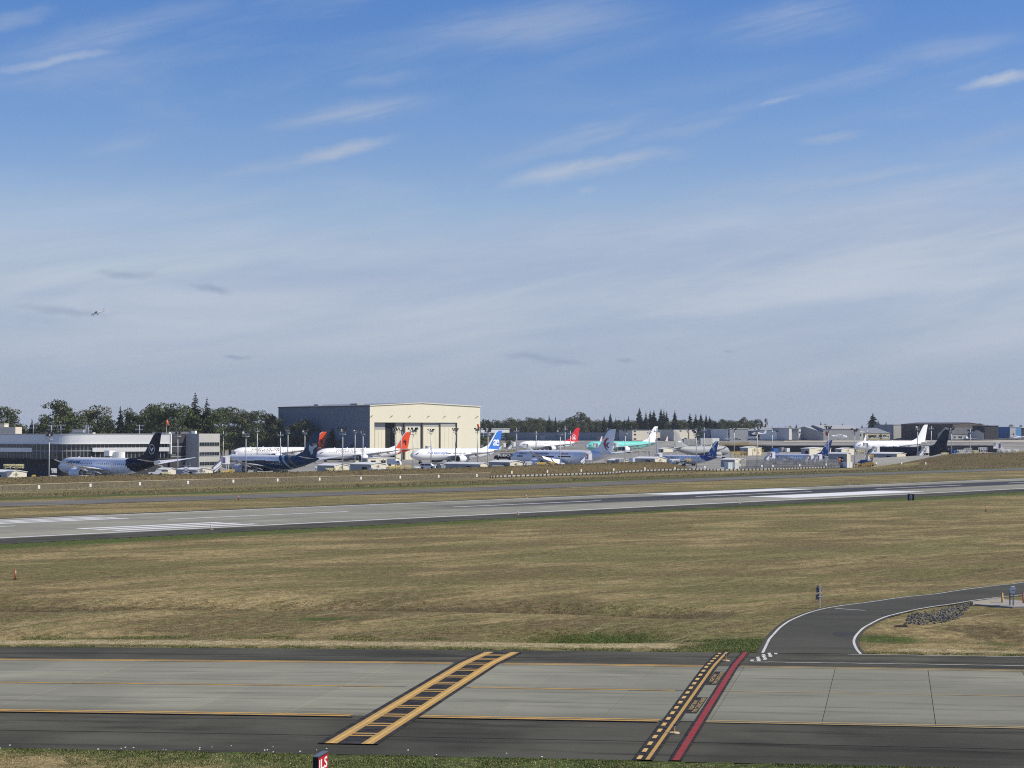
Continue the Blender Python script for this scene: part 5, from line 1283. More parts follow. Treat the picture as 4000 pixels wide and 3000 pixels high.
# ------------------------------------------------------------------ light masts
POLEM=M('galvanised_pole',(.52,.53,.54),.5,.3,.05); LAMPD=M('dark_floodlight',(.035,.035,.04),.5); LAMPL=M('floodlight_glass',(.75,.76,.78),.2)
def mast(kind,px,yt,yb,dist,label,group):
    x=(px-2000)/FPX*dist; zb=zat(yb,dist); zt=zat(yt,dist)
    if kind!='cross':
        zg=Z1(x,dist)
        zb=min(zb,zg)
    H=zt-zb; t=thing('light_mast' if kind!='cross' else 'aerial_mast',label,'light mast' if kind!='cross' else 'mast',(x,dist,zb),0,group)
    s=1.0
    m=MB(); m.cyl((0,0,0),(0,0,H*.97),.20*dist/700,.12*dist/700,10); m.build('pole',POLEM,t,smooth_=True)
    w=dist/700.
    if kind=='flood':
        m=MB(); m.cyl((0,0,H-2.3),(0,0,H-2.15),1.15,1.15,12); 
        for i in range(8):
            a=2*math.pi*i/8; m.cyl((1.1*math.cos(a),1.1*math.sin(a),H-2.2),(1.1*math.cos(a),1.1*math.sin(a),H-1.2),.05,.05,4)
        m.build('platform',POLEM,t)
        for i in range(9):
            a=2*math.pi*i/9+.3*((px*7)%10); rr=1.5 if i%2 else .9; z=H-(.2 if i%2 else .9)
            m=MB(); m.box(rr*math.cos(a),rr*math.sin(a),z-.4,.62,.62,.7,rz=a,taper=.7); m.build('floodlight',LAMPL if i==2 else LAMPD,t)
            m=MB(); m.bar((0,0,H-1.6),(rr*math.cos(a),rr*math.sin(a),z-.3),.08,.08); m.build('lamp_arm',POLEM,t)
    elif kind=='tee':
        m=MB(); m.box(0,0,H-2.6,2.9,.5,.3); m.build('crossarm',POLEM,t)
        for dx in (-1.1,1.1): m=MB(); m.box(dx,-.1,H-2.3,.55,.5,.5,taper=.7); m.build('lamp',POLEM,t)
    else:
        for zz,off in ((H-.55,.1),(H-2.0,-.05)):
            m=MB(); m.bar((-1.5+off*3,0,zz),(1.5+off*3,0,zz),.22,.22); m.build('crossarm',POLEM,t)
            for dx in (-1.4,-.7,.7,1.4): m=MB(); m.cyl((dx+off*3,0,zz),(dx+off*3,0,zz+.4),.09,.09,5); m.build('insulator',POLEM,t)
    return t
MS=[('flood',193,1688,1868,640),('cross',131,1652,1700,775),('cross',201,1659,1700,772),('cross',238,1657,1700,772),('cross',336,1659,1700,768),('cross',345,1664,1700,768),('cross',545,1658,1700,772),
('flood',695,1680,1826,690),('tee',873,1680,1780,980),('flood',961,1678,1847,660),('flood',1005,1668,1778,960),('tee',1096,1682,1755,1000),('flood',1125,1676,1760,1060),('flood',1191,1677,1760,960),
('flood',1339,1670,1838,665),('flood',1387,1675,1740,1070),('flood',1418,1680,1755,1000),('flood',1545,1670,1770,900),('flood',1568,1675,1742,1100),('flood',1614,1671,1833,665),('flood',1684,1676,1755,1000),('flood',1779,1673,1755,1000),('flood',1865,1672,1755,1000),
('flood',1906,1673,1818,720),('tee',2018,1668,1760,1100),('tee',2094,1681,1730,1500),('flood',2188,1673,1816,735),('tee',2207,1662,1760,1100),('tee',2228,1679,1760,1200),('flood',2376,1670,1760,1300),('flood',2442,1671,1805,760),
('tee',2536,1676,1750,1250),('tee',2565,1667,1770,1000),('flood',2685,1672,1745,1300),('flood',2720,1678,1804,775),('tee',2750,1664,1770,1050),('flood',2868,1672,1750,1300),('flood',2957,1669,1795,880),('tee',3016,1672,1765,1100),
('flood',3236,1664,1790,880),('flood',3338,1674,1800,880),('tee',3388,1676,1722,1500),('flood',3584,1660,1785,900),('tee',3637,1660,1745,1200),('flood',3716,1668,1775,900),('tee',3789,1672,1760,1150)]
NMK={'flood':'floodlight mast','tee':'thin mast with one crossarm','cross':'roof mast with two crossarms'}
cnt={}
for q in sorted(MS,key=lambda a:a[1]):
    cnt[q[0]]=cnt.get(q[0],0)+1
    mast(*q,f'{ordn(cnt[q[0]])} {NMK[q[0]]} from the left '+('on the office roof' if q[0]=='cross' else 'on the ramp'),NMK[q[0]]+'s')
# windsocks
WSOCK=M('orange_windsock',(.85,.17,.06),.6)
def windsock(px,yt,yb,dist,label,lean=.5):
    x=(px-2000)/FPX*dist; zb=zat(yb,dist); H=zat(yt,dist)-zb
    t=thing('windsock',label,'windsock',(x,dist,zb)); k=dist/770
    m=MB(); m.cyl((0,0,0),(0,0,H),.13*k,.1*k,8); m.build('pole',POLEM,t)
    m=MB(); m.cyl((.1,0,H),(lean*1.2*k,0,H-1.75*k),.5*k,.3*k,10); m.build('sock',WSOCK,t,smooth_=True)
windsock(650,1643,1690,775,'orange windsock hanging limp above the office roof')
windsock(1866,1657,1690,1000,'small orange windsock at the cream hangar corner')
windsock(3276,1790,1826,800,'orange windsock at the end of the long blast fence',.2)
windsock(2541,1862,1882,690,'red-orange windsock beside the perimeter road',.25)
# ------------------------------------------------------------------ chain-link fence, signs, guard rail
FENM=M('fence_steel',(.34,.34,.32),.6,.3); SIGNW=M('white_sign_board',(.80,.80,.80),.5)
def mesh_mat():
    m=new_mat('chain_link_mesh'); nt=m.node_tree; b=nt.nodes['Principled BSDF']; b.inputs['Base Color'].default_value=(.32,.32,.30,1); b.inputs['Metallic'].default_value=.4
    tr=nt.nodes.new('ShaderNodeBsdfTransparent'); ms=nt.nodes.new('ShaderNodeMixShader'); ms.inputs[0].default_value=.14
    nt.links.new(tr.outputs[0],ms.inputs[1]); nt.links.new(b.outputs[0],ms.inputs[2]); nt.links.new(ms.outputs[0],nt.nodes['Material Output'].inputs[0]); return m
FMESH=mesh_mat()
fl=[(-160,1931),(0,1925),(300,1914),(600,1904),(1000,1892),(1333,1884),(1600,1877),(1915,1869)]
fp=resample([at(*p,-1.0) for p in fl],75)
fence=thing('chain_link_fence','chain-link fence with pale top rail along the foot of the grass bank','fence',(fp[0].x,fp[0].y,0))
FX,FY=fp[0].x,fp[0].y
post=MB(); post.cyl((0,0,-.3),(0,0,1.85),.055,.055,6); pm=post.mesh('post',FENM)
for i,p in enumerate(fp):
    link('post',pm,fence,(p.x-FX,p.y-FY,Z1(p.x,p.y)))
for a,b in zip(fp,fp[1:]):
    za,zb=Z1(a.x,a.y),Z1(b.x,b.y); A=(a.x-FX,a.y-FY); B=(b.x-FX,b.y-FY)
    m=MB(); m.bar((*A,za+1.82),(*B,zb+1.82),.07,.07); m.build('top_rail',M('pale_top_rail',(.55,.50,.40),.6),fence)
    m=MB(); m.poly([(*A,za+.03),(*B,zb+.03),(*B,zb+1.8),(*A,za+1.8)]); m.build('mesh_panel',FMESH,fence)
gl=[(1915,1869),(2100,1863),(2300,1857),(2500,1850),(2800,1842),(3000,1838),(3200,1832),(3400,1826)]
gp=resample([at(*p,-1.0) for p in gl],112)
GALV=M('galvanised_guard_rail',(.50,.52,.52),.45,.4)
gr=thing('guard_rail','steel guard rail on short posts below the bank and blast fence','guard rail',(gp[0].x,gp[0].y,0)); GX,GY=gp[0].x,gp[0].y
pm=MB().box(0,0,-.3,.42,.2,1.25).mesh('rail_post',M('dark_timber_post',(.10,.085,.07),.8))
for i,p in enumerate(gp):
    d=(gp[min(i+1,111)]-gp[max(i-1,0)]).normalized(); n=Vector((d.y,-d.x,0))
    link('rail_post',pm,gr,(p.x-GX+n.x*.16,p.y-GY+n.y*.16,Z1(p.x,p.y)),math.atan2(d.y,d.x))
for a,b in zip(gp,gp[1:]):
    m=MB(); za,zb=Z1(a.x,a.y),Z1(b.x,b.y); d=(b-a).normalized(); e=.16
    m.bar((a.x-GX+d.x*e,a.y-GY+d.y*e,za+.62),(b.x-GX-d.x*e,b.y-GY-d.y*e,zb+.62),.09,.42); m.build('rail_beam',GALV,gr)
# white notice boards along the boundary
SG=[150,351,544,732,909,1082,1246,1408,1561,1711,1860,1997,2136,2268,2395,2517,2634,2751,2974,3017,3122,3225,3422,3520,3614]
for i,px in enumerate(SG):
    yb=np.interp(px,[p[0] for p in fl]+[p[0] for p in gl[1:]]+[3650],[p[1] for p in fl]+[p[1] for p in gl[1:]]+[1823])
    p=at(px,yb+1)
    t=thing('boundary_notice',f'{ordn(i+1)} small white notice board from the left on the boundary','notice board',(p.x+.2,p.y-.2,Z1(p.x,p.y)),R(50),'white notice boards along the boundary')
    k=.62 if px<2700 else .75
    hz_=1.55 if px<1900 else 2.2
    m=MB(); m.cyl((0,.05,0),(0,.05,hz_),.05,.05,6); m.build('post',FENM,t)
    m=MB(); m.box(0,0,hz_-.80,k,.05,.80); m.build('board',SIGNW,t)
    m=MB(); m.box(0,-.03,hz_-.45,k*.6,.01,.14); m.build('faded_print',GREYB,t)
# ------------------------------------------------------------------ blast fences
BLAST=M('blast_fence_steel',(.64,.65,.66),.5,.2,.06); BLASTD=M('blast_fence_frame',(.13,.14,.15),.6,.3)
def blast(a,b,za0,za1,H,n,label,rails=()):
    a,b=Vector(a),Vector(b); d=(b-a).normalized(); L=(b-a).length
    t=thing('blast_fence',label,'blast fence',(a.x,a.y,0),math.atan2(d.y,d.x))
    sm=MB(); w=L/n*.66
    prof=[(1.6,0),(1.15,H*.22),(.75,H*.45),(.42,H*.68),(.0,H)]
    for (y0,z0),(y1,z1) in zip(prof,prof[1:]):
        sm.hexa([(-w/2+y0*.18,y0,z0),(w/2+y0*.18,y0,z0),(w/2+y0*.18,y0+.07,z0),(-w/2+y0*.18,y0+.07,z0)],[(-w/2+y1*.18,y1,z1),(w/2+y1*.18,y1,z1),(w/2+y1*.18,y1+.07,z1),(-w/2+y1*.18,y1+.07,z1)])
    me=sm.mesh('slat',BLAST)
    for i in range(n): 
        f=(i+.5)/n; link('slat',me,t,(L*f,0,za0+(za1-za0)*f))
    for k,(y,z) in enumerate(((1.25,H*.2),(.8,H*.46),(.35,H*.75))):
        m=MB(); m.bar((0,y+.25,za0+z),(L,y+.25,za1+z),.18,.18); m.build('cross_rail',BLASTD,t)
    nb=int(L/3)
    bm=MB(); bm.bar((0,.3,H*.95),(0,3.0,0),.14,.16); bm.bar((0,1.2,H*.30),(0,2.2,H*.3),.12,.12); me=bm.mesh('brace',BLASTD)
    for i in range(nb+1): link('brace',me,t,(L*i/nb,0,za0+(za1-za0)*i/nb))
    return t
blast((89.5,786),(129.5,796),-2.3,-2.2,5.0,112,'long corrugated steel blast fence before the second royal-blue-tailed jet')
blast((146.5,816),(178,858),-1.6,-.9,4.6,96,'near half of the curved blast fence before the charcoal tanker')
blast((178.2,858.5),(206,905),-.9,.6,4.0,80,'far half of the curved blast fence, sinking behind the grassy bank')
# ------------------------------------------------------------------ ramp equipment
YEL=M('yellow_equipment_paint',(.62,.45,.10),.5,0,.08); CREAMY=M('cream_yellow_stand',(.66,.62,.36),.6); BLUEQ=M('blue_equipment_paint',(.04,.12,.36),.5); WHQ=M('white_equipment_paint',(.76,.77,.78),.45,0,.04)
ORQ=M('orange_stand_paint',(.40,.13,.06),.6); GRQ=M('grey_equipment_paint',(.30,.31,.32),.5); PURP=M('violet_canopy_edge',(.10,.07,.22),.5); BOXW=M('pale_tank_paint',(.66,.70,.70),.5)
def ground_z(px,y,dist): 
    x=(px-2000)/FPX*dist; return x,zat(y,dist)
def airstair(px,yt,yb,dist,label,face=1,tent=True,purple=False):
    """covered passenger stairs; face 1 climbs to the right"""
    x,zt=ground_z(px,yt,dist); zb=zat(yb,dist); H=zt-zb
    t=thing('covered_airstair',label,'air stairs',(x,dist,zb),R(30 if face>0 else 16),'covered air stairs beside the aircraft'); f=face
    w=2.6
    m=MB(); m.box(0,0,H-3.0,2.7,w,.2); m.build('top_platform',WHQ,t)
    m=MB(); m.hexa([(-1.35,-w/2,H-2.8),(1.35,-w/2,H-2.8),(1.35,-w/2+.1,H-2.8),(-1.35,-w/2+.1,H-2.8)],[(-1.2,-w/2,H-.2),(1.3,-w/2,H-.2),(1.3,-w/2+.1,H-.2),(-1.2,-w/2+.1,H-.2)])
    m.build('canopy_side',WHQ,t)
    m=MB(); m.hexa([(-1.35,w/2-.1,H-2.8),(1.35,w/2-.1,H-2.8),(1.35,w/2,H-2.8),(-1.35,w/2,H-2.8)],[(-1.2,w/2-.1,H-.2),(1.3,w/2-.1,H-.2),(1.3,w/2,H-.2),(-1.2,w/2,H-.2)]); m.build('canopy_side',WHQ,t)
    m=MB(); m.hexa([(-1.4,-w/2-.1,H-.2),(1.4,-w/2-.1,H-.2),(1.4,w/2+.1,H-.2),(-1.4,w/2+.1,H-.2)],[(-1.0,-w/2+.2,H),(1.2,-w/2+.2,H),(1.2,w/2-.2,H),(-1.0,w/2-.2,H)]); m.build('canopy_roof',WHQ,t)
    m=MB(); m.box(-f*.9,-w/2-.06,H-2.6,.9,.1,2.1); m.build('canopy_opening',PURP if purple else GRQ,t)
    run=min(7,(H-3.0)*1.15); x0=-f*1.3; x1=x0-f*run
    m=MB()
    for yy in (-w/2+.35,w/2-.35): m.hexa([(x1,yy-.06,.3),(x1+f*.8,yy-.06,.3),(x1+f*.8,yy+.06,.3),(x1,yy+.06,.3)] ,[(x0,yy-.06,H-2.9),(x0+f*.3,yy-.06,H-2.9),(x0+f*.3,yy+.06,H-2.9),(x0,yy+.06,H-2.9)])
    m.build('stringer',WHQ,t)
    ns=8
    for i in range(ns):
        q=(i+.5)/ns; m=MB(); m.box(x1+(x0-x1)*q,0,.3+(H-3.2)*q,run/ns*.95,w-.7,.1); m.build('step',GRQ,t)
    for yy in (-w/2+.3,w/2-.3):
        m=MB(); m.bar((x1,yy,1.3),(x0,yy,H-1.9),.10,1.0); m.build('side_panel',WHQ,t)
    m=MB(); m.box(-f*run*.35,0,.35,run*.9+2,w-.4,.35); m.build('chassis',GRQ,t)
    for dx in (.6,-f*run*.75):
        for yy in (-w/2+.2,w/2-.2): m=MB(); m.cyl((dx,yy-.15,.36),(dx,yy+.15,.36),.36,.36,10); m.build('wheel',TYRE,t)
    m=MB(); m.bar((.9,-w/2+.2,.5),(.9,-w/2+.2,H-3),.15,.15); m.bar((.9,w/2-.2,.5),(.9,w/2-.2,H-3),.15,.15); m.build('support_leg',WHQ,t)
    return t
AS=[(880,1781,1845,745,1,'covered air stairs at the nose of the teal-tailed airliner',True),(920,1760,1820,1160,1,'covered air stairs at the nose of the first vermilion-tailed airliner',True),
(2078,1762,1818,900,1,'covered air stairs against the front door of the silver airliner',True),(2295,1768,1818,800,1,'covered air stairs against the rear door of the silver airliner',True),
(1672,1741,1790,1200,1,'covered air stairs at the grey tanker before the hangar',False),(1797,1737,1790,1260,1,'covered air stairs at the right end of the hangar doors',False),
(1966,1730,1760,1400,1,'white air stairs alone left of the red-tailed freighter',False),(2005,1727,1760,1400,1,'second white air stairs left of the red-tailed freighter',False),(2054,1732,1768,1420,-1,'air stairs with grey canopy at the red-tailed freighter nose',False),
(2325,1730,1768,1380,-1,'air stairs at the turquoise airliner front door',False),(2405,1729,1775,1340,1,'white air stairs at the turquoise airliner middle door',False),
(2572,1770,1812,930,1,'white canopy stairs at the nose of the first royal-blue-tailed jet',True),(3012,1765,1806,930,1,'white canopy stairs at the nose of the second royal-blue-tailed jet',True),(3162,1775,1815,900,1,'left one of two violet-edged canopy stairs behind the blast fence',True),(3195,1775,1815,895,1,'right one of two violet-edged canopy stairs behind the blast fence',True),(3236,1782,1818,890,1,'white canopy stairs at the royal blue tail behind the mast',True),
(3380,1729,1775,1280,-1,'grey canopy stairs under the white airliner nose',False),(3420,1743,1800,930,1,'white canopy stairs at the charcoal tanker front',False),(3613,1744,1790,930,1,'white canopy stairs at the charcoal tanker rear',False),(3893,1729,1772,1000,-1,'tall white stairs standing alone on the far right',True),(500,1490+315,1862,1100,1,'x',False)][:-1]
for px,yt,yb,d,f,lab,pur in AS: airstair(px,yt,yb,d,lab,f,purple=pur)
def stand(px,yt,yb,dist,width,label,mat,name='work_stand'):
    x,zt=ground_z(px,yt,dist); zb=zat(yb,dist); H=max(1.0,zt-zb); w=width/FPX*dist
    t=thing(name,label,'work stand',(x,dist,zb),R(34),'maintenance stands on the ramp')
    hp=H*.62
    m=MB(); m.box(0,0,hp-.1,w,1.4,.15); m.build('deck',mat,t)
    for dx in (-w/2+.1,0,w/2-.1):
        for dy in (-.6,.6): m=MB(); m.box(dx,dy,0,.14,.14,hp-.12); m.build('leg',mat,t)
    for dy in (-.65,.65):
        m=MB()
        m.bar((-w/2,dy,H-.06),(w/2,dy,H-.06),.1,.12); m.bar((-w/2,dy,(H+hp)/2),(w/2,dy,(H+hp)/2),.08,.1); m.build('hand_rail',mat,t)
        for k in range(4): m=MB(); m.box(-w/2+.05+k*(w-.1)/3,dy,hp+.05,.1,.1,H-hp-.1); m.build('rail_post',mat,t)
    m=MB(); m.bar((-w/2,-.5,.1),(-w/2+w*.6,-.5,hp-.2),.1,.14); m.bar((w/2,-.5,.1),(w/2-w*.6,-.5,hp-.2),.1,.14); m.build('brace',mat,t)
    return t
STS=[(40,1813,1830,700,46,'cream-yellow work stand beside the office base at far left',CREAMY),(80,1813,1830,702,26,'smaller cream-yellow stand right of the wide one at far left',CREAMY),(133,1855,1872,640,12,'small yellow stand on the ramp right of the leftmost shed',YEL),(212,1830,1848,690,18,'white stand in front of the midnight-tailed airliner engine',WHQ),(210,1856,1872,650,20,'grey trestle stand at the foot of the leftmost floodlight mast',WHQ),
(335,1857,1872,670,44,'white stand with blue base under the midnight-tailed airliner wing',WHQ),(650,1843,1858,680,34,'cream-yellow rail stand by the midnight tail cone',CREAMY),(905,1834,1850,700,22,'yellow steps at the teal-tailed airliner engine',YEL),(880,1843,1850,690,30,'low yellow stand left of the yellow steps',YEL),(1245,1822,1838,700,22,'white stairs stand below the teal tail cone',WHQ),(1292,1828,1842,690,36,'wide cream rail stand before the tan and grey shed',CREAMY),(1335,1830,1842,690,26,'narrow cream rail stand right of the wide one',CREAMY),
(1532,1820,1836,680,30,'left yellow trestle on the open ramp',YEL),(1560,1816,1836,682,24,'middle yellow trestle on the open ramp',YEL),(1592,1818,1834,684,18,'right yellow trestle beside the crown-shaped mast',YEL),(1630,1828,1834,700,22,'low white trestle right of the crown-shaped mast',WHQ),(1790,1803,1828,760,26,'grey stair stand against the long grey-sided shed',GRQ),(1862,1816,1832,740,44,'pale rail stand before the long grey-sided shed',CREAMY),(2065,1803,1818,760,24,'white frame stand at the silver airliner engine',WHQ),(2112,1806,1818,770,44,'wide yellow stand under the silver airliner wing',YEL),(2156,1804,1818,775,22,'narrow yellow stand under the silver airliner wing',YEL),(2195,1808,1818,770,16,'white trestle at the mast by the silver airliner',WHQ),(2382,1792,1806,820,40,'rust-orange stand under the silver airliner tail',ORQ),
(2498,1747,1784,960,86,'big grey docking platform behind the gabled shed',GREYB),(2535,1747,1784,985,30,'grey docking platform end section',GREYB),(2636,1793,1803,830,40,'white stand before the first royal-blue-tailed jet',WHQ),(2688,1792,1803,835,22,'cream stand before the first royal-blue-tailed jet',YEL),(2870,1762,1788,1000,36,'left yellow stand near the grey tanker nose',YEL),(2900,1764,1788,1000,40,'right yellow stand near the grey tanker nose',YEL),(2960,1755,1782,1010,48,'tall yellow stand right of the vented shed',YEL),(3400,1776,1790,870,22,'yellow scaffold against the shaded shed wall',YEL),(3360,1757,1776,1000,36,'cream stand under the white airliner nose',CREAMY),(3420,1786,1800,850,20,'grey stand beside the shed with scaffold',GRQ),
(3755,1757,1772,1000,40,'leftmost white step stand on the right ramp',WHQ),(3780,1750,1772,1010,34,'tall white step stand on the right ramp',WHQ),(3810,1759,1772,1000,26,'cream stand on the yellow pad at right',CREAMY),(3838,1748,1771,1010,38,'rightmost white stand behind the grassy bank',WHQ),(3938,1755,1769,1030,18,'left white crate rack behind the right bank',WHQ),(3968,1755,1769,1030,16,'right white crate rack behind the right bank',WHQ),(3690,1768,1780,930,30,'cream stand below the charcoal tail cone',CREAMY)]
for q in STS: stand(*q)
def scissor(px,yt,yb,dist):
    x,zt=ground_z(px,yt,dist); zb=zat(yb,dist)-.5; H=zt-zb
    t=thing('scissor_lift','raised scissor lift standing before the cream gabled sheds','scissor lift',(x,dist,zb))
    m=MB(); m.box(0,0,.2,2.4,1.4,.7); m.build('base',WHQ,t)
    n=4; h=(H-2.2)/n
    for i in range(n):
        z0=.9+i*h
        for s in (-1,1): m=MB(); m.bar((-s*1.0,-.3*s,z0),(s*1.0,-.3*s,z0+h),.16,.18); m.build('scissor_arm',WHQ,t)
    m=MB(); m.box(0,0,H-1.35,2.8,1.6,.2); m.build('platform',GRQ,t)
    for yy in (-.75,.75):
        m=MB(); m.bar((-1.4,yy,H-.1),(1.4,yy,H-.1),.08,.1); m.build('guard_rail',GRQ,t)
        for dx in (-1.35,0,1.35): MB().box(dx,yy,H-1.15,.08,.08,1.0).build('rail_post',GRQ,t)
scissor(727,1803,1855,640)
def vehicle(px,yb,dist,length,label,body,kind='van',face=1,name=None):
    x=(px-2000)/FPX*dist; zb=max(zat(yb,dist),-6)
    t=thing(name or kind,label,kind,(x,dist,zb),R(-14*face),'ground vehicles'); L=length; f=face; W=2.0
    if kind=='van': pr=[(-.5,.35),(.5,.35),(.5,.95),(.34,1.08),(.20,1.85),(-.46,1.95),(-.5,1.1)]
    elif kind=='car': pr=[(-.5,.35),(.5,.35),(.49,.8),(.25,.92),(.08,1.42),(-.3,1.45),(-.45,.95),(-.5,.8)]
    elif kind=='truck': pr=[(-.5,.6),(.5,.6),(.5,1.3),(.42,2.2),(.20,2.35),(.19,1.2),(-.5,1.2)]
    else: pr=[(-.5,.4),(.5,.4),(.5,1.0),(.1,1.1),(.0,1.7),(-.35,1.7),(-.4,1.0),(-.5,1.0)]
    m=MB(); a=[(p[0]*L*f,-W/2,p[1]) for p in pr]; b=[(p[0]*L*f,W/2,p[1]) for p in pr]
    m.loft([a,b] if f<0 else [b,a]); m.build('body',body,t)
    for dx in (-.32,.30):
        for yy in (-W/2-.02,W/2+.02): MB().cyl((dx*L*f,yy-.12,.38),(dx*L*f,yy+.12,.38),.38,.38,12).build('wheel',TYRE,t)
    if kind in('van','car'):
        z0,z1=(1.15,1.75) if kind=='van' else (.95,1.35)
        for x0,x1 in ((-.42,-.18),(-.16,.04),(.06,.22)) if kind=='van' else ((-.28,-.06),(-.04,.1)):
            for yy in (-W/2-.02,W/2+.02): MB().box((x0+x1)/2*L*f,yy,z0,(x1-x0)*L,.03,z1-z0).build('side_window',GLASSB,t)
    if kind=='truck':
        MB().box(-.16*L*f,0,1.22,L*.66,W+.3,1.9).build('cargo_box',WHQ,t)
        for yy in (-W/2-.02,W/2+.02): MB().box(.33*L*f,yy,1.45,L*.14,.03,.6).build('side_window',GLASSB,t)
    return t
vehicle(1672,1831,720,5.8,'white van parked on the open ramp before the blue-tailed airliner',WHQ,'van')
vehicle(1540,1820,880,6.2,'white pickup truck beside the long cream workshop',WHQ,'truck')
vehicle(1722,1831,715,3.2,'grey baggage tug right of the white van',GRQ,'tug')
vehicle(610,1856,690,5.0,'white tug under the midnight tail cone',WHQ,'tug',-1)
vehicle(2842,1718,1660,6.0,'white pickup on the high ground below the pale stair block',WHQ,'car',-1)
vehicle(2880,1719,1655,7.0,'grey truck below the outside stairs of the pale block',GRQ,'car')
vehicle(2945,1719,1650,12.0,'grey box truck with white cab under the high-wing plane',GRQ,'truck')
vehicle(3141,1718,1640,6.0,'dark blue car parked by the gabled hangar',DBLUE,'car')
vehicle(3424,1712,1700,5.5,'small white car before the low tan building',WHQ,'car')
vehicle(3460,1712,1705,6.5,'white van before the low tan building',WHQ,'van',-1)
vehicle(3385,1812,830,7.0,'dark blue tow tractor behind the boundary gap',BLUEQ,'tug')
vehicle(3380,1822,812,8.5,'ochre earth-mover behind the guard rail gap',M('ochre_machine_paint',(.42,.27,.07),.6),'tug',-1)
vehicle(1968,1797,960,9.5,'dark trailer truck with white lettering behind the silver airliner nose',NAVY,'truck',-1)
o=[q for q in bpy.data.objects if q.get('label','').startswith('dark trailer')][0]
for c in o.children:
    if c.name.startswith('cargo_box'): c.data.materials[0]=NAVY
lay_text('RIBO',lambda a,b:(-3.0+a*6,-1.19,1.7+b*1.2),'trailer_lettering',WHQ,o,bold=True)
vehicle(3270,1803,840,4.5,'dark tug among crates beside the weathered grey shed',GRQ,'tug')
def crate(px,yt,yb,dist,wpx,label,mat,name='storage_container',depth=2.4,lid=True,cat='container'):
    x,zt=ground_z(px,yt,dist); zb=zat(yb,dist)-.2; w=wpx/FPX*dist; H=zt-zb
    t=thing(name,label,cat,(x,dist,zb),R(36),'containers and boxes on the ramp')
    MB().box(0,0,.1,w,depth,H-.1).build('body',mat,t)
    MB().box(0,0,H,w*1.02,depth*1.02,.12).build('lid',mat,t)
    for dx in (-w*.4,w*.4): MB().box(dx,0,0,.25,depth*.9,.1).build('skid',GRQ,t)
    n=max(2,int(w/1.2))
    for i in range(n+1): MB().box(-w/2+w*i/n,-depth/2-.03,.15,.10,.06,H-.25).build('rib',mat,t)
CR=[(2845,1807,1832,800,22,'left pale tank container at the end of the grass bank',BOXW),(2871,1808,1832,802,20,'right pale tank container at the end of the grass bank',BOXW),(3310,1806,1826,806,30,'white notice-covered container beside the boundary gap',WHQ),(3288,1807,1826,808,22,'dark grey container left of the white one',GRQ),(1725,1818,1831,712,20,'grey bin container right of the white van',GRQ),(1940,1818,1828,700,60,'long grey cargo pallet before the gabled shed',GRQ),(780,1848,1854,650,44,'low white pallet before the cream gabled sheds',WHQ),(1470,1830,1838,660,50,'low white pallet before the second gabled shed',WHQ),(2420,1795,1808,790,22,'dark equipment box left of the gabled shed',GRQ),(2468,1790,1806,785,10,'white cabinet left of the gabled shed',WHQ),(3723,1759,1770,1000,14,'bright blue crate on the right ramp',BLUEQ),(3705,1762,1772,1005,12,'navy crate beside the bright blue one',NAVY),(3830,1770,1776,960,90,'flat yellow ground pad at the grassy bank top',M('yellow_pad',(.66,.55,.25),.6)),(3025,1752,1770,1100,26,'blue cabinet behind the second royal-blue-tailed jet',BLUEQ),(3073,1751,1764,1120,16,'white barred crate behind the second royal-blue-tailed jet',WHQ),(3052,1748,1764,1120,14,'grey machine behind the second royal-blue-tailed jet',GRQ),(2755,1712,1736,1500,60,'grey ribbed container behind the grey tanker crown',GREYB),(2690,1715,1736,1500,60,'dark grey ribbed container behind the grey tanker fin',GRQ),(2790,1712,1730,1520,40,'row-end pale container behind the grey tanker',BOXW),(2000,1790,1800,980,30,'white bench container behind the silver airliner nose',WHQ),(1430,1806,1814,800,30,'cream generator box between workshop and shed',CREAMY),(1390,1800,1812,820,14,'cream cabinet left of the long workshop',CREAMY),(390,1862,1868,690,38,'low grey wall slab before the midnight-tailed airliner',GREYB),(300,1866,1873,640,70,'long grey concrete barrier at the grass bank crest',GREYB)]
for q in CR: crate(*q)
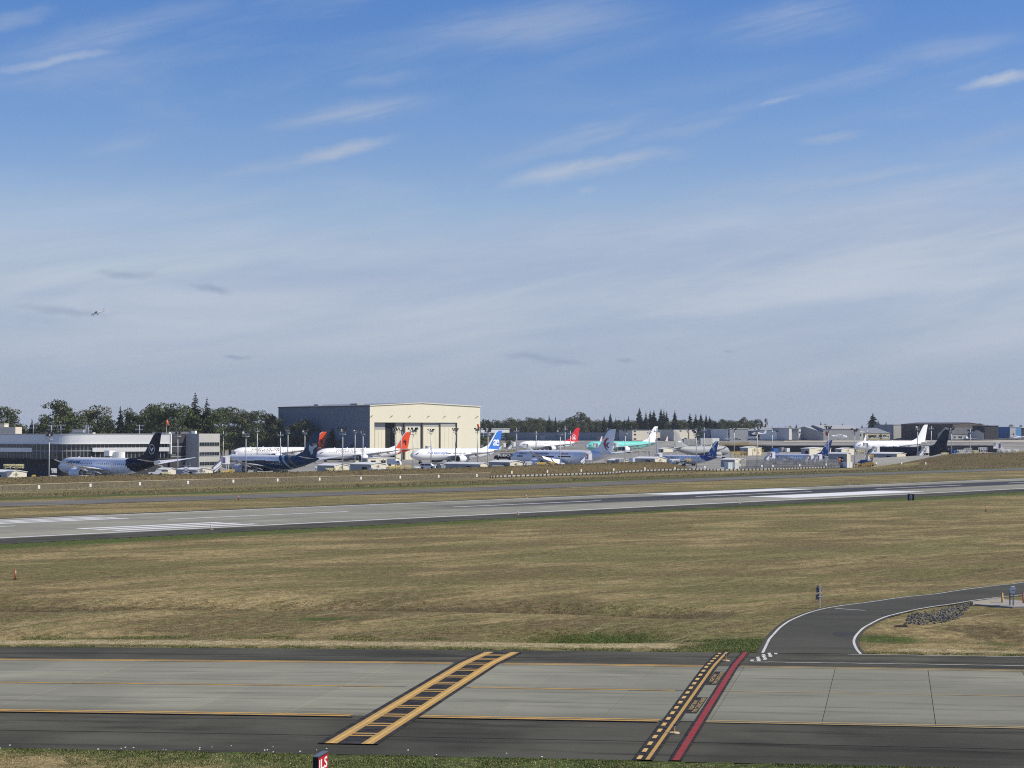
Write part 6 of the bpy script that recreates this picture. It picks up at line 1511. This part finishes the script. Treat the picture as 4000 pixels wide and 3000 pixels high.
# ------------------------------------------------------------------ light aircraft
def light_plane(px,py,dist,label,L=8.5,b=11.0,high=True,rz=0.0,rx=0.0,body=WHITE,twin=False,tailm=None,ground=True,name='light_aircraft',tt=False,jet=False):
    x=(px-2000)/FPX*dist; z=zat(py,dist)
    t=thing(name,label,'light aircraft',(x,dist,z),rz); t.rotation_euler=(0,rx,rz) if not ground else (0,0,rz)
    r=.62*L/8.5; zc=1.25*L/8.5; n=12; rr=[]
    for q,k,dz in ((0,.25,-.1),(.06,.7,-.08),(.16,.85,0),(.28,1.0,.12),(.42,1.0,.12),(.6,.62,.1),(.8,.34,.12),(1,.12,.2)):
        rr.append([(q*L-L*.35,r*k*math.sin(2*math.pi*i/n),zc+dz*r*2+r*k*1.05*math.cos(2*math.pi*i/n)) for i in range(n)])
    fus=MB().loft(rr).build('fuselage',body,t,smooth_=True)
    wz=zc+r*1.05 if high else zc-r*.55
    for sg in (-1,1):
        s=[[(-L*.08+a*c+sw,sg*y,wz+dy+h) for a,h in ((0,0),(.3,.10),(1,.02),(.3,-.06))] for y,c,dy,sw in ((0,1.6*L/8.5,0,0),(b*.25,1.6*L/8.5,.1,.1 if not jet else b*.10),(b*.5,1.1*L/8.5,.25,.2 if not jet else b*.22))]
        MB().loft(s if sg>0 else [list(reversed(q)) for q in s]).build('wing',body,t)
        zz=zc+.4+(1.9*L/8.5 if tt else 0)
        h=[[(L*.55+a*c+(L*.1 if tt else 0),sg*y,zz+hh) for a,hh in ((0,0),(.3,.05),(1,.01),(.3,-.04))] for y,c in ((0,1.0*L/8.5),(b*.16,.7*L/8.5))]
        MB().loft(h if sg>0 else [list(reversed(q)) for q in h]).build('tailplane',tailm or body,t)
        if high: m=MB(); m.bar((-L*.02,sg*r*.9,zc-.2),(L*.02,sg*b*.24,wz-.02),.08,.12); m.build('wing_strut',body,t)
        if twin:
            y=b*.19; MB().loft([[(L*k-.1,sg*y+ (.40*w)*math.sin(2*math.pi*i/8),wz+.05+.40*w*math.cos(2*math.pi*i/8)) for i in range(8)] for k,w in ((-.24,.4),(-.18,.95),(.05,1.0),(.14,.3))]).build('engine_nacelle',body,t,smooth_=True)
            for k in range(3):
                a=2*math.pi*k/3; m=MB(); m.bar((-L*.25,sg*y,wz+.05),(-L*.25,sg*y+1.1*math.sin(a),wz+.05+1.1*math.cos(a)),.05,.16); m.build('propeller_blade',BLACKP,t)
        if jet: m=MB(); m.cyl((L*.28,sg*(r+.45),zc+.5),(L*.5,sg*(r+.45),zc+.5),.42,.32,12); m.build('engine_nacelle',body,t,smooth_=True)
        m=MB(); m.bar((L*.05,sg*.3,zc-.5),(L*.08,sg*1.1,.3),.1,.1); m.build('gear_leg',GEARM,t); MB().cyl((L*.08,sg*1.1-.1,.25),(L*.08,sg*1.1+.1,.25),.26,.26,10).build('wheel',TYRE,t)
    fz=[(L*.48,zc+.3),(L*.66,zc+.25),(L*.70,zc+2.0*L/8.5),(L*.60,zc+2.0*L/8.5)]
    MB().loft([[(a,-.06,c) for a,c in fz],[(a,.06,c) for a,c in fz]]).build('tail_fin',tailm or body,t)
    if not twin and not jet:
        MB().cyl((-L*.40,0,zc-.1),(-L*.35,0,zc-.1),.06,.2,8).build('spinner',body,t)
        for k in range(2): m=MB(); m.bar((-L*.385,0,zc-.1),(-L*.385,0,zc-.1+(1 if k else -1)*.95),.12,.05); m.build('propeller_blade',BLACKP,t)
    for sg in (-1,1): MB().box(-L*.02,sg*r*1.0,zc+.15,L*.22,.06,r*.55).build('cabin_window',GLASSD,fus)
    MB().box(-L*.125,0,zc+r*.45,.5,r*1.3,r*.5).build('windscreen',GLASSD,fus)
    m=MB(); m.bar((-L*.25,0,zc-.4),(-L*.25,0,.3),.1,.1); m.build('gear_leg',GEARM,t); MB().cyl((-L*.25,-.1,.25),(-L*.25,.1,.25),.24,.24,10).build('wheel',TYRE,t)
    return t
light_plane(376,1231,1250,'small high-wing plane flying low in the sky at left',8.3,11,True,R(12),R(-14),ground=False,body=M('white_light_plane_paint',(.74,.75,.78),.4))
light_plane(2955,1703,1600,'white high-wing plane parked on the high ground at dark hangars',12,14,True,R(12))
light_plane(3775,1720,1440,'twin-propeller plane taxiing on the pale far strip',12,17,False,R(75),twin=True,tailm=WHITE)
light_plane(3280,1717,1640,'white business jet with dark red tail by the ribbed hangar',17,16,False,R(178),tailm=M('dark_red_tail',(.30,.03,.03),.5),jet=True,tt=True)
light_plane(3965,1718,1560,'white propeller plane parked at the right edge of the far ramp',13,14,False,R(4),twin=True)
# ------------------------------------------------------------------ signs, cones and lamps of the airfield
CONE=M('orange_plastic',(.70,.13,.05),.5); CBASE=M('black_rubber_base',(.03,.028,.026),.8)
def delineator(px,yt,yb,label):
    p=at(px,yb); dist=p.y; H=zat(yt,dist)-p.z
    t=thing('delineator_post',label,'delineator post',(p.x,p.y,p.z),0,'orange delineator posts')
    MB().box(0,0,0,.42*H/1.1,.42*H/1.1,.07,taper=.85).build('base',CBASE,t)
    MB().cyl((0,0,.06),(0,0,H*.94),.085*H/1.1,.06*H/1.1,10).build('post',CONE,t,smooth_=True)
    MB().cyl((0,0,H*.62),(0,0,H*.74),.082*H/1.1,.080*H/1.1,10).build('reflective_band',SIGNW,t)
    MB().cyl((0,0,H*.93),(0,0,H),.045,.06,8).build('handle',CONE,t)
delineator(60,2222,2264,'orange delineator post with white band in the grass at far left')
delineator(3851,1974,1998,'orange delineator post in the grass right of the number eight sign')
delineator(932,1934,1953,'orange delineator post beside the perimeter road')
delineator(2785,1876,1887,'tiny orange delineator post at the far side of the runway')
# distance-remaining sign
p=at(3558,1957); t=thing('distance_sign','black runway distance sign showing a white figure eight','sign',(p.x,p.y,p.z),R(-4))
BLKS=M('black_sign_face',(.012,.012,.013),.5)
MB().box(0,0,.16,1.24,.42,1.22).build('sign_box',BLKS,t); MB().box(.64,0,.16,.05,.46,1.24).build('end_frame',GREYB,t)
for dx in (-.45,.45): MB().cyl((dx,0,-.1),(dx,0,.18),.05,.05,6).build('leg',GREYB,t)
lay_text('8',lambda a,b:(-.33+.60*a,-.225,.27+b*1.0),'figure',M('sign_white_figure',(.62,.64,.66),.5),t)
# holding position sign
REDS=M('red_sign_face',(.42,.012,.03),.4)
p=xy_sn(-23.4,80.3); zg=Z1(*p)
qx=(1235.5-2000)/FPX*81.4; t=thing('holding_sign','red and black hold sign lettered in white at the bottom edge','sign',(qx,81.4,zg),R(79.5))
W,Hh=1.45,zat(2957,81.4)-zg-.12
MB().box(W/2,0,.1,W,.21,Hh).build('sign_box',BLKS,t)
MB().box(W/2,0,.102+Hh,W*1.01,.25,.04).build('top_cap',M('sign_cap_metal',(.22,.23,.25),.35,.6),t)
MB().box(W/2,-.11,.13,W*.96,.02,Hh-.08).build('red_face',REDS,t)
lay_text('ILS',lambda a,b:(.12+1.18*a,-.127,Hh-.46+.44*b),'lettering',SIGNW,t,bold=True)
for dx in (.15,W-.15): MB().cyl((dx,0,-.2),(dx,0,.12),.05,.05,6).build('leg',GREYB,t)
MB().box(W/2,0,-.12,W+1.0,1.3,.14).build('concrete_pad',CONC,t)
# blue taxiway edge lamps
BLUEL=M('blue_lamp_lens',(.01,.02,.16),.15)
for px,py,lab in ((2634,2866,'near blue taxiway edge lamp beside the yellow dashes'),(2835,2583,'far blue taxiway edge lamp beside the yellow dashes')):
    p=at(px,py); t=thing('taxiway_edge_lamp',lab,'edge lamp',(p.x,p.y,p.z+.02),0,'blue taxiway edge lamps')
    MB().cyl((0,0,0),(0,0,.05),.24,.23,16).build('base_plate',M('pale_yellow_lamp_base',(.62,.48,.30),.6),t)
    MB().cyl((0,0,.05),(0,0,.28),.035,.03,8).build('stem',P_YEL,t)
    MB().cyl((0,0,.28),(0,0,.32),.05,.05,10).build('collar',GREYB,t)
    MB().cyl((0,0,.32),(0,0,.42),.05,.035,10).build('lens',BLUEL,t,smooth_=True)
# small runway edge lamps
for i,(u,v) in enumerate(((189,213.6),(256,213.6),(322,213.6),(388,213.6),(452,213.6),(190,266.3),(322,266.3),(452,266.3))):
    x,y=xy_uv(u,v); t=thing('runway_edge_lamp',f'{ordn(i%5+1)} tiny white lamp from the left along the '+('near' if v<240 else 'far')+' runway edge','edge lamp',(x,y,Z1(x,y)),0,'runway edge lamps')
    MB().cyl((0,0,0),(0,0,.35),.05,.05,6).build('stem',CONE,t); MB().cyl((0,0,.35),(0,0,.55),.12,.10,8).build('lens',SIGNW,t); MB().cyl((0,0,0),(0,0,.06),.3,.3,10).build('base_plate',CREAMY,t)
# stop sign seen from behind
p=at(3202,2377); H=zat(2283,p.y)-p.z
t=thing('stop_sign','road sign seen from its grey back on a timber post','sign',(p.x,p.y,p.z),R(22))
MB().box(0,0,-.2,.10,.10,H+.2).build('post',M('pale_timber_post',(.42,.36,.29),.8),t)
ALU=M('dull_aluminium',(.20,.21,.20),.5,.1)
m=MB(); rr=.31; pr=[(rr*math.sin(2*math.pi*(i+.5)/8),rr*math.cos(2*math.pi*(i+.5)/8)) for i in range(8)]
m.loft([[(a,.07,H-.40+b) for a,b in pr],[(a,.09,H-.40+b) for a,b in pr]]); m.build('octagonal_plate',ALU,t)
MB().box(0,.08,H-1.18,.62,.02,.42).build('lower_plate',ALU,t)
for z in (H-.2,H-.62,H-.95): MB().bar((-.2,-.06,z),(.2,-.06,z),.03,.04).build('bracket',GREYB,t)
# concrete pad with bollards and monitoring instrument
pc=at(3945,2352); 
pad=thing('equipment_pad','concrete pad with kerb beside the service road','pad',(pc.x,pc.y,pc.z))
pp=[at(*q) for q in ((3790,2364),(3880,2343),(4060,2358),(4120,2372),(3955,2376))]
m=MB(); m.loft([[(q.x-pc.x,q.y-pc.y,q.z-pc.z-.5) for q in pp],[(q.x-pc.x,q.y-pc.y,q.z-pc.z+.10) for q in pp]]) if False else m.add([(q.x-pc.x,q.y-pc.y,q.z-pc.z+.12) for q in pp]+[(q.x-pc.x,q.y-pc.y,q.z-pc.z-.6) for q in pp],[(4,3,2,1,0) ,(5,6,7,8,9)]+[(i,(i+1)%5,5+(i+1)%5,5+i) for i in range(5)])
m.build('slab',M('pad_concrete',(.33,.31,.27),.85,0,.08,1.0),pad)
a,b=at(3795,2366),at(3918,2352); m=MB(); m.bar((a.x-pc.x,a.y-pc.y,a.z-pc.z+.16),(b.x-pc.x,b.y-pc.y,b.z-pc.z+.2),.25,.3); m.build('kerb',MATS['pad_concrete'],pad)
BOL=M('bollard_yellow',(.62,.38,.12),.6); BOLO=M('bollard_orange',(.55,.20,.10),.6)
for px,yt,yb,mat,lab in ((3915,2317,2359,BOL,'yellow bollard left of the white-headed instrument'),(3998,2317,2361,BOLO,'orange bollard at the right edge of the picture')):
    p=at(px,yb); H=zat(yt,p.y)-p.z; t=thing('bollard',lab,'bollard',(p.x,p.y,p.z+.1),0,'bollards on the concrete pad')
    MB().cyl((0,0,-.3),(0,0,H-.12),.085,.085,14).build('post',mat,t,smooth_=True); MB().cyl((0,0,H-.12),(0,0,H-.06),.085,.04,14).build('domed_cap',mat,t,smooth_=True)
p=at(3955,2372); H=zat(2294,p.y)-p.z; t=thing('monitoring_instrument','white-headed monitoring instrument on twin grey posts','instrument',(p.x,p.y,p.z+.1),R(-10))
MB().box(.06,0,0,.11,.11,H*.66).build('post',GREYB,t); MB().box(-.16,.5,-.05,.09,.09,H*.68).build('post',BLASTD,t)
MB().box(.02,.1,H*.64,.36,.36,H*.12).build('junction_box',WHQ,t); MB().box(-.28,.15,H*.66,.14,.2,H*.14).build('side_box',GREYB,t)
MB().box(.05,.05,H*.79,.40,.40,H*.19,taper=.72).build('head_shield',WHQ,t); MB().cyl((.05,.05,H*.97),(.05,.05,H*1.05),.012,.01,5).build('aerial',GREYB,t)
MB().box(.05,.05,H*.76,.2,.2,H*.05).build('neck',BLASTD,t)
# riprap
ph=(1+5**.5)/2
ICO=np.array([(-1,ph,0),(1,ph,0),(-1,-ph,0),(1,-ph,0),(0,-1,ph),(0,1,ph),(0,-1,-ph),(0,1,-ph),(ph,0,-1),(ph,0,1),(-ph,0,-1),(-ph,0,1)])/1.9
ICOF=[(0,11,5),(0,5,1),(0,1,7),(0,7,10),(0,10,11),(1,5,9),(5,11,4),(11,10,2),(10,7,6),(7,1,8),(3,9,4),(3,4,2),(3,2,6),(3,6,8),(3,8,9),(4,9,5),(2,4,11),(6,2,10),(8,6,7),(9,8,1)]
ROCK=new_mat('broken_rock'); nt,N_,L_,noise_,mr_,mt_,mix_=node_kit(ROCK); b_=nt.nodes['Principled BSDF']; b_.inputs['Roughness'].default_value=.85
g_=N_('ShaderNodeNewGeometry'); L_(mix_(g_.outputs['Random Per Island'],(.035,.034,.031),(.19,.18,.155)),b_.inputs['Base Color'])
m=MB(); r=np.random.default_rng(5)
poly=[at(*p_) for p_ in ((3545,2402),(3610,2391),(3700,2376),(3765,2357),(3860,2351),(3885,2356),(3805,2366),(3775,2385),(3745,2418),(3680,2436),(3600,2442),(3530,2440),(3545,2420))]
poly=[(p_.x,p_.y) for p_ in poly]
def inpoly(x,y):
    c=False; j=len(poly)-1
    for i in range(len(poly)):
        if (poly[i][1]>y)!=(poly[j][1]>y) and x<(poly[j][0]-poly[i][0])*(y-poly[i][1])/(poly[j][1]-poly[i][1])+poly[i][0]: c=not c
        j=i
    return c
xs_=[p_[0] for p_ in poly]; ys_=[p_[1] for p_ in poly]; pp_=[]
while len(pp_)<820:
    x,y=r.uniform(min(xs_),max(xs_)),r.uniform(min(ys_),max(ys_))
    if inpoly(x,y) and wig(np.array([x]),np.array([y]),1.1,77)[0]+r.normal()*.5>-.35: pp_.append((x,y))
pp_=np.array(pp_); zz_=Z(pp_[:,0],pp_[:,1])
for (x,y),z in zip(pp_,zz_):
    s=r.uniform(.05,.16); V=ICO*r.uniform(.55,1.15,(12,1))*np.array([1,r.uniform(.6,1),r.uniform(.5,.85)]); a=r.uniform(0,6.28); c_,q_=math.cos(a),math.sin(a)
    m.add([(x+s*(v[0]*c_-v[1]*q_),y+s*(v[0]*q_+v[1]*c_),z+s*v[2]+s*.15) for v in V],ICOF)
o=m.build('riprap',ROCK); tag(o,'bank of loose grey broken rocks beside the concrete pad','rocks',kind='stuff')
p=at(3520,2448); t=thing('culvert_mouth','dark culvert opening in the grass left of the rocks','culvert',(p.x,p.y,p.z))
m=MB(); m.cyl((-.45,.0,.0),(.45,.2,.0),.10,.10,12); m.build('pipe',INTER,t); MB().box(0,-.2,-.1,.9,.25,.12,rz=.2).build('soil_lip',M('dark_soil',(.035,.026,.02),.95),t)
# ------------------------------------------------------------------ grass tufts and daisies
def tuft_mat(name,c0,c1):
    m=new_mat(name); nt,N,L,noise,mr,mt,mix=node_kit(m); b=nt.nodes['Principled BSDF']; b.inputs['Roughness'].default_value=.9; b.inputs['Specular IOR Level'].default_value=.1
    g=N('ShaderNodeNewGeometry'); L(mix(g.outputs['Random Per Island'],c0,c1),b.inputs['Base Color']); return m
def tufts(name,label,pos,hmin,hmax,mat,blades=3,wid=.035,seed=1):
    r=np.random.default_rng(seed); n=len(pos); zz=Z(pos[:,0],pos[:,1])
    V=np.zeros((n*blades*3,3)); 
    P=np.repeat(np.stack([pos[:,0],pos[:,1],zz-.02],1),blades,0); m_=len(P)
    P[:,:2]+=r.normal(size=(m_,2))*.05
    a=r.uniform(0,6.28,m_); h=r.uniform(hmin,hmax,m_); lean=r.normal(size=(m_,2))*.35*h[:,None]
    dx=np.stack([np.cos(a),np.sin(a),np.zeros(m_)],1)*(wid*r.uniform(.6,1.5,m_))[:,None]
    V[0::3]=P-dx; V[1::3]=P+dx; V[2::3]=P+np.concatenate([lean,h[:,None]],1)
    me=bpy.data.meshes.new(name); F=np.arange(m_*3).reshape(-1,3)
    me.vertices.add(len(V)); me.vertices.foreach_set('co',V.ravel()); me.loops.add(F.size); me.loops.foreach_set('vertex_index',F.ravel())
    me.polygons.add(len(F)); me.polygons.foreach_set('loop_start',np.arange(0,F.size,3)); me.polygons.foreach_set('loop_total',np.full(len(F),3)); me.update(calc_edges=True)
    me.materials.append(mat); o=link(name,me); tag(o,label,'grass',kind='stuff'); return o
GT=tuft_mat('green_blades',(.085,.115,.030),(.22,.24,.09)); DT=tuft_mat('straw_blades',(.24,.18,.09),(.60,.50,.30)); BT=tuft_mat('brown_weeds',(.16,.125,.065),(.42,.34,.19))
r=np.random.default_rng(21)
def scatter(n,s0,s1,n0,n1,pw=1.0):
    s=r.uniform(s0,s1,n); q=n0+(n1-n0)*r.uniform(0,1,n)**pw; x=s*TT[0]+q*TN[0]; y=s*TT[1]+q*TN[1]; return np.stack([x,y],1)
def cut(p):
    return p[ROAD_MASK(p[:,0],p[:,1])<.5]
def ell(p):
    ss=p@np.array(TT); nn=p@np.array(TN); e=((ss+20.5)/6.0)**2+((nn-138.8)/2.9)**2+r.normal(size=len(p))*.22; return p[e<.9]
def clump(p,seed,thr=.0,k=1.2):
    return p[wig(p[:,0],p[:,1],k,seed)>thr]
tufts('verge_grass','short green grass along the near and far taxiway edges',np.concatenate([clump(scatter(26000,-45,8,84.05,77,1.4),31,-.1,.9),clump(cut(scatter(15000,-75,30,129.05,130.6,1.8)),32,-.15,1.4),ell(scatter(6500,-27.5,-13.5,134.5,143)),clump(cut(scatter(4200,-14,-5,129.2,137)),33,-.3,.8),clump(cut(scatter(9000,-75,-31,135.2,137.5)),34,.0,.5)]),.03,.10,GT,3,.022,2)
tufts('dry_grass_blades','straw-coloured dry grass blades beside the taxiway',np.concatenate([scatter(14000,-45,8,83.6,76),cut(scatter(16000,-85,40,129.3,146,1.5))]),.03,.075,DT,3,.022,3)
lipn=np.interp
dpz=scatter(9000,-85,-14,0,1); ss=dpz@np.array(TT); qq=r.uniform(2.0,9.5,len(ss)); nn_=np.interp(ss,[-90,-70,-43,-30,-20,-8],[150,150.5,152.4,151.6,149.4,147.5])+qq
dpz=np.stack([ss*TT[0]+nn_*TN[0],ss*TT[1]+nn_*TN[1]],1)
tufts('ditch_weeds','taller brown weeds on the far bank of the infield ditch',dpz[wig(dpz[:,0],dpz[:,1],.35,35)+r.normal(size=len(dpz))*.55>.1],.03,.11,tuft_mat('ditch_weed_blades',(.12,.092,.046),(.30,.24,.13)),3,.03,6)
# weeds on the banks
def scatter_uv(n,u0,u1,v0,v1):
    u=r.uniform(u0,u1,n); v=r.uniform(v0,v1,n); return np.stack([u*RU[0]+v*RV[0],u*RU[1]+v*RV[1]],1)
tufts('bank_weeds','brown weeds and brush on the banks beyond the runway',np.concatenate([scatter_uv(9000,150,615,414,441),scatter_uv(2600,150,760,345,398),scatter_uv(3500,740,960,352,404)]),.06,.26,BT,3,.14,4)
tufts('bank_scrub','olive scrub dotted over the banks',np.concatenate([scatter_uv(1300,150,615,414,438),scatter_uv(2200,200,960,345,396)]),.1,.4,GT,3,.12,5)
dp=scatter(160,-40,-14,84.6,83.2); zz=Z(dp[:,0],dp[:,1]); m=MB()
dp=np.concatenate([dp[:8],scatter(12,-30,-24,84.9,83.6),scatter(6,-35,-31,84.6,83.6)])
for x,y in dp:
    z=Z1(x,y)+r.uniform(.08,.2); s=r.uniform(.025,.045); m.poly([(x+s*math.cos(a),y+s*math.sin(a)*.8,z+s*.35*math.sin(a)) for a in (0,1.05,2.1,3.14,4.2,5.2)])
o=m.build('daisies',M('daisy_petals',(.80,.80,.76),.7)); tag(o,'white daisies along the near taxiway verge','flowers',kind='stuff')
